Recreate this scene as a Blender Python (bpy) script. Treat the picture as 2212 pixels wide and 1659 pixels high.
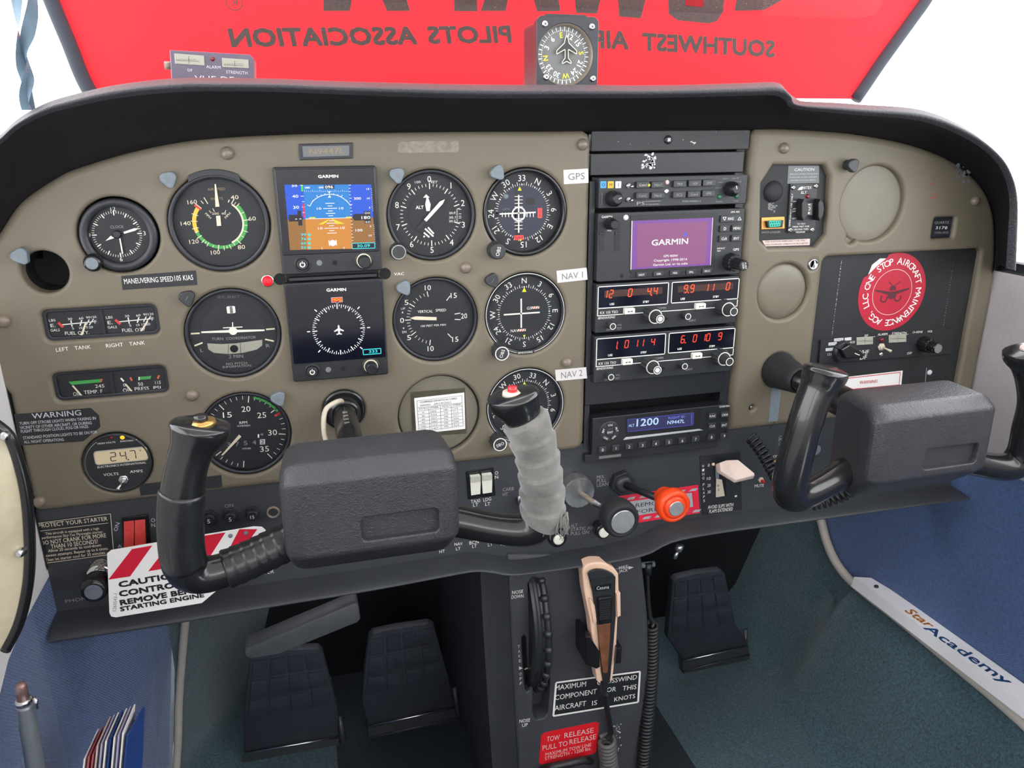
import bpy, bmesh, math, random
from mathutils import Vector, Matrix, geometry
for o in list(bpy.data.objects): bpy.data.objects.remove(o)
SC = bpy.context.scene
COL = SC.collection
random.seed(7)

# ------------------------------------------------------------------ camera
W, H, F = 2212.0, 1659.0, 1669.6
YAW, PITCH, ROLL = math.radians(15.0838), math.radians(18.1371), math.radians(0.4116)
CAM = Vector((-85.013, -714.09, 251.553))            # millimetres
cy, sy, cp, sp, cr, sr = (math.cos(YAW), math.sin(YAW), math.cos(PITCH), math.sin(PITCH), math.cos(ROLL), math.sin(ROLL))
RM = Matrix(((cy, sy, 0), (-sy, cy, 0), (0, 0, 1))) @ Matrix(((1, 0, 0), (0, cp, sp), (0, -sp, cp))) @ Matrix(((cr, 0, sr), (0, 1, 0), (-sr, 0, cr)))
cam = bpy.data.cameras.new('camera')
cam.sensor_fit = 'HORIZONTAL'
cam.sensor_width = 36.0
cam.lens = 36.0 * F / W
cam.clip_start = 0.01
cam.clip_end = 200
camo = bpy.data.objects.new('camera', cam)
COL.objects.link(camo)
right, fwd, up = RM.col[0], RM.col[1], RM.col[2]
M = Matrix((right, up, -fwd)).transposed().to_4x4()
M.translation = CAM * 0.001
camo.matrix_world = M
SC.camera = camo

# ------------------------------------------------------------------ light
SC.view_settings.view_transform = 'Standard'
SC.view_settings.look = 'None'
SC.view_settings.gamma = 1.0
SC.view_settings.use_curve_mapping = False
SC.view_settings.exposure = 0.0
SKY = 5.5
wd = bpy.data.worlds.new('world')
SC.world = wd
wd.use_nodes = True
wd.node_tree.nodes['Background'].inputs[0].default_value = (0.95, 0.98, 1.0, 1)
wd.node_tree.nodes['Background'].inputs[1].default_value = SKY
# ------------------------------------------------------------------ materials
def lin(c):
    return tuple(((v / 255) / 12.92 if v <= 10 else (((v / 255) + 0.055) / 1.055) ** 2.4) for v in c)
MATS = {}
def mat(name, c, rough=0.5, metal=0.0, var=0.0, vscale=40, bump=0.0, bscale=300, kind='noise', spec=0.5, emit=0.0, sheen=0.0, coat=0.0, c2=None, spots=None):
    m = bpy.data.materials.new(name)
    m.use_nodes = True
    nt = m.node_tree
    b = nt.nodes['Principled BSDF']
    col = (*lin(c), 1)
    b.inputs['Base Color'].default_value = col
    b.inputs['Roughness'].default_value = rough
    b.inputs['Metallic'].default_value = metal
    b.inputs['Specular IOR Level'].default_value = spec
    if coat: b.inputs['Coat Weight'].default_value = coat
    if sheen: b.inputs['Sheen Weight'].default_value = sheen
    if emit:
        b.inputs['Emission Color'].default_value = col
        b.inputs['Emission Strength'].default_value = emit
        b.inputs['Base Color'].default_value = (0.005, 0.005, 0.005, 1)
    tc = None
    if var or bump or spots:
        tc = nt.nodes.new('ShaderNodeTexCoord')
    if var:
        n = nt.nodes.new('ShaderNodeTexNoise')
        n.inputs['Scale'].default_value = vscale
        n.inputs['Detail'].default_value = 5
        n.inputs['Roughness'].default_value = 0.65
        nt.links.new(tc.outputs['Object'], n.inputs['Vector'])
        r = nt.nodes.new('ShaderNodeValToRGB')
        a = [max(0, v * (1 - var)) for v in col[:3]]
        z = [min(1, v * (1 + var)) for v in col[:3]] if c2 is None else lin(c2)
        r.color_ramp.elements[0].color = (*a, 1)
        r.color_ramp.elements[1].color = (*z, 1)
        r.color_ramp.elements[0].position = 0.3
        r.color_ramp.elements[1].position = 0.72
        nt.links.new(n.outputs['Fac'], r.inputs['Fac'])
        out = r.outputs['Color']
        if spots:
            sc, th, scol = spots
            n2 = nt.nodes.new('ShaderNodeTexNoise')
            n2.inputs['Scale'].default_value = sc
            n2.inputs['Detail'].default_value = 3
            nt.links.new(tc.outputs['Object'], n2.inputs['Vector'])
            r2 = nt.nodes.new('ShaderNodeValToRGB')
            r2.color_ramp.elements[0].position = th
            r2.color_ramp.elements[1].position = th + 0.02
            r2.color_ramp.elements[0].color = (0, 0, 0, 1)
            r2.color_ramp.elements[1].color = (1, 1, 1, 1)
            nt.links.new(n2.outputs['Fac'], r2.inputs['Fac'])
            mx = nt.nodes.new('ShaderNodeMix')
            mx.data_type = 'RGBA'
            nt.links.new(r2.outputs['Color'], mx.inputs[0])
            nt.links.new(out, mx.inputs[6])
            mx.inputs[7].default_value = (*lin(scol), 1)
            out = mx.outputs[2]
        nt.links.new(out, b.inputs['Base Color'])
    if bump:
        if kind == 'leather':
            n = nt.nodes.new('ShaderNodeTexVoronoi')
            n.feature = 'SMOOTH_F1'
            n.inputs['Scale'].default_value = bscale
            src = n.outputs['Distance']
            nz = nt.nodes.new('ShaderNodeTexNoise')
            nz.inputs['Scale'].default_value = bscale * 0.35
            nz.inputs['Detail'].default_value = 4
            mixv = nt.nodes.new('ShaderNodeVectorMath')
            mixv.operation = 'MULTIPLY_ADD'
            mixv.inputs[1].default_value = (0.012, 0.012, 0.012)
            nt.links.new(tc.outputs['Object'], nz.inputs['Vector'])
            nt.links.new(nz.outputs['Color'], mixv.inputs[0])
            nt.links.new(tc.outputs['Object'], mixv.inputs[2])
            nt.links.new(mixv.outputs[0], n.inputs['Vector'])
        elif kind == 'twill':
            n = nt.nodes.new('ShaderNodeTexWave')
            n.wave_type = 'BANDS'
            n.bands_direction = 'DIAGONAL'
            n.inputs['Scale'].default_value = bscale
            n.inputs['Distortion'].default_value = 2.5
            n.inputs['Detail'].default_value = 3
            n.inputs['Detail Scale'].default_value = 3
            nt.links.new(tc.outputs['Object'], n.inputs['Vector'])
            src = n.outputs['Fac']
        else:
            n = nt.nodes.new('ShaderNodeTexNoise')
            n.inputs['Scale'].default_value = bscale
            n.inputs['Detail'].default_value = 6
            n.inputs['Roughness'].default_value = 0.7
            nt.links.new(tc.outputs['Object'], n.inputs['Vector'])
            src = n.outputs['Fac']
        bp = nt.nodes.new('ShaderNodeBump')
        bp.inputs['Strength'].default_value = bump
        bp.inputs['Distance'].default_value = 0.001
        nt.links.new(src, bp.inputs['Height'])
        nt.links.new(bp.outputs['Normal'], b.inputs['Normal'])
    MATS[name] = m
    return m

def glassmat(name, ior=1.3, tint=(1, 1, 1), rough=0.03):
    m = bpy.data.materials.new(name)
    m.use_nodes = True
    nt = m.node_tree
    nt.nodes.remove(nt.nodes['Principled BSDF'])
    o = nt.nodes['Material Output']
    t = nt.nodes.new('ShaderNodeBsdfTransparent')
    t.inputs[0].default_value = (*tint, 1)
    g = nt.nodes.new('ShaderNodeBsdfGlossy')
    g.inputs['Roughness'].default_value = rough
    fr = nt.nodes.new('ShaderNodeFresnel')
    fr.inputs['IOR'].default_value = ior
    mx = nt.nodes.new('ShaderNodeMixShader')
    nt.links.new(fr.outputs[0], mx.inputs[0])
    nt.links.new(t.outputs[0], mx.inputs[1])
    nt.links.new(g.outputs[0], mx.inputs[2])
    nt.links.new(mx.outputs[0], o.inputs['Surface'])
    MATS[name] = m

def transmat(name, c, trans=0.7, bump=0.0, bscale=60, rough=0.6):
    m = bpy.data.materials.new(name)
    m.use_nodes = True
    nt = m.node_tree
    nt.nodes.remove(nt.nodes['Principled BSDF'])
    o = nt.nodes['Material Output']
    d = nt.nodes.new('ShaderNodeBsdfDiffuse')
    t = nt.nodes.new('ShaderNodeBsdfTranslucent')
    d.inputs[0].default_value = (*lin(c), 1)
    t.inputs[0].default_value = (*lin(c), 1)
    mx = nt.nodes.new('ShaderNodeMixShader')
    mx.inputs[0].default_value = trans
    nt.links.new(d.outputs[0], mx.inputs[1])
    nt.links.new(t.outputs[0], mx.inputs[2])
    nt.links.new(mx.outputs[0], o.inputs['Surface'])
    if bump:
        tc = nt.nodes.new('ShaderNodeTexCoord')
        n = nt.nodes.new('ShaderNodeTexNoise')
        n.inputs['Scale'].default_value = bscale
        n.inputs['Detail'].default_value = 6
        mp = nt.nodes.new('ShaderNodeMapping')
        mp.inputs['Scale'].default_value = (0.35, 1, 1.6)
        nt.links.new(tc.outputs['Object'], mp.inputs['Vector'])
        nt.links.new(mp.outputs[0], n.inputs['Vector'])
        bp = nt.nodes.new('ShaderNodeBump')
        bp.inputs['Strength'].default_value = bump
        bp.inputs['Distance'].default_value = 0.01
        nt.links.new(n.outputs['Fac'], bp.inputs['Height'])
        nt.links.new(bp.outputs['Normal'], d.inputs['Normal'])
        nt.links.new(bp.outputs['Normal'], t.inputs['Normal'])
    MATS[name] = m

mat('khaki', (108, 100, 85), 0.5, var=0.07, vscale=14, bump=0.06, bscale=900)
mat('khaki_scuffed', (108, 100, 85), 0.25, var=0.06, vscale=120, bump=0.5, bscale=260, c2=(140, 135, 118))
mat('khaki_screw', (122, 110, 98), 0.28, var=0.12, vscale=200)
mat('blank_disc', (112, 106, 92), 0.4, var=0.06, vscale=60)
mat('black', (34, 36, 40), 0.42, var=0.12, vscale=90, bump=0.08, bscale=1200)
mat('black_matte', (30, 32, 35), 0.62, var=0.15, vscale=60, bump=0.12, bscale=1500)
mat('black_chipped', (34, 35, 38), 0.5, var=0.2, vscale=60, bump=0.1, bscale=900, spots=(170, 0.715, (205, 203, 196)))
mat('subpanel', (52, 55, 60), 0.5, var=0.12, vscale=24, bump=0.12, bscale=1400)
mat('gloss_black', (24, 24, 27), 0.2, var=0.2, vscale=70, spec=0.6)
mat('bezel', (36, 38, 45), 0.4, var=0.1, vscale=60)
mat('dial', (28, 31, 37), 0.55, var=0.08, vscale=120)
mat('dial_blue', (44, 47, 64), 0.5)
mat('hole', (8, 10, 14), 0.8)
mat('radio', (38, 40, 44), 0.45, var=0.08, vscale=80, bump=0.06, bscale=2000)
mat('radio_dark', (26, 28, 32), 0.4)
mat('key', (46, 48, 52), 0.38)
mat('white_print', (232, 232, 226), 0.6)
mat('grey_print', (150, 150, 148), 0.6)
mat('dim_print', (110, 112, 112), 0.6)
mat('cream_print', (226, 214, 190), 0.6)
mat('lume', (236, 235, 222), 0.6)
mat('black_print', (24, 24, 28), 0.6)
mat('red_print', (200, 48, 62), 0.5)
mat('gold_print', (150, 128, 96), 0.5)
mat('green_arc', (66, 158, 78), 0.6)
mat('yellow_arc', (232, 190, 60), 0.6)
mat('red_mark', (206, 60, 60), 0.5)
mat('flag_red', (240, 72, 70), 0.5)
mat('flag_orange', (214, 98, 66), 0.5)
mat('lime', (216, 222, 40), 0.5)
mat('yellow', (236, 214, 50), 0.5)
mat('white_paper', (236, 234, 232), 0.7)
mat('white_label', (238, 236, 234), 0.35)
mat('label_paper', (206, 200, 200), 0.4)
mat('white_plastic', (228, 226, 214), 0.35)
mat('ivory', (196, 186, 168), 0.4)
mat('cap_grey', (112, 122, 130), 0.45, var=0.12, vscale=300)
mat('cap_black', (48, 50, 53), 0.45, var=0.15, vscale=300)
mat('brass', (196, 160, 96), 0.35, metal=0.9)
mat('steel', (205, 206, 208), 0.24, metal=1.0, var=0.06, vscale=300)
mat('steel_brushed', (190, 190, 190), 0.3, metal=0.9, var=0.12, vscale=120)
mat('chrome', (225, 225, 226), 0.1, metal=1.0)
mat('leather', (46, 46, 52), 0.55, var=0.15, vscale=20, bump=0.5, bscale=420, kind='leather', spec=0.35)
mat('glareshield_under', (21, 18, 22), 0.75, var=0.12, vscale=12, spec=0.25)
mat('yoke_pad', (50, 50, 54), 0.38, var=0.12, vscale=30, bump=0.42, bscale=620, kind='leather')
mat('yoke_gloss', (26, 26, 28), 0.22, var=0.25, vscale=40, bump=0.04, bscale=200, coat=0.3)
mat('tape_black', (30, 31, 34), 0.25, var=0.25, vscale=90, bump=0.15, bscale=220)
mat('tape_grey', (106, 104, 100), 0.9, var=0.4, vscale=55, bump=0.35, bscale=1400, sheen=0.4)
mat('rubber', (30, 32, 36), 0.7, var=0.15, vscale=50, bump=0.1, bscale=900)
mat('pedal_rubber', (52, 56, 66), 0.6, var=0.18, vscale=40, bump=0.15, bscale=900)
mat('pedal_metal', (60, 62, 66), 0.38, var=0.15, vscale=40)
mat('pedestal', (58, 60, 66), 0.55, var=0.15, vscale=24, bump=0.14, bscale=1100)
mat('brake_bar', (78, 80, 84), 0.42, var=0.12, vscale=60, bump=0.1, bscale=900)
mat('cord', (30, 31, 33), 0.42)
mat('cord_grey', (88, 87, 84), 0.5)
mat('peach', (232, 196, 170), 0.45, var=0.05, vscale=60)
mat('pink_paddle', (214, 194, 184), 0.45)
mat('brown', (112, 70, 46), 0.5, var=0.45, vscale=90)
mat('orange_red', (240, 72, 24), 0.32)
mat('red_gloss', (196, 24, 36), 0.25, coat=0.4)
mat('red_switch', (205, 62, 58), 0.35)
mat('red_label', (214, 28, 40), 0.4)
mat('sticker_red', (178, 34, 56), 0.4, var=0.08, vscale=40)
mat('sticker_dark', (84, 34, 44), 0.5)
mat('silver_print', (208, 186, 180), 0.5)
mat('reflect_grey', (170, 172, 178), 0.3, var=0.15, vscale=500)
mat('magenta_red', (222, 36, 66), 0.4)
mat('tag_red', (206, 20, 52), 0.4)
mat('fabric_blue', (50, 84, 134), 0.95, var=0.3, vscale=200, bump=0.8, bscale=170, kind='twill', sheen=0.3)
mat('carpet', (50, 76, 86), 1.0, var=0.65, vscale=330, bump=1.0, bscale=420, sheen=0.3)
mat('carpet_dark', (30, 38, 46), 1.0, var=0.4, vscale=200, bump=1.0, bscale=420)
mat('trim_white', (226, 223, 222), 0.5, var=0.04, vscale=20, bump=0.15, bscale=260)
mat('trim_grey', (168, 162, 164), 0.6, var=0.05, vscale=20, bump=0.4, bscale=200, kind='leather')
mat('trim_beige', (178, 172, 164), 0.5, var=0.05, vscale=30)
mat('headliner', (228, 226, 220), 0.9)
mat('firewall', (16, 19, 25), 0.8, var=0.3, vscale=20)
mat('sill_white', (226, 226, 230), 0.4)
mat('orange_print', (232, 160, 84), 0.5)
mat('blue_print', (58, 104, 164), 0.5)
mat('teal', (40, 170, 150), 0.5)
mat('connector_gold', (222, 164, 84), 0.35, metal=0.3)
mat('amber_plastic', (196, 186, 160), 0.14, var=0.2, vscale=20, coat=0.5)
mat('pen_grey', (128, 134, 140), 0.35, metal=0.5)
mat('pen_tip', (150, 120, 116), 0.25, metal=0.6)
mat('strap', (92, 112, 128), 0.7, var=0.2, vscale=120)
mat('shade_binding', (36, 40, 50), 0.8)
mat('shade_print', (66, 52, 50), 0.9, var=0.25, vscale=300, spots=(420, 0.72, (170, 130, 130)))
mat('vhf_box', (96, 88, 104), 0.45, metal=0.3, var=0.1, vscale=60)
mat('meter_face', (158, 156, 144), 0.5)
mat('wheel_rubber', (38, 40, 44), 0.35)
mat('card_red', (188, 96, 104), 0.5)
mat('card_blue', (44, 74, 142), 0.4)
mat('card_lilac', (176, 172, 204), 0.5)
mat('led_red_off', (110, 20, 30), 0.25)
mat('green_off', (26, 92, 66), 0.25)
mat('e_red', (255, 20, 40), emit=1.0)
mat('e_amber', (255, 196, 30), emit=1.3)
mat('e_yellowgreen', (210, 220, 30), emit=1.0)
mat('e_digit', (255, 84, 24), emit=1.5)
mat('e_digit_red', (255, 62, 40), emit=1.4)
mat('e_digit_glow', (96, 40, 32), emit=0.5)
mat('e_skyblue', (6, 92, 238), emit=0.9)
mat('e_skylight', (14, 138, 226), emit=0.95)
mat('e_ground', (224, 144, 44), emit=0.95)
mat('e_ground_dark', (166, 112, 44), emit=0.9)
mat('e_white', (250, 250, 250), emit=1.0)
mat('e_cyan', (60, 226, 236), emit=1.0)
mat('e_green', (60, 230, 50), emit=1.0)
mat('e_crimson', (236, 40, 84), emit=1.0)
mat('e_yellow', (240, 226, 40), emit=1.0)
mat('e_orange', (250, 190, 30), emit=1.0)
mat('screen_black', (16, 18, 30), 0.12, spec=0.7)
mat('e_gps_screen', (164, 92, 146), emit=0.85)
mat('e_gps_border', (148, 84, 190), emit=0.8)
mat('e_gps_blue', (84, 100, 240), emit=1.0)
mat('e_xpdr_screen', (50, 50, 104), emit=0.75)
mat('e_xpdr_line', (96, 96, 220), emit=0.9)
mat('e_xpdr_text', (190, 220, 255), emit=1.0)
mat('e_xpdr_dim', (120, 140, 250), emit=0.9)
mat('e_lcd', (206, 190, 154), emit=0.8)
mat('lcd_digit', (40, 20, 44), 0.5)
mat('mkr_blue', (70, 150, 200), 0.5)
mat('mkr_amber', (226, 170, 50), 0.5)
mat('mkr_white', (200, 200, 205), 0.5)
glassmat('glass', 1.13)
glassmat('pane', 1.12)
glassmat('film', 1.12, tint=(0.985, 0.985, 0.97), rough=0.2)
transmat('shade_red', (250, 88, 96), 0.8, bump=0.25, bscale=9)

# ------------------------------------------------------------------ geometry: u right, v up, w out of the panel (towards the seats), in millimetres
def P(px, py, w=0.0):
    d = RM @ Vector(((px - W / 2) / F, 1.0, -(py - H / 2) / F))
    q = CAM + d * ((-w - CAM.y) / d.y)
    return (q.x, q.z)
def PX(px, py, x):
    d = RM @ Vector(((px - W / 2) / F, 1.0, -(py - H / 2) / F))
    q = CAM + d * ((x - CAM.x) / d.x)
    return (q.x, q.z, -q.y)
def P3(px, py, w=0.0):
    a = P(px, py, w)
    return (a[0], a[1], w)
def mmpp(px, py, w=0.0):
    a, b = P(px, py - 5, w), P(px, py + 5, w)
    return (a[1] - b[1]) / 10.0

def rrect(u0, u1, v0, v1, r=0.0, n=5):
    if r <= 0: return [(u0, v0), (u1, v0), (u1, v1), (u0, v1)]
    r = min(r, (u1 - u0) / 2 - 1e-3, (v1 - v0) / 2 - 1e-3)
    out = []
    for cu, cv, a0 in ((u1 - r, v0 + r, -90), (u1 - r, v1 - r, 0), (u0 + r, v1 - r, 90), (u0 + r, v0 + r, 180)):
        for k in range(n + 1):
            a = math.radians(a0 + 90 * k / n)
            out.append((cu + r * math.cos(a), cv + r * math.sin(a)))
    return out
def circ(cu, cv, r, n=48, ru=None):
    ru = ru or r
    return [(cu + ru * math.cos(2 * math.pi * k / n), cv + r * math.sin(2 * math.pi * k / n)) for k in range(n)]
def area2(p):
    return sum(p[i][0] * p[(i + 1) % len(p)][1] - p[(i + 1) % len(p)][0] * p[i][1] for i in range(len(p)))
def ccw(p): return p if area2(p) > 0 else p[::-1]
def offs(p, d):
    """offset a counter-clockwise loop inwards by d"""
    n = len(p)
    out = []
    for i in range(n):
        a, b, c = p[i - 1], p[i], p[(i + 1) % n]
        e1 = Vector((b[0] - a[0], b[1] - a[1])); e2 = Vector((c[0] - b[0], c[1] - b[1]))
        if e1.length < 1e-6 or e2.length < 1e-6:
            out.append(b); continue
        e1.normalize(); e2.normalize()
        n1 = Vector((-e1.y, e1.x)); n2 = Vector((-e2.y, e2.x))
        m = n1 + n2
        L = m.length_squared
        m = m * (2 / L) if L > 0.3 else n1
        if m.length > 2.0: m = m.normalized() * 2.0
        out.append((b[0] + m.x * d, b[1] + m.y * d))
    return out
def cat(pts, n=6, closed=False):
    """Catmull-Rom through points (tuples of any length)"""
    k = len(pts[0]); out = []
    N = len(pts)
    rng = range(N if closed else N - 1)
    g = lambda i: pts[i % N] if closed else pts[max(0, min(N - 1, i))]
    for i in rng:
        p0, p1, p2, p3 = g(i - 1), g(i), g(i + 1), g(i + 2)
        for s in range(n):
            t = s / n
            out.append(tuple(0.5 * ((2 * p1[j]) + (-p0[j] + p2[j]) * t + (2 * p0[j] - 5 * p1[j] + 4 * p2[j] - p3[j]) * t * t + (-p0[j] + 3 * p1[j] - 3 * p2[j] + p3[j]) * t ** 3) for j in range(k)))
    if not closed: out.append(tuple(pts[-1]))
    return out

FONT = {}
def glyphs(s):
    if s in FONT: return FONT[s]
    cu = bpy.data.curves.new('f', 'FONT')
    cu.body = s
    cu.size = 1.0
    cu.resolution_u = 2
    ob = bpy.data.objects.new('f', cu)
    COL.objects.link(ob)
    bpy.context.view_layer.update()
    dg = bpy.context.evaluated_depsgraph_get()
    me = bpy.data.meshes.new_from_object(ob.evaluated_get(dg))
    vs = [(v.co.x, v.co.y) for v in me.vertices]
    fs = [tuple(p.vertices) for p in me.polygons]
    bpy.data.objects.remove(ob); bpy.data.curves.remove(cu); bpy.data.meshes.remove(me)
    FONT[s] = (vs, fs)
    return FONT[s]
CAPH = max(v[1] for v in glyphs('H')[0]) - min(v[1] for v in glyphs('H')[0])

SEG = {'0': 'abcdef', '1': 'bc', '2': 'abged', '3': 'abgcd', '4': 'fgbc', '5': 'afgcd', '6': 'afgedc', '7': 'abc', '8': 'abcdefg', '9': 'abcdfg', ' ': ''}

class MB:
    def __init__(s):
        s.v = []; s.f = []; s.sm = []
    def add(s, vs, fs, smooth=False):
        o = len(s.v)
        s.v += [tuple(p) for p in vs]
        s.f += [tuple(i + o for i in f) for f in fs]
        s.sm += [smooth] * len(fs)
        return s
    def loops(s, loops, smooth=True, cap0=False, cap1=False, closed=True):
        n = len(loops[0]); fs = []
        for k in range(len(loops) - 1):
            for i in range(n if closed else n - 1):
                j = (i + 1) % n
                fs.append((k * n + i, k * n + j, (k + 1) * n + j, (k + 1) * n + i))
        o = len(s.v)
        s.add([p for l in loops for p in l], fs, smooth)
        if cap0: s.f.append(tuple(o + i for i in range(n))[::-1]); s.sm.append(False)
        if cap1: s.f.append(tuple(o + (len(loops) - 1) * n + i for i in range(n))); s.sm.append(False)
        return s
    def prism(s, poly, w0, w1, bev=0.0, seg=2):
        p = ccw(poly)
        L = [[(a, b, w0) for a, b in p]]
        if bev:
            for k in range(seg + 1):
                t = k / seg * math.pi / 2
                q = offs(p, bev * (1 - math.cos(t)))
                L.append([(a, b, w1 - bev + bev * math.sin(t)) for a, b in q])
        else:
            L.append([(a, b, w1) for a, b in p])
        return s.loops(L, smooth=False, cap0=True, cap1=True)
    def box(s, u0, u1, v0, v1, w0, w1, r=0.0, bev=0.0):
        return s.prism(rrect(min(u0, u1), max(u0, u1), min(v0, v1), max(v0, v1), r, 4), w0, w1, bev)
    def sheet(s, poly, w):
        p = ccw(poly)
        return s.add([(a, b, w) for a, b in p], [tuple(range(len(p)))])
    def plate(s, outer, holes, w, r, depth, seg=4, ro=None):
        ro = r if ro is None else ro
        outer = ccw(outer)
        holes = [ccw(h)[::-1] for h in holes]
        LL = [offs(outer, ro)] + [offs(h, r) for h in holes]
        flat = [p for l in LL for p in l]
        tris = geometry.tessellate_polygon([[Vector((a, b, 0)) for a, b in l] for l in LL])
        s.add([(a, b, w) for a, b in flat], [tuple(t) for t in tris])
        for l, rr in zip([outer] + holes, [ro] + [r] * len(holes)):
            R = []
            for k in range(seg + 1):
                t = k / seg * math.pi / 2
                R.append([(a, b, w - rr * (1 - math.cos(t))) for a, b in offs(l, rr * (1 - math.sin(t)))])
            R.append([(a, b, w - depth) for a, b in l])
            s.loops(R, smooth=True)
        return s
    def lathe(s, cu, cv, prof, n=32, cap=True, ribs=0, rib=0.0):
        L = []
        for r, w in prof:
            L.append([(cu + (r - (rib if ribs and (k // 2) % 2 else 0)) * math.cos(2 * math.pi * k / n), cv + (r - (rib if ribs and (k // 2) % 2 else 0)) * math.sin(2 * math.pi * k / n), w) for k in range(n)])
        return s.loops(L, smooth=not ribs, cap1=cap)
    def disc(s, cu, cv, r, w, n=40, ru=None):
        return s.sheet(circ(cu, cv, r, n, ru), w)
    def ring(s, cu, cv, r0, r1, w, a0=0, a1=360, n=48):
        n = max(3, int(n * abs(a1 - a0) / 360)); vs = []; fs = []
        for k in range(n + 1):
            a = math.radians(a0 + (a1 - a0) * k / n)
            for r in (r0, r1): vs.append((cu + r * math.sin(a), cv + r * math.cos(a), w))
        for k in range(n): fs.append((2 * k, 2 * k + 1, 2 * k + 3, 2 * k + 2))
        return s.add(vs, fs)
    def tick(s, cu, cv, a, r0, r1, wd, w, wd2=None):
        a = math.radians(a); d = (math.sin(a), math.cos(a)); n = (d[1], -d[0]); wd2 = wd if wd2 is None else wd2
        q = [(cu + d[0] * r + n[0] * x / 2, cv + d[1] * r + n[1] * x / 2, w) for r, x in ((r0, -wd), (r0, wd), (r1, wd2), (r1, -wd2))]
        return s.add(q, [(0, 1, 2, 3)])
    def line(s, pts, wd, w):
        for a, b in zip(pts[:-1], pts[1:]):
            d = Vector((b[0] - a[0], b[1] - a[1]))
            if d.length < 1e-6: continue
            n = Vector((-d.y, d.x)).normalized() * wd / 2
            s.add([(a[0] + n.x, a[1] + n.y, w), (a[0] - n.x, a[1] - n.y, w), (b[0] - n.x, b[1] - n.y, w), (b[0] + n.x, b[1] + n.y, w)], [(0, 1, 2, 3)])
        return s
    def frame(s, u0, u1, v0, v1, t, w):
        for a in ((u0, u1, v0, v0 + t), (u0, u1, v1 - t, v1), (u0, u0 + t, v0, v1), (u1 - t, u1, v0, v1)):
            s.sheet(rrect(*a), w)
        return s
    def text(s, t, u, v, h, w, width=None, rot=0.0, al='c', mirror=False, slant=0.0, bold=0.0):
        vs, fs = glyphs(t)
        if not vs: return s
        x0 = min(p[0] for p in vs); x1 = max(p[0] for p in vs)
        k = h / CAPH
        kx = k if width is None else width / max(1e-6, x1 - x0)
        ox = {'c': (x0 + x1) / 2, 'l': x0, 'r': x1}[al]
        ca, sa = math.cos(math.radians(rot)), math.sin(math.radians(rot))
        out = []
        for x, y in vs:
            a = (x - ox) * kx * (-1 if mirror else 1); b = y * k - h / 2
            a += slant * b
            out.append((u + a * ca - b * sa, v + a * sa + b * ca, w))
        s.add(out, fs)
        if bold:
            for i_, (a_, b_) in enumerate(((-.5, -.5), (.5, -.5), (.5, .5), (-.5, .5))):
                s.add([(p[0] + bold * a_, p[1] + bold * b_, p[2] + 0.004 * (i_ + 1)) for p in out], fs)
        return s
    def ptext(s, t, x1, y1, x2, y2, hpx, w=0.0, bold=0.0, slant=0.0, up=0.0):
        """text whose centre line runs between two points seen in the photograph, on the plane w"""
        a, b = P(x1, y1, w), P(x2, y2, w)
        h = 0.88 * hpx * mmpp((x1 + x2) / 2, (y1 + y2) / 2, w)
        d = Vector((b[0] - a[0], b[1] - a[1]))
        return s.text(t, (a[0] + b[0]) / 2, (a[1] + b[1]) / 2, h, w + 0.15 + up, width=d.length, rot=math.degrees(math.atan2(d.y, d.x)), bold=bold, slant=slant)
    def seg7(s, t, u, v, h, wd, w, th, slant=0.12):
        hw, hh = wd / 2, h / 2
        g = th * 0.25
        S = {'a': ((-hw, hh), (hw, hh)), 'g': ((-hw, 0), (hw, 0)), 'd': ((-hw, -hh), (hw, -hh)), 'f': ((-hw, hh), (-hw, 0)), 'b': ((hw, hh), (hw, 0)), 'e': ((-hw, 0), (-hw, -hh)), 'c': ((hw, 0), (hw, -hh))}
        for c in SEG[t]:
            a, b = S[c]
            d = Vector((b[0] - a[0], b[1] - a[1])).normalized() * g
            a = (a[0] + d.x, a[1] + d.y); b = (b[0] - d.x, b[1] - d.y)
            s.line([(u + a[0] + slant * a[1], v + a[1]), (u + b[0] + slant * b[1], v + b[1])], th, w)
        return s
    def tube(s, path, rad, n=10, cap=True, ref=(0, 0, 1), smooth=True, flat=1.0, wob=None):
        pts = [Vector(p) for p in path]
        N = len(pts)
        rr = rad if isinstance(rad, (list, tuple)) else [rad] * N
        L = []; ref = Vector(ref); nrm = None
        for i in range(N):
            t = (pts[min(i + 1, N - 1)] - pts[max(i - 1, 0)])
            t = t.normalized() if t.length > 1e-9 else Vector((0, 0, 1))
            if nrm is None:
                nrm = ref - t * ref.dot(t)
                if nrm.length < 1e-3: nrm = Vector((1, 0, 0)) - t * t.x
            nrm = (nrm - t * nrm.dot(t)).normalized()
            bn = t.cross(nrm)
            r = rr[i]
            ra, rb = (r if isinstance(r, (tuple, list)) else (r, r * flat))
            L.append([tuple(pts[i] + nrm * (ra * math.cos(2 * math.pi * k / n)) + bn * (rb * math.sin(2 * math.pi * k / n))) for k in range(n)])
        if cap:
            c0, c1 = pts[0], pts[-1]
            L = [[tuple(c0 + (Vector(p) - c0) * 0.02) for p in L[0]]] + L + [[tuple(c1 + (Vector(p) - c1) * 0.02) for p in L[-1]]]
        return s.loops(L, smooth=smooth)
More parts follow.
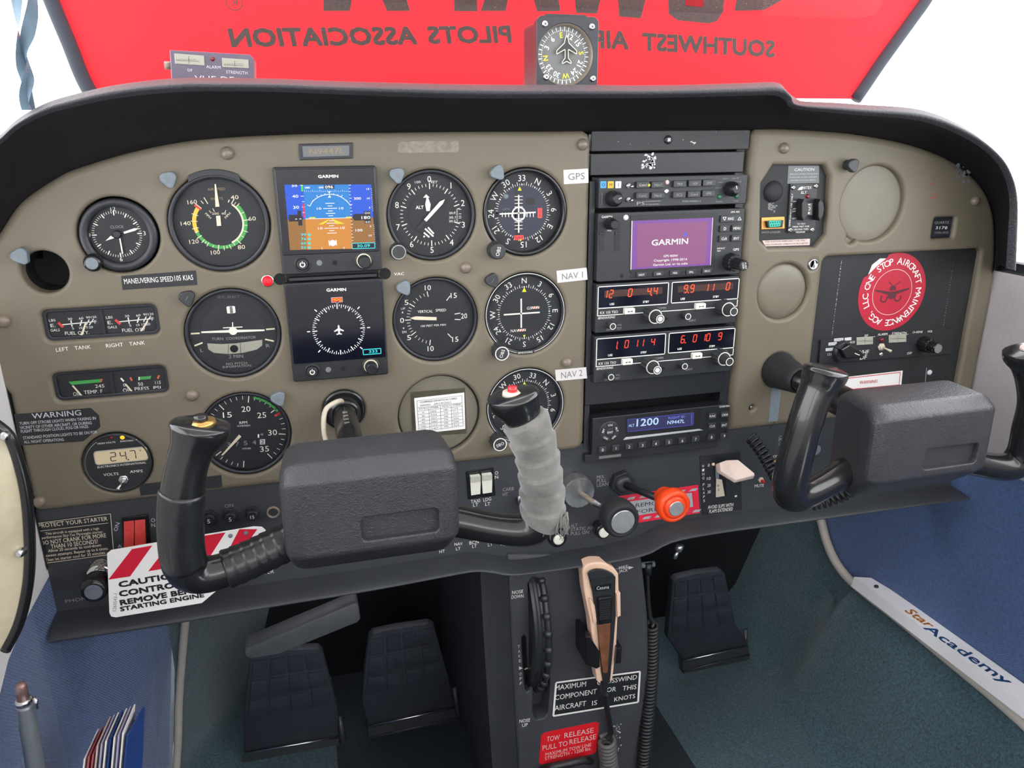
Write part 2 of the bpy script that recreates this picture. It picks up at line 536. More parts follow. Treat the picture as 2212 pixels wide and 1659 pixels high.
    def coil(s, path, R, r, pitch, n=6, steps=10):
        pts = [Vector(p) for p in cat(path, 12)]
        acc = [0.0]
        for a, b in zip(pts[:-1], pts[1:]): acc.append(acc[-1] + (b - a).length)
        tot = acc[-1]; turns = tot / pitch; M_ = int(turns * steps); out = []; j = 0; nrm = None
        for k in range(M_ + 1):
            d = tot * k / M_
            while j < len(acc) - 2 and acc[j + 1] < d: j += 1
            t = (d - acc[j]) / max(1e-6, acc[j + 1] - acc[j])
            c = pts[j].lerp(pts[j + 1], t); tg = (pts[j + 1] - pts[j]).normalized()
            if nrm is None: nrm = tg.orthogonal()
            nrm = (nrm - tg * nrm.dot(tg)).normalized(); bn = tg.cross(nrm)
            a = 2 * math.pi * k / steps
            out.append(c + nrm * R * math.cos(a) + bn * R * math.sin(a))
        return s.tube(out, r, n)
    def mesh(s, name, o, bevel=0.0, bseg=2, weld=True):
        me = bpy.data.meshes.new(name)
        me.from_pydata([((u - o[0]) * 0.001, -(w - o[2]) * 0.001, (v - o[1]) * 0.001) for u, v, w in s.v], [], s.f)
        for p, sm in zip(me.polygons, s.sm): p.use_smooth = sm
        if bevel:
            bm = bmesh.new(); bm.from_mesh(me)
            bmesh.ops.remove_doubles(bm, verts=bm.verts, dist=1e-6)
            bmesh.ops.recalc_face_normals(bm, faces=bm.faces)
            es = [e for e in bm.edges if len(e.link_faces) == 2 and e.calc_face_angle(0) > 0.35]
            bmesh.ops.bevel(bm, geom=es, offset=bevel * 0.001, segments=bseg, affect='EDGES', profile=0.5)
            for f in bm.faces: f.smooth = True
            bm.to_mesh(me); bm.free()
            me.set_sharp_from_angle(angle=math.radians(40))
        me.update()
        return me
    def put(s, T, name, m, label=None, kind=None, **k):
        if not s.f: return None
        me = s.mesh(name, ORG[T.name], **k)
        me.materials.append(MATS[m])
        ob = bpy.data.objects.new(name, me)
        COL.objects.link(ob)
        ob.parent = T
        ORG[ob.name] = ORG[T.name]
        if label: ob['label'] = label
        if kind: ob['kind'] = kind
        return ob
    def solo(s, name, m, org, label=None, cat=None, group=None, kind=None, **k):
        me = s.mesh(name, org, **k)
        me.materials.append(MATS[m])
        ob = bpy.data.objects.new(name, me)
        COL.objects.link(ob)
        ob.location = (org[0] * 0.001, -org[2] * 0.001, org[1] * 0.001)
        ORG[ob.name] = org
        if label: ob['label'] = label
        if cat: ob['category'] = cat
        if group: ob['group'] = group
        if kind: ob['kind'] = kind
        return ob
ORG = {}
def thing(name, label, cat, org, group=None):
    o = bpy.data.objects.new(name, None)
    o.empty_display_size = 0.01
    COL.objects.link(o)
    if len(org) == 2: org = (org[0], org[1], 0.0)
    o.location = (org[0] * 0.001, -org[2] * 0.001, org[1] * 0.001)
    o['label'] = label; o['category'] = cat
    if group: o['group'] = group
    ORG[o.name] = tuple(org)
    return o
# ================================================================== panel covers
COLS = (-150.8, -59.4, 33.0, 122.4)
ROWS = (178.0, 80.0, -17.0)
RI = 40.6
def pp(l, w=0.0): return [P(a, b, w) for a, b in l]

top_in = pp([(0, 498), (33, 448), (67, 418), (130, 378), (174, 360), (278, 329), (391, 306), (495, 296), (615, 290), (700, 288), (984, 284), (1252, 283)])
top_in = cat(top_in, 4)
outer = [(-337, -71), (178, -71), (184, -68), (186.3, -62), (186.3, 241), (184, 248), (178, 251.5)] + [p for p in top_in[::-1] if p[0] < 172] + [P(-60, 580), P(-120, 700), (-352, 60), (-337, 40)]
holes = []
for cu in (COLS[0], COLS[2], COLS[3]):
    for rv in ROWS: holes.append(circ(cu, rv, RI + 0.8, 64))
holes.append(circ(-231.2, 171, 31.5, 48))
vent = P(97, 588)
holes.append(circ(vent[0], vent[1], 17.5, 40))
volt = (-262.8, -31.7)
holes.append(circ(volt[0], volt[1], 29.2, 48))
shaftL = (-59.4, -1.2)
holes.append(circ(shaftL[0], shaftL[1], 19.5, 40))
def prect(x0, y0, x1, y1, w=0):
    a = P(x0, y0, w); b = P(x1, y1, w)
    return min(a[0], b[0]), max(a[0], b[0]), min(a[1], b[1]), max(a[1], b[1])
fu = P(214, 698); oi = P(238, 829)
FUEL = (P(100, 704, -3)[0], P(338, 692, -3)[0], fu[1] - 11.6, fu[1] + 11.6)
OIL = (P(122, 838, -3)[0], P(358, 822, -3)[0], oi[1] - 11, oi[1] + 11)
holes.append(rrect(FUEL[0] - 2, FUEL[1] + 2, FUEL[2] - 2, FUEL[3] + 2, 6))
holes.append(rrect(OIL[0] - 2, OIL[1] + 2, OIL[2] - 2, OIL[3] + 2, 6))
_b = P(720, 588, 7)[1] - 0.5; _t = P(705, 361, 7)[1] + 0.5
g5 = (-100.0, -19.0, _b - 99.1 + 4, _t - 4)
holes.append(rrect(*g5, 3))
# small knob relief notches are merged into the round openings
def notch(hole, cu, cv, r):
    return hole
T = thing('panel_cover', 'khaki moulded plastic cover over the flight instruments on the pilot side', 'panel', (-80, 90, 0))
m = MB(); m.plate(outer, holes, 0.0, 3.0, 13.0, seg=5, ro=6.0)
COVER_L = m.put(T, 'cover_shell', 'khaki')
m = MB()
m.ptext('LEFT', 121, 756, 148, 753, 9); m.ptext('TANK', 161, 752, 196, 749, 9)
m.ptext('RIGHT', 229, 747, 266, 744, 9); m.ptext('TANK', 279, 743, 313, 740, 9)
m.ptext('VAC', 851, 592, 873, 591, 7)
m.put(T, 'lettering', 'white_print')
m = MB(); m.ptext('UUM', 876, 591, 899, 590, 7); m.put(T, 'worn_lettering', 'dim_print', label='worn dark letters')
sc = P(925, 318)
m = MB(); m.prism(rrect(sc[0] - 27, sc[0] + 28, sc[1] - 4.6, sc[1] + 5.2, 2.5), -0.2, 0.2)
m.put(T, 'adhesive_residue', 'khaki_scuffed', label='shiny scraped strip where a placard was removed')
m = MB(); m.lathe(vent[0], vent[1], [(18, -9), (17, -30), (17, -60), (0.1, -60)], 40, cap=False)
m.put(T, 'air_outlet_opening', 'hole', label='dark round opening')
for ccu in (COLS[0], COLS[2], COLS[3]):
    pass
# dark backing behind the openings
m = MB(); m.box(-340, 177, -72, 150, -40, -34)
m.box(-300, 177, 150, 240, -40, -34)
m.put(T, 'backing_plate', 'hole')

# ---- right cover
top_r = cat(pp([(1612, 279), (1686, 278), (1840, 288), (1974, 313), (2067, 351), (2124, 401), (2148, 452), (2154, 502), (2154, 560)]), 4)
outer = [(357, -70), (357, 246), (362, 251.5)] + [p for p in top_r if p[0] > 366] + [(692, 60), (690, -60), (684, -70)]
elt = pp([(1646, 396), (1672, 356), (1782, 356), (1794, 380), (1787, 506), (1763, 534), (1661, 536), (1643, 519)])
big = pp([(1779, 549), (2118, 540), (2076, 845)])
GB = (P(1762, 700)[0], P(2104, 640)[0], -58.0, P(1950, 546)[1])
b1 = (509.1, 174.6); b2 = (P(1693, 631)[0], P(1693, 631)[1])
hm = P(2040, 492)
HM = (hm[0] - 14.5, hm[0] + 14.0, hm[1] - 12.0, hm[1] + 11.5)
shaftR = (414.1, -3.1)
lob = P(1836, 522); lobd = Vector((lob[0] - b1[0], lob[1] - b1[1])).normalized() * 41.0; lobr = 6.4
def lobed(n=120):
    out = []
    for k in range(n):
        a = 2 * math.pi * k / n; d = Vector((math.cos(a), math.sin(a))); r = 39.5
        b = d.dot(lobd); q = lobr ** 2 - (lobd.length_squared - b * b)
        if b > 0 and q > 0: r = max(r, b + math.sqrt(q))
        out.append((b1[0] + d.x * r, b1[1] + d.y * r))
    return out
holes = [elt, rrect(*GB, 7), lobed(), circ(b2[0], b2[1], 30.5, 48), rrect(*HM, 3), circ(shaftR[0], shaftR[1], 19.5, 40)]
sk = P(1757, 571); holes.append(circ(sk[0], sk[1], 5.2, 24))
sh = P(1626, 882); holes.append(circ(sh[0], sh[1], 3.0, 16))
T = thing('panel_cover', 'khaki moulded plastic cover on the passenger side with two blanked round openings', 'panel', (520, 90, 0))
m = MB(); m.plate(outer, holes, 0.0, 4.0, 13.0, seg=5, ro=7.0)
m.put(T, 'cover_shell', 'khaki')
m = MB(); m.lathe(b1[0], b1[1], [(42, -9), (42, -6.5), (38.6, -6.0), (30, -5.8)], 56); m.put(T, 'blank_disc', 'blank_disc')
m = MB(); m.lathe(b2[0], b2[1], [(33, -9), (31, -6), (28, -3.2), (22, -1.6), (12, -0.8), (4, -0.6)], 56); m.put(T, 'blank_disc', 'blank_disc', label='domed blank disc')
m = MB(); m.disc(b1[0] + lobd.x, b1[1] + lobd.y, 7.4, -6.6, 24); m.put(T, 'knob_relief', 'blank_disc')
m = MB(); m.lathe(sk[0], sk[1], [(5.8, -3), (5.8, 0.8), (4.4, 1.0), (4.2, -8)], 28, cap=False); m.put(T, 'jack_socket', 'chrome', label='chrome rimmed jack socket')
m = MB(); m.lathe(sh[0] + 0.8, sh[1], [(2.2, -6), (2.2, -3.5), (1.2, -3.0)], 16); m.put(T, 'recessed_screw', 'steel')
tb = P(1672, 868)
m = MB(); m.box(P(1664, 868)[0], P(1684, 868)[0], P(1672, 910)[1], P(1672, 838)[1], -0.1, 0.5); m.put(T, 'clear_tape', 'cap_grey', label='strip of greyish tape')
m = MB(); m.line(pp([(1673, 911), (1670, 917), (1664, 922), (1662, 929)]), 0.7, 0.1); m.put(T, 'crack', 'hole', label='dark crack at the lower edge')
# torn sticker residues by the upper right corner
m = MB()
for k in range(26):
    a = P(2079 + random.uniform(-16, 16), 378 + random.uniform(-22, 20)); r = random.uniform(0.8, 2.6)
    m.prism([(a[0] + r * random.uniform(.5, 1.3) * math.cos(t), a[1] + r * random.uniform(.5, 1.3) * math.sin(t)) for t in (0, 1.1, 2.3, 3.4, 4.4, 5.4)], -0.1, 0.25)
m.put(T, 'sticker_residue', 'cap_grey', label='torn pale grey sticker residue')
m = MB()
for k in range(9):
    a = P(2016 + random.uniform(-5, 6), 403 + random.uniform(-8, 26)); r = random.uniform(0.3, 1.2)
    m.disc(a[0], a[1], r, 0.12, 7)
m.put(T, 'red_specks', 'red_print')
m = MB(); m.box(355, 692, -70, 90, -44, -38); m.box(355, 640, 90, 200, -44, -38); m.put(T, 'backing_plate', 'hole')

# ---- centre rack behind the radios
T = thing('radio_rack', 'black metal avionics rack framing the centre radio stack', 'rack', (268, 90, 0))
m = MB(); m.box(187, 358, -78, 280, -46, -30); m.put(T, 'back_panel', 'hole')
m = MB(); m.box(187, 192.5, -72, 205, -30, -3); m.put(T, 'side_rail', 'black')
m = MB(); m.box(347, 357.5, -72, 200, -30, -6); m.put(T, 'side_rail', 'black')
q = [P(1280, 284), P(1605, 279), P(1600, 322), P(1280, 327)]
m = MB(); m.box(188, 356, q[2][1] - 0.5, 251, -12, -4, 1, 0.8); m.put(T, 'upper_trim_plate', 'black_chipped', label='black chipped upper plate')
s0 = P(1447, 302)
m = MB(); m.lathe(s0[0], s0[1], [(4.2, -4.2), (4.0, -2.8), (2.4, -1.8)], 20); m.put(T, 'screw', 'black')
m = MB()
for a in (45, 135): m.tick(s0[0], s0[1], a, -1.8, 1.8, 0.9, -1.6)
m.put(T, 'screw_slot', 'steel')
bp = (186, 352, P(1440, 374)[1], P(1440, 330)[1])
m = MB(); m.box(188, 352, bp[2] - 1, bp[3], -12, -5, 0.6, 0.6); m.put(T, 'blank_plate', 'radio_dark', label='blank plate with torn white sticker')
a = P(1407, 348)
m = MB()
for k in range(30):
    x = a[0] + random.uniform(-7.5, 7); y = a[1] + random.uniform(-6.5, 6); r = random.uniform(0.6, 2.2)
    m.prism([(x + r * random.uniform(.4, 1.3) * math.cos(t), y + r * random.uniform(.4, 1.3) * math.sin(t)) for t in (0, 1.1, 2.3, 3.4, 4.4, 5.4)], -5, -4.8)
m.put(T, 'sticker_residue', 'mkr_white')
bq = (P(1276, 895)[1], P(1276, 832)[1])
m = MB(); m.box(186.5, 349, -22.5, 10.8, -12, -1.0, 0.8, 0.8); m.put(T, 'blank_plate', 'radio_dark', label='blank plate above the transponder')

# ================================================================== glareshield
TRI = [((-120, 700), (-200, 500), (-200, 470)), ((-60, 580), (-120, 390), (-120, 370)), ((0, 498), (-55, 345), (-55, 330)), ((33, 448), (0, 311), (0, 300)), ((67, 418), (40, 277), (40, 264)), ((130, 378), (92, 250), (90, 234)), ((174, 360), (142, 235), (140, 216)), ((278, 329), (252, 212), (250, 190)), ((391, 306), (380, 199), (380, 175)), ((495, 296), (490, 197), (490, 174)), ((615, 290), (620, 199), (620, 176)), ((700, 288), (710, 203), (710, 180)), ((984, 284), (984, 212), (984, 187)), ((1252, 283), (1252, 212), (1252, 189)), ((1440, 281), (1440, 211), (1440, 189)), ((1612, 279), (1610, 207), (1610, 184)), ((1650, 279), (1673, 206), (1679, 183)), ((1686, 278), (1699, 217), (1699, 201)), ((1720, 279), (1716, 234), (1713, 221)), ((1790, 284), (1806, 244), (1806, 227)), ((1840, 288), (1862, 249), (1862, 231)), ((1974, 313), (1990, 261), (1990, 242)), ((2067, 351), (2084, 296), (2086, 281)), ((2124, 401), (2146, 340), (2151, 334)), ((2148, 452), (2174, 385), (2179, 384)), ((2154, 502), (2184, 435), (2189, 435)), ((2152, 560), (2181, 505), (2190, 505)), ((2148, 590), (2176, 580), (2188, 584))]
WL = 70.0
def resamp(pts, n):
    acc = [0]
    for a, b in zip(pts[:-1], pts[1:]): acc.append(acc[-1] + math.dist(a, b))
    out = []; j = 0
    for k in range(n + 1):
        d = acc[-1] * k / n
        while j < len(acc) - 2 and acc[j + 1] < d: j += 1
        t = (d - acc[j]) / max(1e-9, acc[j + 1] - acc[j])
        out.append(tuple(pts[j][i] + (pts[j + 1][i] - pts[j][i]) * t for i in range(len(pts[0]))))
    return out
A = cat([P(*t[0], 0) for t in TRI], 7)
B = cat([P(*t[1], WL) for t in TRI], 7)
Ct2 = cat([P(*t[2], WL - 6) for t in TRI], 7)
T = thing('glareshield', 'black padded leatherette glareshield arching over the whole instrument panel', 'glareshield', (150, 250, 0))
def loft(rows, m):
    """rows: list of rows of (u,v,w)"""
    return m.loops([list(r) for r in rows], smooth=True, closed=False)
rows = []
for k in range(9):
    t = k / 8
    rows.append([(a[0] + (b[0] - a[0]) * (t ** 0.9), a[1] + (b[1] - a[1]) * (t ** 0.9) + 5 * math.sin(math.pi * t), -2 + WL * t) for a, b in zip(A, B)])
rows = [[(a[0] * .992 + 1.4, a[1] - 3.0, -13.5) for a in A], [(a[0] * .997 + .5, a[1] - 0.6, -7.5) for a in A]] + rows
m = MB(); loft(rows, m); m.put(T, 'underside', 'glareshield_under')
rows = []
cg = (180, 60)
for k in range(9):
    t = k / 8
    bul = math.sin(math.pi * t)
    rows.append([(b[0] + (c[0] - b[0]) * t, b[1] + (c[1] - b[1]) * t, (WL - 2) + 7.5 * bul - 4 * t) for b, c in zip(B, Ct2)])
def out_(a):
    d = Vector((a[0] - cg[0], (a[1] - cg[1]) * 1.6)).normalized(); k = 9 + 30 * d.y * d.y
    return (a[0] + d.x * k, a[1] + d.y * k)
AO = [out_(a) for a in A]
rows.append([(c[0] + (o[0] - c[0]) * .06, c[1] + max(2.2, (o[1] - c[1]) * .06), WL - 12) for c, o in zip(Ct2, AO)])
for t, w_ in ((.35, WL - 30), (.7, 20), (1.0, -8), (1.0, -120), (1.0, -270)):
    rows.append([(c[0] + (o[0] - c[0]) * t, c[1] + 3 + (o[1] - c[1] - 3) * t, w_) for c, o in zip(Ct2, AO)])
m = MB(); loft(rows, m); m.put(T, 'padded_roll', 'leather')

# ================================================================== lower switch panel
up = [(135, 1322), (380, 1288), (600, 1258), (800, 1228), (940, 1206), (1012, 1195), (1060, 1198), (1094, 1205), (1157, 1200), (1302, 1179), (1383, 1157), (1429, 1133), (1519, 1118), (1680, 1096), (1900, 1070), (2066, 1048)]
lo = [(158, 1382), (385, 1347), (600, 1309), (800, 1276), (940, 1249), (1020, 1234), (1060, 1237), (1094, 1243), (1157, 1236), (1302, 1216), (1383, 1200), (1429, 1176), (1519, 1156), (1680, 1134), (1900, 1103), (2070, 1080)]
T = thing('switch_panel', 'dark grey lower switch panel with rolled padded bottom edge', 'panel', (180, -130, 0))
U_ = resamp(cat([P(a, b, -2) for a, b in up], 6), 90)
L_ = resamp(cat([P(a, b, 23) for a, b in lo], 6), 90)
rows = []
U_[0] = (-338, U_[0][1]); U_[-1] = (686, U_[-1][1])
L_ = [(u[0], l[1]) for u, l in zip(U_, L_)]
for k, (f, w) in enumerate(((0, -4), (0.05, -1), (0.1, 5), (0.2, 13), (0.34, 20), (0.5, 25), (0.66, 27.5), (0.8, 27.5), (0.92, 24), (1.0, 17), (1.0, 4), (0.9, -40), (0.9, -80))):
    rows.append([(u[0], u[1] + (l[1] - u[1]) * f, w) for u, l in zip(U_, L_)])
m = MB(); loft(rows, m)
m.loops([[(u[0], u[1] + 0.001, -4) for u in U_], [(u[0], -66, -4) for u in U_]], smooth=False, closed=False)
for e in (0, -1):
    m.add([r[e] for r in rows], [tuple(range(len(rows)))])
m.put(T, 'panel_skin', 'subpanel')
SWP = T
# ================================================================== cabin shell
def struct(mb, name, mt, org=(0, 0, 0)): return mb.solo(name, mt, org, kind='structure')
# left door side: x as function of w
def xe(v): return -283 + min(0.0, (v + 360) * 0.146)
def xl(w, v=-360): return -345 + (xe(v) - 4 + 345) * max(0.0, min(1.0, (-w + 20) / 222))
def xr(w): return 700.0
ws = [1900, 1200, 700, 400, 250, 150, 80, 30, 0, -40, -90, -150, -200]
m = MB()
for a, b in zip(ws[:-1], ws[1:]):
    for v0_, v1_ in ((-620, -480), (-480, -360), (-360, -240), (-240, -128)):
        m.add([(xl(a, v0_), v0_, a), (xl(b, v0_), v0_, b), (xl(b, v1_), v1_, b), (xl(a, v1_), v1_, a)], [(0, 1, 2, 3)])
struct(m, 'wall_left', 'fabric_blue', (-345, -300, 0))
# left upper trim: pale plastic side panel, narrowing towards its lower corner
lowb = [PX(x, y, -338) for x, y in ((107, 1243), (55, 1339), (18, 1426), (0, 1499), (-60, 1640))]
tr = [(-12, lowb[0][1]), (-12, 92), (30, 95), (200, 95), (1900, 95), (1900, -330), (700, -330)] + [(q[2], q[1]) for q in lowb[::-1]]
m = MB()
poly = [(w, v) for w, v in tr]
m.add([(-344, v, w) for w, v in poly] + [(-360, v, w) for w, v in poly], [tuple(range(len(poly)))] + [(i, (i + 1) % len(poly), len(poly) + (i + 1) % len(poly), len(poly) + i) for i in range(len(poly))])
m.v = [(u + (6 if u > -350 else 0), v, w) for u, v, w in m.v]
m.put  # noqa
struct(m, 'trim_1', 'trim_white', (-345, 0, 50), )
# right wall: padded grey trim above, blue fabric below
m = MB()
m.box(0, 1, 0, 1, 0, 1); m.v = []; m.f = []; m.sm = []
pr = [(692, 86, -14), (690, 60, -14), (687, -60, -14), (690, -70, -14), (694, -115, -14)]
grid = []
for w in (-14, 0, 20, 60, 120, 300, 700, 1900):
    k = min(1, (w + 14) / 60)
    grid.append([(700 - 4 + 0 * k, 92, w), (693 + 2 * k, 88, w), (690 + 2 * k, 60, w), (690 + 2 * k, -40, w), (694 + 2 * k, -128, w), (702, -140, w)])
loft(grid, m)
struct(m, 'trim_2', 'trim_grey', (690, 0, 0))
m = MB()
for a, b in zip(ws[:-1], ws[1:]):
    m.add([(702, -425, a), (702, -425, b), (702, -128, b), (702, -128, a)], [(3, 2, 1, 0)])
m.add([(702, -425, -200), (702, -425, -260), (702, -128, -260), (702, -128, -200)], [(3, 2, 1, 0)])
struct(m, 'wall_right', 'fabric_blue', (702, -280, 0))
# window surrounds, roof, rear
m = MB()
m.box(-352, -345, 95, 112, -20, 1900); struct(m, 'trim_3', 'rubber', (-348, 100, 0))
m = MB()
m.box(699, 712, 90, 104, -60, 1900); struct(m, 'trim_4', 'rubber', (705, 97, 0))
m = MB()
m.box(-360, 715, 690, 710, -40, 1930); struct(m, 'ceiling', 'headliner', (170, 650, 900))
m = MB()
m.box(-360, 715, -640, 270, 1900, 1930); m.box(-360, -300, 270, 690, 1900, 1930); m.box(655, 715, 270, 690, 1900, 1930); m.box(-360, 715, 640, 690, 1900, 1930)
struct(m, 'wall_rear', 'headliner', (170, 0, 1900))
m = MB()
for x0, x1 in ((-362, -350), (702, 714)):
    m.box(x0, x1, 90, 690, 880, 960); m.box(x0, x1, 640, 690, -40, 1900); m.box(x0, x1, 90, 690, 1750, 1900)
struct(m, 'trim_5', 'headliner', (170, 300, 900))
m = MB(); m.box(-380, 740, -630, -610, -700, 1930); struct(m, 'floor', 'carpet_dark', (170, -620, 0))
m = MB(); m.box(-330, 720, -620, 240, -420, -400); struct(m, 'wall_front', 'firewall', (170, -300, -400))
for nm, pts in (('window_1', [(-360, 292, -400), (715, 292, -400), (715, 690, -20), (-360, 690, -20)]), ('window_2', [(-356, 95, -20), (-356, 95, 880), (-356, 640, 880), (-356, 640, -20)]), ('window_3', [(707, 95, -20), (707, 95, 880), (707, 640, 880), (707, 640, -20)])):
    m = MB(); m.add(pts, [(0, 1, 2, 3)]); struct(m, nm, 'pane', pts[0])
# sides ahead of the panel, under the windscreen line
m = MB()
m.add([(-340, -180, -200), (-330, -180, -420), (-330, 170, -420), (-336, 170, -200)], [(0, 1, 2, 3)])
m.add([(-337, -130, 0), (-337, -130, -210), (-337, 170, -210), (-337, 170, 0)], [(0, 1, 2, 3)])
struct(m, 'wall_footwell_left', 'firewall', (-330, -100, -200)); m = MB()
m.add([(708, -100, -200), (708, -100, -420), (708, 90, -420), (708, 90, -200)], [(0, 1, 2, 3)])
m.add([(703, -130, -10), (703, -130, -260), (703, 90, -260), (703, 90, -10)], [(0, 1, 2, 3)])
struct(m, 'wall_footwell_right', 'firewall', (705, -100, -200))
# carpets
m = MB()
g = []
for w in (-196, -210, -260, -330, -400):
    fx = (w + 196) / -204 * (P(594, 1330, -398)[0] + 300)
    g.append([(xe(-180) + fx, -180, w), (xe(-400) + fx, -400, w), (xe(-560) + fx * .8, -560, w), (xe(-605) + 14 + fx * .7, -605, w), (-100, -609, w)])
loft(g, m)
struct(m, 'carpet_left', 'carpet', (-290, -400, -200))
m = MB(); g = []
for w, lip in ((900, -418), (300, -418), (150, -418), (60, -418), (0, -417), (-60, -418), (-110, -418), (-150, -419), (-185, -412), (-212, -402), (-235, -380), (-249, -362), (-258, -330), (-263, -100), (-340, -100), (-400, -100)):
    if w > -160:
        g.append([(706, lip + 2, w), (690, lip - 8, w), (676, lip - 22, w), (655, lip - 60, w), (630, lip - 110, w), (608, lip - 155, w), (590, -595, w), (560, -606, w), (390, -609, w)])
    else:
        g.append([(706, lip + 2, w), (700, lip - 10, w), (696, min(lip - 60, -430), w), (688, -460, w), (672, -500, w), (650, -560, w), (620, -598, w), (570, -606, w), (390, -609, w)])
loft(g, m)
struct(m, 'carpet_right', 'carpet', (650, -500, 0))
# ================================================================== round instruments
def Z(x0, y0, x1, outw, w):
    s = (x1 - x0) / outw
    return lambda a, b: P(x0 + a * s, y0 + b * s, w)
def ZT(x0, y0, x1, outw, w):
    """text in zoomed coordinates"""
    s = (x1 - x0) / outw
    def f(m, t, a, b, c, d, h, **k): return m.ptext(t, x0 + a * s, y0 + b * s, x0 + c * s, y0 + d * s, h * s, w, **k)
    return f
def words(T, mt, name, items, zt=None):
    """each printed word group becomes a part of its own"""
    for it in items:
        m = MB()
        for one in (it if isinstance(it, list) else [it]):
            (zt(m, *one) if zt else m.ptext(*one))
        m.put(T, name, mt)
def bezel_prof(R, fw, front=-3.0, lip=3.2):
    return [(R + 0.6, -12), (R + 0.4, front - 1), (R - 0.4, front), (R - lip + 0.6, front - 0.3), (R - lip, front - 1.4), (R - lip, fw)]
def gauge(name, label, cu, cv, R, fw=-8.0, lip=3.2, front=-3.0, face='dial', cat_='gauge', group='round flight instruments', bez='bezel', glass=True):
    T = thing(name, label, cat_, (cu, cv, fw), group)
    m = MB(); m.lathe(cu, cv, bezel_prof(R, fw, front, lip), 64, cap=False); m.put(T, 'bezel', bez)
    m = MB(); m.disc(cu, cv, R - lip + 0.4, fw, 64); m.put(T, 'dial_face', face)
    if glass:
        m = MB(); m.disc(cu, cv, R - lip + 0.2, front - 1.2, 48); m.put(T, 'glass', 'glass')
    return T, fw + 0.15
def knob(T, name, cu, cv, w0, w1, r0, r1=None, mt='cap_black', n=48, ribs=False, ringmat=None, top=None, steps=None):
    r1 = r1 or r0
    m = MB()
    if ribs: m.lathe(cu, cv, [(r0, w0), (r1, w1 - 0.6), (r1 - 0.6, w1)], n, ribs=1, rib=r1 * 0.09)
    else: m.lathe(cu, cv, [(r0, w0), (r0, w0 + 0.5 * (w1 - w0)), (r1, w1 - 0.8), (r1 - 0.8, w1)], n)
    k = m.put(T, name, mt)
    if ringmat:
        m = MB(); m.ring(cu, cv, r1 * 0.8, r1 * 0.92, w1 + 0.1); m.put(k, 'ring_mark', ringmat)
    return k

# ---- airspeed
cu, cv = COLS[0], ROWS[0]
T, w = gauge('airspeed_indicator', 'airspeed gauge with green, yellow and white speed arcs', cu, cv, RI, fw=-4.5, lip=3.6, front=1.2)
m = MB()
ar = [(cu + r * math.sin(math.radians(a)), cv + r * math.cos(math.radians(a))) for r, a in [(RI - 1, x) for x in range(-32, 33, 4)] + [(RI + 4.2, x) for x in range(26, -27, -4)]]
m.prism(ar, -3, 1.6, 0.6); m.put(T, 'bezel_tab', 'bezel')
SPD = {40: 35, 60: 86, 80: 141, 100: 190, 120: 238, 140: 275.5, 160: 314}
m = MB(); m.ring(cu, cv, 19.6, 22.4, w, 48, 249); m.put(T, 'green_arc', 'green_arc')
m = MB(); m.ring(cu, cv, 19.2, 22.4, w, 249, 307); m.put(T, 'yellow_arc', 'yellow_arc')
m = MB(); m.ring(cu, cv, 18.2, 19.6, w + 0.02, 37, 156); m.put(T, 'white_arc', 'cream_print')
m = MB(); m.tick(cu, cv, 310, 18.2, 24.4, 2.0, w + 0.02); m.put(T, 'red_line', 'red_mark')
m = MB()
for a in (35, 86, 141, 190, 238): m.tick(cu, cv, a, 19.0, 24.0, 0.7, w + 0.05)
for a in (48, 112, 164, 178, 214, 226): m.tick(cu, cv, a, 19.6, 23.6, 0.55, w + 0.05)
for a in (41.5, 68, 98, 126, 153, 171, 202, 220, 250): m.tick(cu, cv, a, 20, 22.4, 0.5, w + 0.05)
for a in (259, 275.5, 291): m.tick(cu, cv, a, 18.0, 23.6, 0.5, w + 0.05)
m.tick(cu, cv, 27, 19, 21.4, 0.8, w); m.tick(cu, cv, 334, 18, 24, 0.7, w); m.tick(cu, cv, 325, 20, 23, 0.6, w); m.tick(cu, cv, 313, 18.4, 24.2, 0.6, w + 0.06)
m.tick(cu, cv, 30, 9.5, 12, 0.5, w); m.tick(cu, cv, 340, 10, 13, 0.5, w); m.tick(cu, cv, 324, 10.5, 13, 0.5, w)
m.put(T, 'scale_marks', 'cream_print')
zt = ZT(340, 350, 600, 1659, -4.5)
items = [('40', 1010, 490, 1118, 482, 62), ('60', 1256, 782, 1356, 776, 62), ('80', 1108, 1176, 1208, 1168, 64), ('100', 738, 1250, 862, 1240, 64), ('120', 440, 1102, 568, 1090, 64), ('140', 322, 850, 458, 842, 62), ('160', 415, 556, 545, 546, 62), ('200', 752, 712, 846, 710, 34), ('40', 880, 712, 944, 708, 34)]
m = MB(); [zt(m, *i) for i in items]; zt(m, 'MPH', 664, 706, 736, 776, 36); zt(m, 'MPH', 934, 772, 1002, 702, 36); m.put(T, 'numerals', 'cream_print')
m = MB(); zt(m, 'AIR', 690, 378, 784, 374, 40); zt(m, 'PEED', 826, 372, 934, 370, 40); zt(m, 'KN', 736, 508, 792, 505, 40); zt(m, 'TS', 846, 504, 904, 502, 40); m.put(T, 'lettering', 'gold_print')
m = MB()
z_ = Z(340, 350, 600, 1659, -3.2)
m.prism([z_(800, 618), z_(856, 614), z_(806, 303), z_(788, 304)], -3.6, -3.1); m.prism([z_(820, 882), z_(880, 878), z_(866, 738), z_(808, 742)], -3.6, -3.1)
m.put(T, 'needle', 'cream_print')

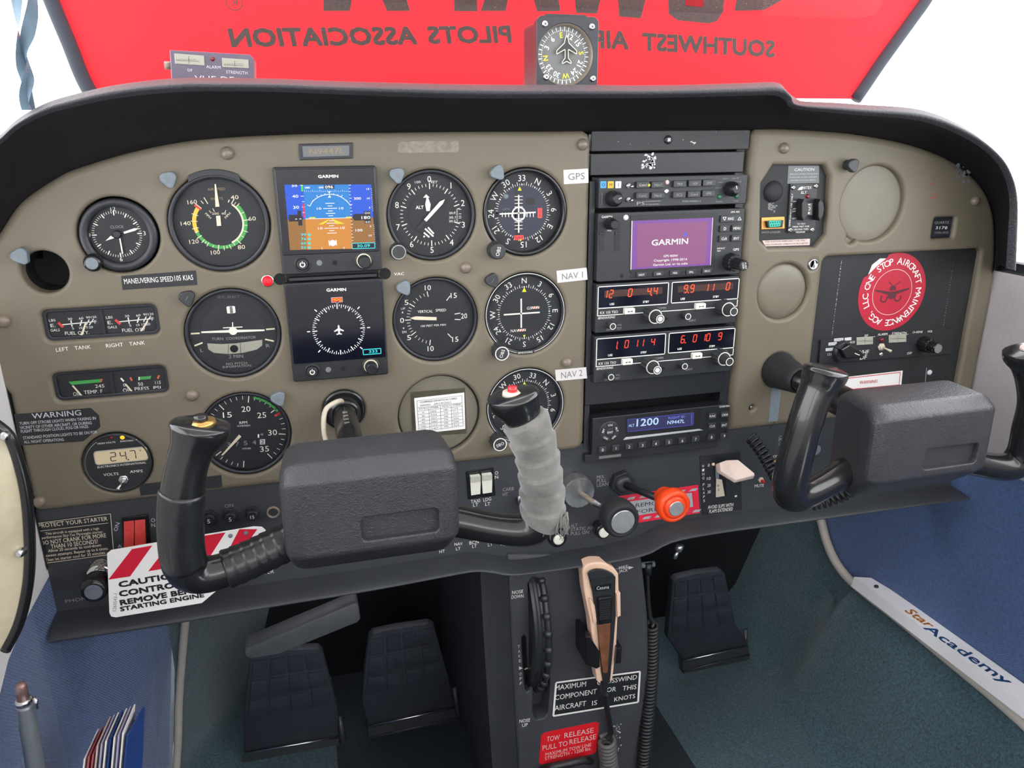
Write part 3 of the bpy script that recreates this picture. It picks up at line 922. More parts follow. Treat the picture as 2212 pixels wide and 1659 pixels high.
# ---- altimeter
cu, cv = COLS[2], ROWS[0]
FW = -9.0
T, w = gauge('altimeter', 'altimeter with two white hands beside the upper glass flight display', cu, cv, RI, fw=FW, lip=3.0, front=-2.5)
m = MB()
for k in range(50):
    a = k * 7.2
    if k % 5 == 0: m.tick(cu, cv, a, 23.4, 28.6, 0.85, w)
    elif not 82 < a < 107: m.tick(cu, cv, a, 25.6, 28.2, 0.5, w)
m.put(T, 'scale_marks', 'lume')
m = MB()
for k in range(10):
    a = math.radians(36 * k)
    m.text(str(k), cu + 32.2 * math.sin(a) + (1 if k == 1 else 0), cv + 32.2 * math.cos(a), 5.4, w)
m.put(T, 'numerals', 'lume')
zt = ZT(830, 350, 1050, 1659, FW); z_ = Z(830, 350, 1050, 1659, FW)
m = MB(); zt(m, '100', 498, 330, 592, 322, 44); zt(m, 'FEET', 730, 318, 868, 328, 44); zt(m, 'ALT', 514, 740, 640, 735, 58, bold=0.15); m.put(T, 'lettering', 'white_print')
m = MB()
for t, y in (('30.0', 832), ('30.1', 905), ('30.2', 965)): zt(m, t, 1056, y, 1160, y - 6, 40)
for k in range(14): m.sheet([z_(1172, 772 + 16 * k), z_(1200, 771 + 16 * k), z_(1200, 775 + 16 * k), z_(1172, 776 + 16 * k)], w)
for y in (768, 840, 880, 908, 980): m.sheet([z_(1215, y), z_(1255, y - 2), z_(1255, y + 6), z_(1215, y + 8)], w)
m.put(T, 'pressure_scale', 'white_print')
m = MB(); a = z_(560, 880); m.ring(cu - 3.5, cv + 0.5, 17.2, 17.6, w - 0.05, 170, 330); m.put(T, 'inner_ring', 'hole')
m = MB()
pts = [z_(640, 1140), z_(700, 1062), z_(760, 1066), z_(806, 1130), z_(806, 1216), z_(740, 1228), z_(660, 1222)]
for k in range(4):
    t = k / 4.0
    a = z_(660 - 6 * k + 10, 1080 + 42 * k); b = z_(806 - 42 * k, 1215 + 4 * k)
    if k == 0: a = z_(712, 1064); b = z_(806, 1168)
    if k == 1: a = z_(665, 1085); b = z_(800, 1212)
    if k == 2: a = z_(645, 1150); b = z_(735, 1225)
    if k == 3: a = z_(640, 1205); b = z_(660, 1222)
    m.line([a, b], 1.5, w)
m.put(T, 'striped_flag', 'lume')
m = MB(); z2 = Z(830, 350, 1050, 1659, FW + 1.5)
m.prism([z2(688, 800), z2(742, 798), z2(756, 690), z2(716, 580), z2(740, 578), z2(684, 526), z2(634, 582), z2(690, 580), z2(668, 690)], FW + 1, FW + 1.5); m.put(T, 'hundreds_hand', 'lume', label='short arrow hand')
m = MB(); z2 = Z(830, 350, 1050, 1659, FW + 2.5)
m.prism([z2(648, 938), z2(688, 972), z2(955, 680), z2(988, 608), z2(905, 645)], FW + 2, FW + 2.5); m.put(T, 'long_hand', 'lume')
m = MB(); m.prism([z2(540, 1060), z2(580, 1090), z2(690, 975), z2(648, 938)], FW + 1.9, FW + 2.3); m.put(T, 'hand_counterweight', 'bezel')
kb = P(857, 545, 2)
knob(T, 'setting_knob', kb[0] + 1, kb[1] + 1, -4, 9, 7.6, 7.2, 'cap_black', ringmat='grey_print')

# ---- vertical speed
cu, cv = COLS[2], ROWS[1]
FW = -8.0
T, w = gauge('vertical_speed_indicator', 'vertical speed gauge with its needle at zero', cu, cv, RI, fw=FW, lip=2.8, front=-2.5)
zt = ZT(830, 570, 1050, 1659, FW); z_ = Z(830, 570, 1050, 1659, FW)
m = MB()
for t, x, y in (('10', 710, 388), ('15', 1132, 514), ('20', 1300, 848), ('15', 1158, 1228), ('10', 756, 1380)): zt(m, t, x - 50, y + 3, x + 50, y - 3, 92)
for t, x, y in (('5', 362, 628), ('0', 290, 920), ('5', 404, 1200)): zt(m, t, x - 32, y + 2, x + 32, y - 2, 92)
m.put(T, 'numerals', 'lume')
m = MB()
for a, b, c, d in ((697, 448, 716, 536), (408, 648, 494, 698), (340, 916, 438, 912), (438, 1166, 516, 1106), (740, 1326, 752, 1238), (1014, 598, 1074, 520), (1146, 818, 1238, 800), (1148, 904, 1244, 908), (1034, 1136, 1100, 1204)): m.line([z_(a, b), z_(c, d)], 0.75, w)
for a, b, c, d in ((640, 488, 658, 530), (576, 516, 602, 556), (518, 560, 552, 600), (468, 608, 508, 640), (400, 712, 450, 732), (384, 760, 434, 772), (372, 810, 422, 818), (362, 862, 414, 864), (368, 966, 420, 960), (382, 1016, 432, 1004), (400, 1066, 448, 1046), (426, 1112, 470, 1084), (500, 1202, 536, 1164), (554, 1242, 582, 1204), (614, 1274, 634, 1230), (678, 1294, 690, 1248)): m.line([z_(a, b), z_(c, d)], 0.45, w)
m.put(T, 'scale_marks', 'lume')
m = MB(); zt(m, 'VERTICAL', 545, 778, 790, 770, 48); zt(m, 'SPEED', 838, 757, 1006, 750, 48); zt(m, '100 FEET PER MIN', 596, 1014, 1002, 990, 36); zt(m, 'UP', 272, 732, 342, 724, 36); zt(m, 'DN', 294, 1112, 362, 1106, 42)
m.sheet([z_(284, 802), z_(312, 800), z_(297, 770)], w); m.sheet([z_(300, 1040), z_(328, 1036), z_(318, 1066)], w)
m.put(T, 'lettering', 'white_print')
m = MB(); z2 = Z(830, 570, 1050, 1659, FW + 2)
m.prism([z2(852, 920), z2(854, 868), z2(510, 856), z2(418, 884), z2(502, 912)], FW + 1.5, FW + 2); m.put(T, 'needle', 'cream_print')

# ---- course indicators
def compass_rose(m, cu, cv, r, w, off, n_h, minor=True):
    for k in range(72):
        a = k * 5 + off
        if k % 6 == 0: m.tick(cu, cv, a, r - 3.0, r - 1.4, 1.1, w)
        elif k % 2 == 0: m.tick(cu, cv, a, r - 3.0, r + 0.4, 0.55, w)
        else: m.tick(cu, cv, a, r - 3.0, r - 1.2, 0.45, w)
def rose_text(m, cu, cv, r, w, off, h):
    for i, t in enumerate(('N', '3', '6', 'E', '12', '15', 'S', '21', '24', 'W', '30', '33')):
        a = i * 30 + off
        m.text(t, cu + r * math.sin(math.radians(a)), cv + r * math.cos(math.radians(a)), h, w, rot=-a)
cu, cv = COLS[3], ROWS[0]; FW = -10.0
T, w = gauge('course_deviation_indicator', 'top right course indicator with red GS and NAV flags, beside the GPS label', cu, cv, RI, fw=FW, lip=3.4, front=-1.5, bez='gloss_black')
m = MB(); m.disc(cu - 0.5, cv, 24.5, w - 0.05); m.put(T, 'inner_face', 'dial_blue')
m = MB(); compass_rose(m, cu - 0.5, cv, 27.5, w, 28.5, 1); m.put(T, 'scale_marks', 'white_print')
m = MB(); rose_text(m, cu - 0.5, cv, 31.2, w, 28.5, 5.6); m.put(T, 'numerals', 'white_print')
z_ = Z(1030, 350, 1260, 1734, FW); zt = ZT(1030, 350, 1260, 1734, FW)
m = MB(); m.sheet([z_(612, 402), z_(702, 402), z_(702, 1200), z_(625, 1200)], w); m.sheet([z_(302, 818), z_(640, 800), z_(640, 900), z_(302, 905)], w); m.put(T, 'needle_slots', 'radio_dark')
m = MB(); m.line([z_(680, 535), z_(680, 1150)], 1.3, w + 0.3); m.put(T, 'course_needle', 'lume')
m = MB(); m.line([z_(368, 846), z_(958, 818)], 1.3, w + 0.3); m.put(T, 'glideslope_needle', 'lume')
m = MB(); c0 = z_(682, 845); m.ring(c0[0], c0[1], 5.6, 7.0, w + 0.1)
for k in (-4, -3, -2, -1, 1, 2, 3, 4):
    a = z_(680, 845 + 56 * k + (20 if k > 0 else -60)); m.line([(a[0] - 4, a[1]), (a[0] + 4, a[1])], 0.6, w + 0.05)
    a = z_(682 + 52 * k + (30 if k > 0 else -60), 858); m.line([(a[0], a[1] - 2.2), (a[0], a[1] + 2)], 0.8, w + 0.05)
m.put(T, 'deviation_marks', 'white_print')
m = MB(); m.sheet([z_(666, 466), z_(728, 464), z_(696, 396)], w + 0.1); m.sheet([z_(692, 1262), z_(728, 1258), z_(710, 1292)], w + 0.5); m.put(T, 'course_pointer', 'lime')
m = MB(); m.sheet([z_(988, 750), z_(1062, 750), z_(1062, 910), z_(988, 912)], w + 0.2); f = m.put(T, 'glideslope_flag', 'flag_red')
m = MB(); zt(m, 'G', 1012, 806, 1042, 804, 48, up=0.3); zt(m, 'S', 1014, 870, 1044, 868, 48, up=0.3); m.put(f, 'lettering', 'black_print')
m = MB(); m.sheet([z_(606, 1194), z_(760, 1188), z_(762, 1266), z_(608, 1272)], w + 0.2); f = m.put(T, 'navigation_flag', 'flag_red')
m = MB(); zt(m, 'NAV', 622, 1234, 748, 1228, 52, up=0.3); m.put(f, 'lettering', 'black_print')
m = MB(); m.sheet([z_(794, 588), z_(940, 582), z_(940, 690), z_(794, 696)], w + 0.05); m.put(T, 'flag_window', 'radio_dark')
m = MB(); a = z_(474, 558); m.lathe(a[0], a[1], [(2.6, w), (2.4, w + 0.8), (1.2, w + 1.1)], 20); m.put(T, 'annunciator_lens', 'cap_grey')
m = MB(); zt(m, 'GPS', 418, 768, 536, 762, 36); m.put(T, 'faint_lettering', 'dim_print')
a = P(1072, 543, 4); k = knob(T, 'obs_knob', a[0], a[1] + 1, -4, 12, 8.4, 7.4, 'cap_black')
m = MB(); m.text('OBS', a[0], a[1] + 1, 3.4, 12.2, rot=75); m.put(k, 'lettering', 'white_print')
for row, nm, lab, off in ((1, 'nav', 'middle right course indicator with north at the top, beside the NAV 1 label', 0), (2, 'nav', 'lower right course indicator partly hidden by the taped yoke grip', 46)):
    cu, cv = COLS[3], ROWS[row]; FW = -7.0
    T, w = gauge('course_deviation_indicator', lab, cu, cv, RI, fw=FW, lip=3.0, front=-2.0)
    m = MB(); m.ring(cu, cv, RI - 0.8, RI - 0.3, -1.85, n=64); m.put(T, 'white_rim_line', 'white_print')
    m = MB(); compass_rose(m, cu, cv, 28.2, w, off, 1); m.put(T, 'scale_marks', 'white_print')
    m = MB(); rose_text(m, cu, cv, 32.2, w, off, 5.4); m.put(T, 'numerals', 'white_print')
    m = MB(); m.ring(cu, cv, 25.0, 25.25, w); m.put(T, 'inner_ring', 'hole')
    ux = -3.2 if row == 1 else -2
    m = MB(); m.line([(cu + ux, cv + 14.5), (cu + ux, cv - 15)], 1.5, w + 0.3); m.put(T, 'course_needle', 'lume')
    m = MB(); m.line([(cu - 21, cv - 0.5), (cu + 16, cv - 0.5)], 1.5, w + 0.3); m.put(T, 'glideslope_needle', 'lume')
    m = MB(); m.sheet([(cu - 2.3, cv + 21), (cu + 2.3, cv + 21), (cu, cv + 25.6)], w + 0.1); m.sheet([(cu - 1.4, cv - 22.6), (cu + 1.4, cv - 22.6), (cu, cv - 25.4)], w + 0.1); m.put(T, 'course_pointer', 'lime')
    m = MB(); m.text('GS', cu + 5, cv + 4.4, 2.8, w); m.text('NAV', cu - 10, cv - 17.5, 2.8, w); m.put(T, 'lettering', 'white_print')
    for fx, fy, nn in ((cu + 11.5, cv + 4.6, 'glideslope_flag'), (cu - 2.5, cv - 17.4, 'navigation_flag')):
        m = MB(); m.sheet(rrect(fx - 4, fx + 4, fy - 1.2, fy + 1.2), w + 0.1); f = m.put(T, nn, 'white_print')
        m = MB()
        for s_ in (-2.6, 0, 2.6): m.sheet([(fx + s_ - 1.2, fy - 1.2), (fx + s_, fy - 1.2), (fx + s_ + 1.2, fy + 1.2), (fx + s_, fy + 1.2)], w + 0.15)
        m.put(f, 'red_stripes', 'flag_orange')
    m = MB(); m.box(cu - 9, cu + 9, cv - 41, cv - 37.5, -4, -1.6, 1); b = m.put(T, 'maker_tab', 'bezel')
    m = MB(); m.text('BENDIX/KING', cu - 0.5, cv - 39.2, 1.9, -1.4, width=15); m.put(b, 'lettering', 'white_print')
    a = (P(1078, 757, 2) if row == 1 else P(1074, 951, 2))
    k = knob(T, 'obs_knob', a[0], a[1], -4, 14, 8.4, 7.6, 'cap_black', ribs=True, ringmat='white_print')
    m = MB(); m.text('OBS', a[0], a[1], 3.2, 14.2, rot=(70 if row == 1 else 200)); m.put(k, 'lettering', 'white_print')

# ---- turn coordinator
cu, cv = COLS[0], ROWS[1]; FW = -6.5
T, w = gauge('turn_coordinator', 'turn coordinator dial with white aeroplane symbol and inclinometer ball', cu, cv, RI, fw=FW, lip=3.0, front=-1.5)
z_ = Z(0, 500, 740, 2212, FW); zt = ZT(0, 500, 740, 2212, FW)
m = MB(); m.disc(cu, cv, 27.5, w - 0.1); m.put(T, 'inner_face', 'bezel')
m = MB(); a = z_(1505, 642); m.disc(a[0], a[1], 3.6, w + 0.45)
m.add([(*z_(1300, 645), w + .3), (*z_(1300, 655), w + .3), (*z_(1505, 652), w + .3), (*z_(1708, 642), w + .3), (*z_(1708, 632), w + .3), (*z_(1505, 634), w + .3)], [(0, 1, 2, 3, 4, 5)])
m.line([z_(1440, 622), z_(1566, 616)], 0.9, w + .3); m.line([z_(1503, 640), z_(1502, 586)], 0.9, w + .3); m.put(T, 'aeroplane_symbol', 'lume')
m = MB()
for q in ((1232, 660, 1290, 657), (1718, 632, 1774, 628), (1256, 738, 1308, 718), (1712, 696, 1768, 708)): m.line([z_(q[0], q[1]), z_(q[2], q[3])], 1.4, w)
m.put(T, 'bank_marks', 'cream_print')
m = MB(); zt(m, 'TURN', 1368, 694, 1440, 692, 19); zt(m, 'COORDINATOR', 1460, 692, 1652, 682, 19); zt(m, '2 MIN.', 1478, 808, 1578, 804, 24); zt(m, 'L', 1294, 768, 1312, 767, 24); zt(m, 'R', 1718, 738, 1742, 736, 24)
zt(m, 'NO PITCH', 1460, 856, 1596, 848, 16); zt(m, 'INFORMATION', 1438, 876, 1620, 864, 16); m.put(T, 'lettering', 'grey_print')
m = MB(); zt(m, 'D.C. ELECT', 1408, 424, 1548, 420, 16); m.put(T, 'faint_lettering', 'dim_print')
m = MB()
up_ = [z_(1338, 722), z_(1430, 727), z_(1520, 722), z_(1610, 710), z_(1694, 698)]; dn = [z_(1694, 735), z_(1660, 762), z_(1570, 784), z_(1480, 792), z_(1380, 784), z_(1344, 760)]
m.prism(up_ + dn, w - 0.1, w + 0.5, 0.4); tb = m.put(T, 'inclinometer_tube', 'meter_face')
m = MB(); a = z_(1512, 756); m.lathe(a[0], a[1], [(3.5, w + 0.5), (3.2, w + 1.2), (2, w + 1.8)], 24); m.put(tb, 'ball', 'hole')
m = MB(); m.line([z_(1476, 726), z_(1474, 790)], 0.4, w + 0.6); m.line([z_(1552, 718), z_(1554, 784)], 0.4, w + 0.6); m.put(tb, 'centre_lines', 'hole')
m = MB(); a = z_(1492, 505); m.box(a[0] - 3.6, a[0] + 3.6, a[1] - 3.2, a[1] + 3.2, w, w + 0.4, 1); m.put(T, 'power_flag', 'white_print')
m = MB(); m.box(a[0] - 1.0, a[0] + 1.4, a[1] - 3.0, a[1] + 3.0, w, w + 0.5); m.put(T, 'power_flag_stripe', 'dim_print')

# ---- tachometer
cu, cv = COLS[0], ROWS[2]; FW = -8.0
T, w = gauge('tachometer', 'engine rpm gauge with hour counter behind the pilot yoke grip', cu, cv, RI, fw=FW, lip=2.8, front=-2.5)
z_ = Z(0, 500, 740, 2212, FW); zt = ZT(0, 500, 740, 2212, FW)
m = MB(); m.ring(cu, cv, 34.0, 36.2, w, 17, 60); m.put(T, 'green_arc', 'green_arc')
m = MB(); m.tick(cu, cv, 64, 30.5, 36.2, 2.0, w); m.put(T, 'red_line', 'red_mark')
m = MB()
for i in range(0, 36):
    a = 10 + (i - 20) * 9.0
    if i % 5 == 0: m.tick(cu, cv, a, 29.5, 36, 0.8, w)
    else: m.tick(cu, cv, a, 32.5, 36, 0.5, w)
m.put(T, 'scale_marks', 'lume')
m = MB()
for t, x, y in (('15', 1468, 1184), ('20', 1588, 1146), ('25', 1690, 1186), ('30', 1760, 1298), ('35', 1708, 1404), ('10', 1398, 1262)): zt(m, t, x - 29, y + 2, x + 29, y - 2, 40)
zt(m, '5', 1418, 1365, 1446, 1364, 40); m.put(T, 'numerals', 'lume')
m = MB(); zt(m, 'RPM', 1546, 1236, 1596, 1232, 20); zt(m, 'HUNDREDS', 1532, 1256, 1616, 1252, 11); zt(m, 'HOURS', 1566, 1402, 1620, 1400, 11); zt(m, '1', 1664, 1320, 1674, 1320, 26); zt(m, '10', 1684, 1310, 1698, 1310, 14); m.put(T, 'lettering', 'white_print')
m = MB(); [zt(m, t, x - 12, y + 1, x + 12, y - 1, 30) for t, x, y in (('3', 1478, 1376), ('7', 1532, 1372), ('5', 1586, 1366), ('4', 1642, 1362))]; m.put(T, 'hour_digits', 'grey_print')
m = MB(); m.sheet([z_(1678, 1342), z_(1712, 1340), z_(1712, 1374), z_(1678, 1376)], w); hd = m.put(T, 'tenths_window', 'mkr_white')
m = MB(); zt(m, '2', 1684, 1358, 1706, 1357, 26, up=0.2); m.put(hd, 'lettering', 'black_print')
z2 = Z(0, 500, 740, 2212, FW + 2)
m = MB(); m.prism([z2(1544, 1312), z2(1558, 1326), z2(1440, 1446), z2(1428, 1446)], FW + 1.5, FW + 2); m.put(T, 'needle', 'cream_print')

# ---- clock
cu, cv = -231.2, 171.0; FW = -4.5
T, w = gauge('panel_clock', 'round panel clock with white hands near the top left corner', cu, cv, 29.4, fw=FW, lip=6.2, front=1.0, face='dial', cat_='clock', group=None)
c2, d2 = P(253, 506, FW)
m = MB()
for k in range(60):
    if k % 5 == 0: m.tick(c2, d2, k * 6, 15.6, 19.2, 0.9, w)
    else: m.tick(c2, d2, k * 6, 17.2, 19.2, 0.4, w)
m.put(T, 'scale_marks', 'lume')
m = MB()
for t, a in (('12', 0), ('3', 90), ('6', 180), ('9', 270)): m.text(t, c2 + 21.2 * math.sin(math.radians(a)), d2 + 20.9 * math.cos(math.radians(a)), 3.4, w)
m.put(T, 'numerals', 'lume')
z_ = Z(0, 0, 740, 2212, FW); zt = ZT(0, 0, 740, 2212, FW)
m = MB(); zt(m, 'CLOCK', 712, 1466, 800, 1463, 20); m.put(T, 'lettering', 'grey_print')
z2 = Z(0, 0, 740, 2212, FW + 1.5)
m = MB(); m.prism([z2(796, 1498), z2(802, 1510), z2(872, 1490), z2(898, 1474), z2(866, 1474)], FW + 1, FW + 1.4); m.put(T, 'hour_hand', 'lume')
m = MB(); m.prism([z2(680, 1556), z2(716, 1522), z2(738, 1538)], FW + 1, FW + 1.4); m.put(T, 'hand_tail', 'lume')
m = MB(); m.prism([z2(770, 1540), z2(778, 1538), z2(796, 1636), z2(788, 1642)], FW + 1.5, FW + 1.9); m.put(T, 'minute_hand', 'lume')
m = MB(); m.lathe(c2, d2, [(3.2, w), (3.2, w + 2.2), (2.4, w + 2.6)], 24); m.put(T, 'hub', 'bezel')
a = P(202, 567, 3); m = MB(); m.lathe(a[0], a[1], [(7.4, -5), (7.4, 5), (6.6, 8), (5.2, 9)], 32); k = m.put(T, 'setting_knob', 'gloss_black')
m = MB(); m.disc(a[0], a[1], 4.8, 9.1); m.put(k, 'knob_face', 'cap_grey')

# ---- volt and ammeter
cu, cv = volt; FW = -0.6
T = thing('volt_ammeter', 'round digital volt and amp meter reading 24.7 with lit display', 'gauge', (cu, cv, 0))
m = MB(); m.lathe(cu, cv, [(29.4, -12), (28.6, 0.2), (27.6, 1.0), (26.6, 1.0), (26.2, 0.2)], 56); m.put(T, 'bezel', 'black')
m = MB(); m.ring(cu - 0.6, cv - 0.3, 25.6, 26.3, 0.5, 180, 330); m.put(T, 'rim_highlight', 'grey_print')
z_ = Z(0, 860, 480, 2096, 0.6); zt = ZT(0, 860, 480, 2096, 0.6)
lc = (P(262, 984)[0], P(262, 984)[1])
m = MB(); m.box(lc[0] - 22.2, lc[0] + 22.2, lc[1] - 6.8, lc[1] + 6.8, 0, 0.8, 3); m.put(T, 'display_frame', 'grey_print')
m = MB(); m.box(lc[0] - 21.4, lc[0] + 21.4, lc[1] - 6.0, lc[1] + 6.0, 0, 0.95, 2.5); d = m.put(T, 'display', 'e_lcd')
m = MB()
for t, x in (('2', -6.5), ('4', 1.8), ('7', 9.8)): m.seg7(t, lc[0] + x, lc[1], 8.0, 4.4, 1.1, 0.8, 0.0)
m.disc(lc[0] + 5.4, lc[1] - 4.2, 0.7, 1.1, 10); m.text('V', lc[0] + 16.5, lc[1] + 3.6, 2.4, 1.1); m.put(d, 'digits', 'lcd_digit')
m = MB(); zt(m, 'HIGH VOLTS', 920, 430, 1088, 414, 16); zt(m, 'DISCHARGE', 1136, 408, 1294, 394, 16); zt(m, 'ELECTRONICS INTERNATIONAL', 920, 652, 1378, 606, 20, slant=.2); zt(m, 'VOLTS', 976, 724, 1118, 712, 28); zt(m, 'AMPS', 1226, 694, 1346, 686, 28); m.put(T, 'lettering', 'white_print')
m = MB(); a = z_(1154, 370); m.lathe(a[0], a[1], [(2.0, 0), (1.8, 1.2), (0.8, 1.8)], 20); m.put(T, 'amber_lamp', 'e_amber')
m = MB(); a = z_(1048, 374); m.lathe(a[0], a[1], [(1.4, 0), (1.2, 0.9), (0.6, 1.2)], 16); m.put(T, 'red_lamp', 'led_red_off')
def toggle(T, cu, cv, w, r, tip, mt='steel'):
    m = MB(); m.lathe(cu, cv, [(r, w), (r, w + 1.6), (r * 0.8, w + 2.0)], 6, ribs=0); n = m.put(T, 'nut', mt)
    m = MB(); m.lathe(cu, cv, [(r * 0.62, w), (r * 0.62, w + 3.2), (r * 0.4, w + 3.4)], 20); m.put(T, 'bushing', mt)
    m = MB(); m.tube([(cu, cv, w + 3), (cu + tip[0] * .5, cv + tip[1] * .5, w + 3 + tip[2] * .5), (cu + tip[0], cv + tip[1], w + 3 + tip[2])], [1.0, 1.1, 1.7], 12); m.put(T, 'lever', mt)
a = z_(1168, 765); toggle(T, a[0], a[1], 0.4, 4.6, (-3.5, -4.5, 9))

# ---- fuel and oil gauges
for (u0, u1, v0, v1), nm, lab in ((FUEL, 'fuel_gauge', 'paired fuel quantity gauge above the tank lettering'), (OIL, 'oil_gauge', 'paired oil temperature and pressure gauge with green bands')):
    T = thing(nm, lab, 'gauge', ((u0 + u1) / 2, (v0 + v1) / 2, -5), 'twin bar gauges')
    mid = (u0 + u1) / 2
    FW = -6.0; w = FW + 0.2
    m = MB(); m.plate(rrect(u0 - 3, u1 + 3, v0 - 3, v1 + 3, 5), [rrect(u0 + 1, u1 - 1, v0 + 1, v1 - 1, 3)], -4, 0.8, 6); m.put(T, 'frame', 'bezel')
    for x0, x1 in ((u0, mid - 0.8), (mid + 0.8, u1)):
        m = MB(); m.sheet(rrect(x0, x1, v0, v1), FW); m.put(T, 'dial_face', 'dial')
    m = MB(); m.box(mid - 1.2, mid + 1.2, v0, v1, FW, -4.6); m.put(T, 'divider', 'bezel')
    m = MB(); m.sheet(rrect(u0, u1, v0, v1, 3), -4.5); m.put(T, 'glass', 'glass')
    z_ = Z(0, 500, 740, 2212, FW); zt = ZT(0, 500, 740, 2212, FW)
    if nm == 'fuel_gauge':
        for dx, dy in ((0, 0), (369, -19)):
            m = MB(); q = lambda a, b: z_(a + dx, b + dy)
            m.line([q(400, 602), q(606, 582)], 0.8, w); m.line([q(458, 574), q(466, 614)], 1.0, w); m.line([q(528, 572), q(518, 608)], 1.0, w); m.line([q(576, 568), q(558, 602)], 0.8, w); m.line([q(604, 566), q(576, 604)], 0.8, w); m.put(T, 'scale_marks', 'white_print')
            m = MB(); m.line([q(376, 588), q(408, 618)], 2.2, w + .02); m.put(T, 'red_mark', 'red_mark')
            m = MB()
            for t, a, b, c, h in (('30', 438, 466, 564, 16), ('60', 510, 538, 560, 16), ('90', 556, 582, 554, 16), ('120', 588, 622, 552, 16), ('5', 466, 478, 625, 16), ('10', 512, 532, 622, 16), ('15', 546, 568, 618, 16), ('20', 574, 600, 617, 16), ('LBS', 316, 358, 573, 18), ('GALS', 326, 386, 636, 18), ('FUEL QTY.', 420, 576, 656, 24)): zt(m, t, a + dx, c + dy + 2, b + dx, c + dy - (4 if len(t) > 5 else 1), h)
            zt(m, 'E.', 326 + dx, 608 + dy, 358 + dx, 606 + dy, 24); zt(m, 'F', 610 + dx, 584 + dy, 624 + dx, 583 + dy, 24); m.put(T, 'lettering', 'white_print')
        for a, b, c, d in ((556, 588, 524, 684), (954, 578, 900, 662)):
            m = MB(); m.line([z_(a, b), z_(c, d)], 1.5, w + 0.8); m.put(T, 'needle', 'cream_print')
    else:
        m = MB(); m.sheet([z_(442, 970), z_(652, 952), z_(644, 974), z_(462, 990)], w); m.put(T, 'green_band', 'green_arc')
        m = MB(); m.sheet([z_(652, 952), z_(664, 951), z_(656, 973), z_(644, 974)], w); m.put(T, 'red_mark', 'flag_orange')
        m = MB(); m.sheet([z_(902, 938), z_(978, 932), z_(972, 952), z_(902, 958)], w); m.put(T, 'green_band', 'green_arc')
        for a, b, c, d in ((842, 942, 852, 964), (1028, 928, 1018, 950)):
            m = MB(); m.line([z_(a, b), z_(c, d)], 1.5, w); m.put(T, 'red_mark', 'flag_orange')
        m = MB(); m.line([z_(780, 946), z_(800, 968)], 1.5, w); m.line([z_(898, 938), z_(898, 960)], 1.0, w + .05); m.put(T, 'white_mark', 'white_print')
        m = MB()
        for t in (('245', 614, 1000, 674, 996, 24), ('OIL', 472, 1050, 520, 1046, 26), ('TEMP. F', 542, 1040, 662, 1030, 26), ('50', 892, 986, 924, 984, 24), ('115', 1002, 976, 1038, 974, 22), ('PSI', 992, 1010, 1038, 1008, 26), ('PRESS', 870, 1018, 962, 1012, 26), ('OIL', 794, 1026, 846, 1022, 26), ('0', 796, 992, 812, 990, 22)): zt(m, *t)
        m.put(T, 'lettering', 'white_print')
        for a, b, c, d in ((470, 992, 546, 1078), (810, 982, 870, 1050)):
            m = MB(); m.line([z_(a, b), z_(c, d)], 1.4, w + 0.8); m.put(T, 'needle', 'cream_print')

# ---- compass deviation card behind the round opening
cu, cv = COLS[2], ROWS[2]
T = thing('compass_deviation_card', 'compass deviation card in clear film on a round khaki blank', 'card', (cu, cv, -6))
m = MB(); m.lathe(cu, cv, [(RI + 0.6, -9), (RI + 0.4, -6.5), (RI - 2, -6), (20, -6)], 56); m.put(T, 'round_blank', 'blank_disc')
m = MB(); m.ring(cu, cv, RI - 0.7, RI + 0.3, -5.7, n=64); m.put(T, 'edge_gap', 'hole')
z_ = Z(840, 780, 1280, 2212, -5.6); zt = ZT(840, 780, 1280, 2212, -5.2)
m = MB(); m.prism([z_(214, 340), z_(825, 290), z_(848, 785), z_(240, 830)], -6, -5.7); m.put(T, 'clear_film', 'film')
m = MB(); m.prism([z_(275, 403), z_(818, 342), z_(830, 735), z_(298, 790)], -5.9, -5.4); cd = m.put(T, 'paper_card', 'white_paper')
m = MB(); z_ = Z(840, 780, 1280, 2212, -5.2); ln = lambda *q: m.line([z_(q[i], q[i + 1]) for i in range(0, len(q), 2)], 0.28, -5.15)
ln(304, 432, 792, 374, 808, 702, 326, 770, 304, 432); ln(310, 508, 796, 452); ln(433, 500, 446, 754); ln(558, 482, 568, 738); ln(676, 470, 688, 720)
for k in range(6): ln(314 + 2 * k, 545 + 37 * k, 798 + 2 * k, 488 + 36 * k)
m.put(cd, 'ruled_lines', 'black_print')
m = MB(); zt(m, 'COMPASS DEVIATION CARD', 338, 448, 738, 404, 24); zt(m, 'SWUNG:', 342, 484, 456, 470, 20); zt(m, 'TO FLY', 326, 522, 424, 512, 20); zt(m, 'STEER', 448, 508, 540, 498, 20); zt(m, 'TO FLY', 574, 494, 666, 484, 20); zt(m, 'STEER', 692, 478, 782, 468, 20)
for i, (a, b) in enumerate((('N', '180'), ('30', '210'), ('60', '240'), ('90', '270'), ('120', '300'), ('150', '330'))):
    zt(m, a, 372 - 7 * len(a), 560 + 37 * i, 372 + 9 * len(a), 557 + 37 * i, 18); zt(m, b, 596 + i, 530 + 36 * i, 640 + i, 526 + 36 * i, 18)
m.put(cd, 'printed_text', 'black_print')
m = MB(); zt(m, '09/19/2021', 490, 468, 672, 446, 26, slant=.3)
for i, (a, b) in enumerate((('004', '179'), ('034', '212'), ('057', '237'), ('083', '266'), ('117', '296'), ('147', '324'))):
    zt(m, a, 452 + 3 * i, 548 + 37 * i, 516 + 3 * i, 542 + 37 * i, 20, slant=.25); zt(m, b, 694 + 2 * i, 520 + 36 * i, 752 + 2 * i, 512 + 36 * i, 20, slant=.25)
m.put(cd, 'handwriting', 'dim_print')
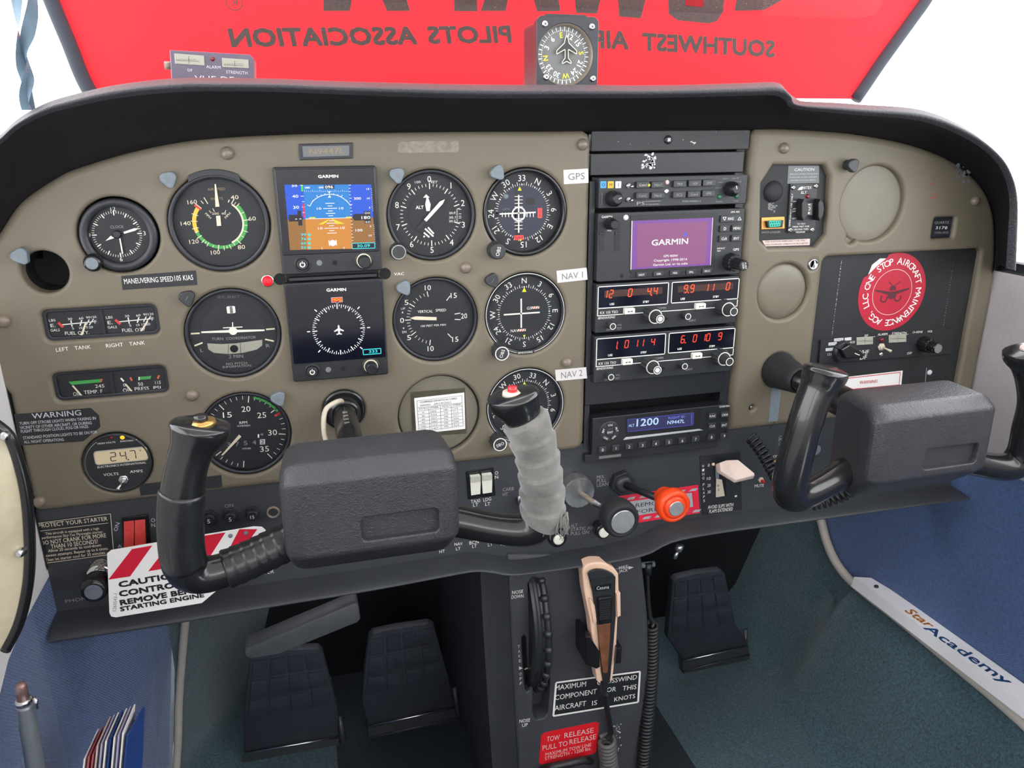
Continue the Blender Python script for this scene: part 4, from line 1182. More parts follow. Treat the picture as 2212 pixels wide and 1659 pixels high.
# ================================================================== glass flight displays
def g5_unit(label, u0, u1, v0, v1, zx):
    T = thing('flight_display', label, 'display', ((u0 + u1) / 2, (v0 + v1) / 2, 0), 'square glass flight displays')
    m = MB(); m.box(u0, u1, v0, v1, -6, 7.6, 2.0, 1.2); m.put(T, 'case', 'black')
    sp_ = v0 + 17.5
    m = MB(); m.box(u0 + 1.6, u1 - 1.6, sp_, v1 - 1.6, 7, 8.6, 1.5, 0.5); m.put(T, 'glass_panel', 'screen_black')
    m = MB(); m.lathe(u0 + 17.5, v0 + 9, [(7.2, 7.6), (7.0, 8.4), (5.6, 8.4), (5.4, 7.8)], 32); m.put(T, 'button_collar', 'bezel')
    m = MB(); m.lathe(u0 + 17.5, v0 + 9, [(5.0, 7.6), (5.0, 9.6), (4.2, 10.2)], 32); k = m.put(T, 'power_button', 'black')
    m = MB(); m.ring(u0 + 17.5, v0 + 9, 1.5, 2.4, 10.35, 30, 330); m.tick(u0 + 17.5, v0 + 9, 0, 0.8, 3.0, 0.7, 10.35); m.put(k, 'power_symbol', 'lume')
    m = MB(); m.lathe(u0 + 32, v0 + 9.4, [(2.6, 7.6), (2.4, 8.0), (1.8, 7.9)], 20); m.put(T, 'light_sensor', 'dim_print')
    m = MB(); m.disc(u0 + 45.5, v0 + 9, 2.2, 7.8, 20); m.put(T, 'screw_hole', 'hole')
    m = MB(); m.prism([(u0 + 39.5, sp_ - 1.2), (u0 + 50.5, sp_ - 1.2), (u0 + 49, sp_ - 4.6), (u0 + 45, sp_ - 5.8), (u0 + 41, sp_ - 4.6)], 7, 8.0); m.put(T, 'card_slot_cover', 'bezel')
    m = MB(); m.lathe(u1 - 16, v0 + 9.6, [(8.2, 7.6), (8.0, 8.4), (6.4, 8.4), (6.2, 7.8)], 36); m.put(T, 'knob_collar', 'bezel')
    m = MB(); m.ring(u1 - 16, v0 + 9.6, 5.6, 6.6, 8.6); m.put(T, 'knob_light_ring', 'cream_print')
    m = MB(); m.lathe(u1 - 16, v0 + 9.6, [(5.6, 7.6), (5.6, 13), (5.3, 18), (4.6, 18.8)], 32); m.put(T, 'knob', 'radio_dark')
    return T
G5A = (-103, -15.9, P(720, 588, 7)[1] - 0.5, P(705, 361, 7)[1] + 0.5)
G5B = (-103, -15.9, G5A[2] - 99.1, G5A[3] - 99.1)
T = thing('display_mount', 'black metal mounting plate joining the two square flight displays', 'bracket', (-59, 130, -6))
m = MB(); m.box(-102, -17, G5B[2] + 2, G5A[3] - 2, -12, -6.2, 1); m.put(T, 'upper_plate', 'black')
m = MB(); m.box(-98, -21, G5A[2] - 5.8, G5A[2] - 3.2, -1, 5, 0.5); m.put(T, 'spacer_bar', 'black')
for x in (-106, -12.8):
    m = MB(); m.disc(x, G5A[2] - 4.4, 5.2, 0.2); m.put(T, 'notch_hole', 'hole')
FW = 8.8
T = g5_unit('upper square display showing blue and brown artificial horizon', *G5A, 0)
z_ = Z(580, 340, 860, 1787, FW); zt = ZT(580, 340, 860, 1787, FW)
m = MB(); zt(m, 'GARMIN', 684, 264, 960, 258, 44, bold=.2); m.put(T, 'lettering', 'white_print')
S = thing  # alias
def quad(T, name, mt, pts, w): m = MB(); m.sheet([z_(a, b) for a, b in pts], w); return m.put(T, name, mt)
scr = quad(T, 'screen', 'screen_black', [(218, 376), (1418, 372), (1468, 1254), (296, 1278)], FW - 0.05)
quad(scr, 'sky_picture', 'e_skylight', [(480, 378), (1108, 374), (1134, 832), (508, 852)], FW)
quad(scr, 'ground_picture', 'e_ground', [(508, 852), (1134, 832), (1154, 1260), (534, 1272)], FW)
quad(scr, 'speed_tape_upper', 'e_skyblue', [(218, 376), (480, 378), (508, 852), (262, 856)], FW)
quad(scr, 'speed_tape_lower', 'e_ground_dark', [(262, 856), (508, 852), (534, 1272), (296, 1278)], FW)
quad(scr, 'altitude_tape_upper', 'e_skyblue', [(1108, 374), (1418, 372), (1444, 828), (1134, 832)], FW)
quad(scr, 'altitude_tape_lower', 'e_ground_dark', [(1134, 832), (1444, 828), (1468, 1254), (1154, 1260)], FW)
w = FW + 0.12
m = MB()
ln = lambda wd, *q: m.line([z_(q[i], q[i + 1]) for i in range(0, len(q), 2)], wd, w)
ln(0.5, 508, 848, 1134, 832)
arc = [z_(*p) for p in cat([(572, 672), (610, 605), (680, 552), (760, 520), (840, 508), (920, 516), (1000, 545), (1075, 600), (1130, 662)], 4)]
m.line(arc, 0.6, w); ln(.6, 572, 672, 536, 654); ln(.6, 1130, 662, 1154, 646)
for q in ((660, 520, 684, 552), (774, 498, 782, 516), (722, 514, 732, 528), (898, 494, 892, 514), (958, 508, 950, 526), (1018, 516, 1002, 548), (604, 592, 616, 604), (1080, 590, 1068, 602)): ln(.5, *q)
for q in ((784, 634, 910, 632), (816, 670, 880, 668), (752, 705, 948, 701), (820, 740, 886, 736), (790, 772, 922, 770), (826, 806, 890, 804), (836, 874, 904, 871), (800, 908, 928, 905), (834, 944, 900, 941), (770, 978, 966, 973), (838, 1010, 906, 1008), (808, 1046, 940, 1042)): ln(.6, *q)
m.sheet([z_(820, 468), z_(858, 466), z_(838, 505)], w); m.sheet([z_(820, 556), z_(864, 554), z_(840, 514)], w)
c = z_(886, 1180); m.disc(c[0], c[1], 2.7, w, 24); ln(.9, 832, 1142, 842, 1218); ln(.9, 930, 1138, 938, 1212)
for k in range(24): ln(.3, 500 + 26 * k, 474, 500 + 26 * k, 460 if k % 4 else 448)
for k in range(18):
    y = 382 + 45 * k; x = 1106 + 2.5 * k; ln(.5, x, y, x + (30 if k % 4 == 0 else 20), y - 1)
for k in range(31):
    y = 434 + 25 * k
    if 740 < y < 910: continue
    x = 1404 + 1.7 * k; ln(.35, x + (0 if k % 5 == 0 else 8), y, x + 20, y - 1)
for q in ((444, 534, 486, 534), (462, 610, 492, 610), (460, 686, 500, 684), (470, 762, 504, 760), (436, 384, 476, 384)): ln(.5, *q)
ln(.5, 736, 1240, 738, 1270); ln(.5, 1040, 1234, 1044, 1262)
m.put(scr, 'white_symbology', 'e_white')
m = MB()
for q in (('40', 328, 538, 410, 534, 44), ('30', 340, 690, 420, 686, 44), ('300', 1178, 568, 1274, 564, 38), ('100', 1200, 1006, 1296, 1002, 38), ('10', 666, 706, 726, 704, 34), ('10', 974, 702, 1034, 700, 34), ('10', 682, 980, 746, 976, 34), ('10', 990, 974, 1052, 970, 34), ('080', 502, 418, 570, 416, 26), ('090', 692, 416, 756, 414, 26), ('30', 318, 394, 396, 390, 32), ('15', 1350, 436, 1388, 434, 26), ('10', 1358, 566, 1396, 564, 26), ('5', 1386, 694, 1402, 693, 26), ('5', 1398, 950, 1416, 949, 26), ('10', 1382, 1078, 1422, 1076, 26)): zt(m, *q, bold=.12)
m.put(scr, 'numerals', 'e_white')
for pl in ([(768, 382), (910, 380), (910, 434), (768, 436)], [(276, 792), (398, 788), (398, 734), (450, 732), (454, 798), (482, 838), (464, 870), (470, 938), (412, 940), (408, 880), (282, 886)], [(1156, 826), (1180, 780), (1316, 776), (1314, 742), (1402, 740), (1414, 906), (1326, 910), (1324, 868), (1184, 870)], [(1150, 1182), (1464, 1174), (1468, 1250), (1154, 1260)]):
    quad(scr, 'readout_box', 'screen_black', pl, w + .05)
m = MB(); zt(m, '096', 780, 410, 888, 406, 42, bold=.15, up=.2); zt(m, '- -', 368, 842, 450, 838, 60, bold=.2, up=.2); zt(m, '180', 1282, 830, 1402, 826, 44, bold=.15, up=.2); zt(m, '00', 1326, 768, 1398, 766, 30, up=.2); zt(m, '60', 1334, 890, 1404, 888, 30, up=.2); m.put(scr, 'readouts', 'e_white')
m = MB(); zt(m, '30.09', 1222, 1220, 1398, 1214, 42, bold=.15, up=.2)
for t, y in (('99', 1066), ('76', 1126), ('60', 1184), ('55', 1242)): zt(m, t, 450, y, 520, y - 2, 38, bold=.12)
for a in (((1152, 1184), (1464, 1176)), ((1464, 1176), (1467, 1250)), ((1467, 1250), (1156, 1258)), ((1156, 1258), (1152, 1184))): m.line([z_(*a[0]), z_(*a[1])], .7, w + .2)
for y in (1066, 1126, 1184, 1242):
    m.sheet([z_(538, y), z_(556, y - 16), z_(580, y - 16), z_(584, y + 16), z_(556, y + 16)], w)
m.put(scr, 'cyan_readouts', 'e_cyan')
m = MB(); m.sheet([z_(446, 382), z_(474, 382), z_(480, 468), z_(452, 468)], w); m.put(scr, 'green_speed_bar', 'e_green')
m = MB(); m.sheet([z_(466, 636), z_(494, 636), z_(506, 830), z_(484, 832)], w); m.put(scr, 'red_speed_bar', 'e_crimson')
m = MB(); m.sheet([z_(858, 838), z_(800, 890), z_(750, 922), z_(684, 926)], w + .03); m.sheet([z_(858, 838), z_(1048, 914), z_(940, 918)], w + .03); m.sheet([z_(556, 824), z_(646, 822), z_(648, 838), z_(558, 840)], w); m.sheet([z_(1066, 818), z_(1150, 816), z_(1150, 832), z_(1068, 834)], w); m.put(scr, 'yellow_symbol', 'e_yellow')
# lower
T = g5_unit('lower square display with white heading ring on black', *G5B, 0)
z_ = Z(580, 580, 860, 1787, FW); zt = ZT(580, 580, 860, 1787, FW)
m = MB(); zt(m, 'GARMIN', 800, 298, 1068, 288, 44, bold=.2); m.put(T, 'lettering', 'white_print')
scr = quad(T, 'screen', 'screen_black', [(390, 430), (1520, 378), (1560, 1190), (480, 1240)], FW - 0.05)
c = z_(970, 842)
m = MB()
R0 = abs(z_(970, 490)[1] - c[1])
for k in range(72):
    a = k * 5 - 0.0
    if k % 6 == 0: m.tick(c[0], c[1], a, R0 - 4.4, R0, 1.0, w)
    elif k % 2 == 0: m.tick(c[0], c[1], a, R0 - 3.4, R0 - 0.2, 0.65, w)
    else: m.tick(c[0], c[1], a, R0 - 2.0, R0 - 0.2, 0.65, w)
for a in (45, 90, 135, 225, 270, 315): m.tick(c[0], c[1], a, R0 + 1.8, R0 + 4.6, 1.0, w)
m.put(scr, 'heading_ring', 'e_white')
m = MB()
half = [(0, 4.6), (0.8, 3.4), (0.9, 1.2), (4.4, -1.0), (4.2, -2.0), (0.9, -0.9), (0.7, -3.2), (2.6, -4.0), (2.2, -4.9), (0, -4.4)]
m.sheet([(c[0] + a, c[1] + b) for a, b in half] + [(c[0] - a, c[1] + b) for a, b in half[::-1][1:-1]], w); m.put(scr, 'aeroplane_symbol', 'e_white')
m = MB(); m.sheet([z_(864, 402), z_(1016, 394), z_(1020, 458), z_(870, 464)], w); b = m.put(scr, 'heading_box', 'red_gloss')
m = MB(); zt(m, 'HDG', 882, 430, 1004, 426, 40, bold=.2, up=.2); m.put(b, 'lettering', 'e_orange')
m = MB(); q = [z_(864, 402), z_(1016, 394), z_(1020, 458), z_(970, 462), z_(948, 484), z_(924, 464), z_(870, 466), z_(864, 402)]; m.line(q, .3, w + .05); m.put(b, 'box_outline', 'e_white')
m = MB(); q = [z_(1302, 1120), z_(1548, 1100), z_(1550, 1170), z_(1308, 1188), z_(1302, 1120)]; m.line(q, .8, w + .1); zt(m, '333', 1386, 1146, 1500, 1138, 42, bold=.15); m.put(scr, 'heading_readout', 'e_cyan')

# ================================================================== radios (faces at w about 5)
def face_of(px_c, w=5.0): return P(*px_c, w)
RW = 158.75
RC = 272.5
def body(T, v0, v1, mt='radio', w1=5.0, r=1.0):
    m = MB(); m.box(RC - RW / 2, RC + RW / 2, v0, v1, -14, w1, r, 0.8); return m.put(T, 'faceplate', mt)
s_ = 360 / 1757.0
FWR = 5.0
def ZR(x0, y0, x1, outw, w): return Z(x0, y0, x1, outw, w), ZT(x0, y0, x1, outw, w)
z_, zt = ZR(1270, 270, 1630, 1757, FWR)
# -- audio panel
v1 = z_(880, 540)[1]; v0 = z_(880, 856)[1]
T = thing('audio_panel', 'slim audio selector panel with square keys at the top of the radio stack', 'radio', (RC, (v0 + v1) / 2, FWR), 'stacked avionics units')
body(T, v0, v1)
def key(T, a, b, dx, dy, mt='key', h=2.6, text=None, zt_=None, size=22, name='key', tm='grey_print', slant=0):
    c = z_(a, b)
    e = z_(a + dx, b); d = (e[0] - c[0]); q = z_(a, b + dy); dv = abs(q[1] - c[1])
    m = MB(); m.box(c[0] - d, c[0] + d, c[1] - dv, c[1] + dv, FWR - 1, FWR + h, min(d, dv) * .25, 0.5); k = m.put(T, name, mt)
    if text:
        m = MB(); m.text(text, c[0], c[1], dv * 0.9 if len(text) < 3 else dv * 0.75, FWR + h + 0.15, width=(None if len(text) < 2 else min(2 * d * 0.8, dv * 0.62 * len(text)))); m.put(k, 'lettering', tm)
    return k
for t, a, mt in (('O', 162, 'mkr_blue'), ('M', 240, 'mkr_amber'), ('I', 320, 'mkr_white')):
    key(T, a, 630, 32, 38, mt, 0.4, t, name='marker_lamp', tm='black_print')
for t, a, b in (('Com1', 568, 630), ('Nav1', 728, 628), ('Com2', 566, 742), ('Nav2', 728, 740), ('MKR', 960, 620), ('ADF', 1118, 614), ('DME', 1268, 608), ('ICS', 954, 734), ('Com3', 1108, 728), ('SPR', 1262, 720)):
    key(T, a - 6, b, 66, 34, 'key', 3.6, t, name='selector_key', tm='silver_print' if t == 'Com1' else 'grey_print')
m = MB(); a = z_(620, 632); m.disc(a[0] + 0.6, a[1], 1.4, FWR + 4, 16); m.put(T, 'lit_lamp', 'e_yellowgreen')
for a, b in ((425, 640), (422, 786)):
    c = z_(a, b); toggle(T, c[0], c[1], FWR, 2.6, (2.2, -0.6, 4))
for a, b, r in ((262, 772, 7.6), (1500, 672, 7.2)):
    c = z_(a, b); k = knob(T, 'rotary_knob', c[0], c[1], FWR, FWR + 13, r, r * 0.62, 'radio_dark')
    m = MB(); m.tick(c[0], c[1], 70 if a < 800 else 340, 0.6, r * .55, 0.7, FWR + 13.1); m.put(k, 'pointer_line', 'white_print')
for a, b in ((1388, 756), (1566, 748)):
    c = z_(a, b); m = MB(); m.lathe(c[0], c[1], [(2.6, FWR), (2.4, FWR + 1), (1.2, FWR + 1.5)], 18); m.put(T, 'green_lamp', 'green_off')
c = z_(834, 604); m = MB(); m.lathe(c[0], c[1], [(2.2, FWR), (2.0, FWR + .8), (1, FWR + 1.2)], 18); m.put(T, 'photocell', 'silver_print')
c = z_(826, 700); m = MB(); m.lathe(c[0], c[1], [(2.4, FWR), (2.2, FWR + .8), (1.2, FWR + .6)], 18); m.put(T, 'screw', 'steel')
words(T, 'grey_print', 'lettering', [('PMA7000M-S', 996, 806, 1190, 802, 20), [('ENGINEERING', 608, 806, 764, 800, 16), ('INCORPORATED', 608, 838, 750, 834, 16), ('PS', 516, 828, 600, 824, 40)], ('Com 1', 1420, 566, 1476, 564, 16), ('Com 1/2', 1516, 562, 1588, 560, 16), ('Com 2', 1372, 604, 1426, 602, 16), ('Com 1/3', 1544, 596, 1616, 598, 16), ('Com 3', 1350, 662, 1406, 660, 16), ('Transmit', 1344, 808, 1418, 806, 14), ('Swap', 1538, 800, 1588, 798, 14), ('Volume', 150, 714, 148, 840, 12)], zt)
# -- GPS navigator
v1 = z_(880, 905)[1]; v0 = z_(870, 1612)[1]
T = thing('gps_navigator', 'gps unit with violet start-up screen in the radio stack', 'radio', (RC, (v0 + v1) / 2, FWR), 'stacked avionics units')
body(T, v0, v1, r=2)
m = MB(); q = [z_(448, 955), z_(1365, 925), z_(1330, 1520), z_(440, 1560)]; m.prism(q, FWR - 1, FWR + 0.5, 0.4); m.put(T, 'screen_surround', 'radio_dark')
m = MB(); m.prism([z_(462, 1010), z_(1312, 976), z_(1288, 1476), z_(450, 1524)], FWR, FWR + .6); sc_ = m.put(T, 'screen', 'e_gps_border')
m = MB(); m.sheet([z_(520, 1040), z_(1262, 1016), z_(1240, 1460), z_(510, 1500)], FWR + .7); m.put(sc_, 'screen_centre', 'e_gps_screen')
m = MB(); m.line([z_(462, 1010), z_(450, 1524)], 1.0, FWR + .75); m.put(sc_, 'screen_edge', 'silver_print')
m = MB(); m.line([z_(1312, 976), z_(1288, 1476)], 0.7, FWR + .75); m.put(sc_, 'screen_edge', 'silver_print')
m = MB(); zt(m, 'GARMIN', 668, 1240, 1050, 1222, 66, bold=.3, up=.8); zt(m, 'GPS 400W', 792, 1380, 944, 1376, 26, up=.8, bold=.1); zt(m, 'Copyright 1998-2016', 690, 1428, 1042, 1412, 26, up=.8, bold=.1); zt(m, 'Garmin Ltd. or its subs', 682, 1474, 1046, 1456, 26, up=.8, bold=.1); m.put(sc_, 'lettering', 'e_white')
m = MB(); m.sheet([z_(998, 1172), z_(1046, 1168), z_(1022, 1122)], FWR + .9); m.put(sc_, 'blue_triangle', 'e_gps_blue')
m = MB(); m.prism([z_(432, 1612), z_(470, 1556), z_(1330, 1510), z_(1318, 1560), z_(1290, 1578)], FWR - .5, FWR + .6, .4); m.put(T, 'key_strip', 'radio_dark')
for t, a, b in (('NRST', 556, 1576), ('OBS', 736, 1566), ('MSG', 908, 1556), ('FPL', 1080, 1548), ('PROC', 1248, 1536)): key(T, a, b, 52, 26, 'key', 2.2, t, tm='white_print')
for t, a, b in (('D', 1436, 1090), ('MENU', 1562, 1086), ('CLR', 1428, 1196), ('ENT', 1556, 1192)): key(T, a - 4, b, 50, 34, 'key', 2.4, t, tm='white_print')
k = key(T, 1494, 986, 104, 36, 'key', 2.2, 'RNG', tm='white_print')
m = MB()
for a, s in ((1428, 1), (1586, -1)):
    q = [z_(a - 18, 986 - 14 * s), z_(a + 18, 984 - 14 * s), z_(a, 985 + 18 * s)]; m.line(q + q[:1], .5, FWR + 2.4)
m.put(k, 'range_arrows', 'white_print')
for x0 in (118, 284):
    m = MB(); m.prism([z_(x0, 1022), z_(x0 + 54, 1020), z_(x0 + 50, 1330), z_(x0 - 4, 1334)], FWR - 1, FWR + .25); m.put(T, 'data_card_slot', 'radio_dark')
    m = MB(); m.prism([z_(x0, 1130), z_(x0 + 54, 1128), z_(x0 + 54, 1158), z_(x0, 1160)], FWR, FWR + 1.2, .3); m.put(T, 'slot_latch', 'black')
c = z_(232, 1048); k = knob(T, 'power_knob', c[0], c[1] + 1, FWR, FWR + 13, 6.2, 4.4, 'radio_dark', ribs=True)
c = z_(400, 976); m = MB(); m.lathe(c[0], c[1], [(2.8, FWR), (2.6, FWR + .8), (1.4, FWR + 1.3)], 20); m.put(T, 'photocell', 'mkr_white')
c = z_(354, 1592); m = MB(); m.disc(c[0], c[1], 1.9, FWR + .2, 18); m.put(T, 'screw_hole', 'hole')
c = z_(1500, 1440); k = knob(T, 'large_knob', c[0], c[1], FWR, FWR + 11, 9.4, 8.6, 'radio_dark', ribs=True)
k = knob(T, 'small_knob', c[0], c[1], FWR + 11, FWR + 27, 6.0, 5.4, 'radio_dark', ribs=True)
m = MB(); m.text('PUSH', c[0] + 1.4, c[1], 1.9, FWR + 27.2, rot=-75); m.text('CRSR', c[0] - 1.4, c[1], 1.9, FWR + 27.2, rot=-75); m.put(k, 'lettering', 'white_print')
words(T, 'white_print', 'lettering', [('GARMIN', 144, 970, 256, 966, 26), ('PWR', 204, 1114, 248, 1113, 18), ('GPS 400', 1506, 918, 1598, 915, 20), [('DEFAULT', 1362, 1302, 1446, 1298, 18), ('NAV', 1362, 1328, 1400, 1326, 18)], ('GPS', 1530, 1314, 1592, 1311, 28)], zt)
# -- two nav/com radios
z_, zt = ZR(1260, 590, 1620, 2212, FWR)
def navcom(label, dy, f1, f2, digit, glow, skew):
    global z_, zt
    bx, by = 0, 0
    def zz(a, b): return z0(a + skew * (b - 160) / 650.0 * 0 + (-28 if dy else 0) * 1.0, b + dy)
    def q_(a, b):
        # the second set repeats the first one lower down, in panel millimetres
        p = z0(a, b); return (p[0], p[1] - dv)
    dv = 0.0 if not dy else z0(1000, 120)[1] - z0(1000, 120 + 676)[1]
    v1 = z0(1120, 95)[1] - dv; v0 = z0(1100, 728)[1] - dv
    T = thing('navcom_radio', label, 'radio', (RC, (v0 + v1) / 2, FWR), 'stacked avionics units')
    body(T, v0, v1)
    gap = 0
    def tt(m, t, a, b, c, d, h, **k):
        A, B = q_(a, b), q_(c, d); dd = Vector((B[0] - A[0], B[1] - A[1]))
        m.text(t, (A[0] + B[0]) / 2, (A[1] + B[1]) / 2, h * 0.1627 * mmpp(1440, 680, FWR), FWR + .2 + k.get('up', 0), width=dd.length, rot=0, bold=k.get('bold', 0))
    lx0, lx1 = q_(190, 320)[0], q_(1128, 300)[0]; rx0, rx1 = q_(1168, 260)[0], q_(2062, 230)[0]
    dv1 = q_(650, 150)[1]; dv0 = q_(650, 445)[1]
    # white outline frames
    for x0, x1, lo_ in ((lx0, lx1, dv0), (rx0, rx1, dv0 + 0.5)):
        m = MB(); m.frame(x0, x1, lo_, dv1, 0.9, FWR + .2); m.put(T, 'display_outline', 'white_print')
        m = MB(); m.box(x0 + 1.2, x1 - 1.2, lo_ + 1.2, dv1 - 1.2, FWR - 1, FWR + .3, 1); d = m.put(T, 'display_window', 'screen_black')
        if glow and True:
            m = MB(); m.sheet(rrect(x0 + 7, x1 - 7, (lo_ + dv1) / 2 + 0.0, dv1 - 4.5), FWR + .35); m.put(d, 'display_glow', 'e_digit_glow')
        m = MB()
        mid = (lo_ + dv1) / 2 + 3.2
        for ch, fx in (f1 if x0 == lx0 else f2):
            if ch == '.': m.disc(x0 + fx * (x1 - x0), mid - 4.0, 0.75, FWR + .5, 10)
            else: m.seg7(ch, x0 + fx * (x1 - x0), mid, 7.6, 3.6, FWR + .5, 1.0, 0.12)
        m.put(d, 'digits', digit)
        m = MB(); m.text('USE', x0 + (0.20 if x0 == lx0 else 0.17) * (x1 - x0), lo_ + 4.2, 2.1, FWR + .5, bold=.1); m.text('STBY', x0 + (0.68 if x0 == lx0 else .66) * (x1 - x0), lo_ + 4.2, 2.1, FWR + .5, bold=.1); m.put(d, 'lettering', 'white_print')
    yl = q_(190, 575)[1] + 0.6
    m = MB(); m.line([(lx0 + .45, dv0), (lx0 + .45, yl)], 0.9, FWR + .2); m.line([(lx0, yl), (rx1, yl)], 0.8, FWR + .2); m.line([(rx1 - .45, dv0), (rx1 - .45, yl)], 0.9, FWR + .2); m.put(T, 'outline', 'white_print')
    mids = (yl + dv0) / 2
    for fx in (lx0 + 0.435 * (lx1 - lx0), rx0 + 0.42 * (rx1 - rx0)):
        m = MB(); m.box(fx - 5.6, fx + 5.6, mids - 3.2, mids + 2.8, FWR - 1, FWR + 5, 1, 1.0); k = m.put(T, 'transfer_button', 'white_plastic')
        m = MB(); m.line([(fx - 2.2, mids - .2), (fx + 2.2, mids - .2)], .6, FWR + 5.1); m.sheet([(fx - 3, mids - .2), (fx - 1.6, mids + .9), (fx - 1.6, mids - 1.3)], FWR + 5.1); m.sheet([(fx + 3, mids - .2), (fx + 1.6, mids + .9), (fx + 1.6, mids - 1.3)], FWR + 5.1); m.put(k, 'arrow_print', 'black_print')
    for fx, fy, big in ((RC - RW / 2 + 60, mids - 5.5, 1), (RC + RW / 2 - 17, mids - 3.4, 1)):
        k = knob(T, 'large_knob', fx, fy, FWR, FWR + 12, 9.0, 8.0, 'cap_black', ribs=True, ringmat='white_print')
        k = knob(T, 'small_knob', fx, fy, FWR + 12, FWR + 23, 5.2, 4.6, 'cap_black', ribs=True)
        m = MB(); m.ring(fx, fy, 3.6, 4.4, FWR + 23.1)
        if fx < RC: m.disc(fx, fy, 2.6, FWR + 23.1)
        m.put(k, 'ring_mark', 'white_print')
    yb = v0 + 8.2
    for fx in (RC - RW / 2 + 15.5, RC - RW / 2 + 98):
        k = knob(T, 'small_knob', fx, yb + (4.5 if fx > RC else 0), FWR, FWR + 9, 4.4, 3.6, 'cap_black', ribs=True)
        m = MB(); m.ring(fx, yb + (4.5 if fx > RC else 0), 2.6, 3.3, FWR + 9.1); m.put(k, 'ring_mark', 'white_print')
    m = MB(); m.disc(RC - 1.5, yb + 1.5, 1.5, FWR + .2, 14); m.put(T, 'screw_hole', 'hole')
    L0 = RC - RW / 2
    for t, a, b, h, al, wd, mt in (('KX 155 TSO', L0 + 5, mids - .6, 2.6, 'l', 19, 'white_print'), ('BENDIX/KING', L0 + 3, yl - 2.4, 2.3, 'l', 18, 'white_print'), ('OFF', L0 + 12, v0 + 3, 2.2, 'l', 5, 'grey_print'), ('TEST', L0 + 23, v0 + 3.4, 2.2, 'l', 6, 'grey_print'), ('VOL', L0 + 24, v0 + 7, 2.0, 'l', 5, 'grey_print'), ('COMM', L0 + 67, mids - .2, 2.4, 'l', 10, 'grey_print'), ('NAV', L0 + RW - 13, mids + 1.2, 2.4, 'l', 6, 'grey_print'), ('IDENT', L0 + 104, v0 + 6, 2.2, 'l', 8, 'grey_print')):
        m = MB(); m.text(t, a, b, h, FWR + .2, width=wd, al=al, slant=.2 if 'KING' in t else 0); m.put(T, 'lettering', mt)
z0 = Z(1260, 590, 1620, 2212, FWR)
navcom('upper nav com radio with glowing orange digits 12 0 and 4.4', 0, [('1', .105), ('2', .185), ('0', .45), ('4', .72), ('.', .755), ('4', .81)], [('9', .205), ('.', .245), ('9', .30), ('1', .51), ('1', .595), ('0', .83)], 'e_digit', True, 0)
navcom('lower nav com radio with red digits 0 11 4 and 6.', 676, [('1', .27), ('.', .295), ('0', .43), ('1', .565), ('1', .65), ('4', .81)], [('6', .21), ('.', .25), ('0', .39), ('1', .52), ('0', .59), ('9', .77)], 'e_digit_red', False, 0)
# -- transponder
z_, zt = ZR(1240, 820, 1600, 2212, FWR)
v1 = z_(1170, 418)[1]; v0 = z_(1170, 890)[1]
T = thing('transponder', 'transponder with blue screen reading 1200 at the bottom of the radio stack', 'radio', (RC, (v0 + v1) / 2, FWR), 'stacked avionics units')
body(T, v0, v1, 'radio_dark')
m = MB(); m.prism([z_(680, 490), z_(1700, 378), z_(1660, 650), z_(690, 760)], FWR - 1, FWR + .3); m.put(T, 'screen_surround', 'hole')
m = MB(); m.prism([z_(708, 528), z_(1584, 436), z_(1580, 600), z_(712, 692)], FWR, FWR + .5); sc_ = m.put(T, 'screen', 'e_xpdr_screen')
m = MB(); m.line([z_(708, 528), z_(1584, 436), z_(1580, 600), z_(712, 692), z_(708, 528)], .4, FWR + .6); m.line([z_(1558, 452), z_(1558, 588)], .9, FWR + .6); m.put(sc_, 'screen_lines', 'e_xpdr_line')
m = MB(); zt(m, '1200', 828, 572, 1118, 546, 104, up=.6, bold=.35); zt(m, 'ALT', 722, 608, 796, 602, 36, up=.6, bold=.1); zt(m, 'N9447L', 1236, 568, 1464, 548, 52, up=.6, bold=.15); m.put(sc_, 'lettering', 'e_xpdr_text')
m = MB(); zt(m, 'FLIGHT ID', 1246, 508, 1462, 488, 34, up=.6, bold=.1); m.put(sc_, 'dim_lettering', 'e_xpdr_dim')
m = MB(); m.prism([z_(652, 796), z_(684, 762), z_(1660, 652), z_(1706, 668)], FWR, FWR + 1.6, .5); m.put(T, 'silver_bar', 'reflect_grey')
c = z_(468, 690)
m = MB(); m.lathe(c[0], c[1], [(11.6, FWR - .5), (11.4, FWR + .5), (10.6, FWR + .6)], 48); m.put(T, 'key_cluster_plate', 'key')
m = MB(); m.lathe(c[0], c[1], [(4.4, FWR), (4.2, FWR + 1.8), (3.6, FWR + 2.2)], 32); k = m.put(T, 'key', 'key'); m = MB(); m.text('IDNT', c[0], c[1], 2.3, FWR + 2.4, width=6.2); m.put(k, 'lettering', 'white_print')
for t, a in (('ON', 0), ('ALT', 72), ('VFR', 144), ('OFF', 216), ('SBY', 288)):
    pl = [(c[0] + r * math.sin(math.radians(x)), c[1] + r * math.cos(math.radians(x))) for r, x in [(5.8, a - 24), (5.8, a - 8), (5.8, a + 8), (5.8, a + 24), (10, a + 25), (10, a + 8), (10, a - 8), (10, a - 25)]]
    m = MB(); m.prism(pl, FWR, FWR + 1.8, .4); k = m.put(T, 'key', 'key')
    rot = {0: 0, 72: -72, 144: 40, 216: -36, 288: 72}[a]
    m = MB(); m.text(t, c[0] + 7.9 * math.sin(math.radians(a)), c[1] + 7.9 * math.cos(math.radians(a)), 2.2, FWR + 2.0, rot=rot); m.put(k, 'lettering', 'white_print')
for i in range(8):
    a = 370 + 176 * i; b = 922 - 20.0 * i
    key(T, a, b, 50, 40, 'key', 2.2, str(i), tm='white_print')
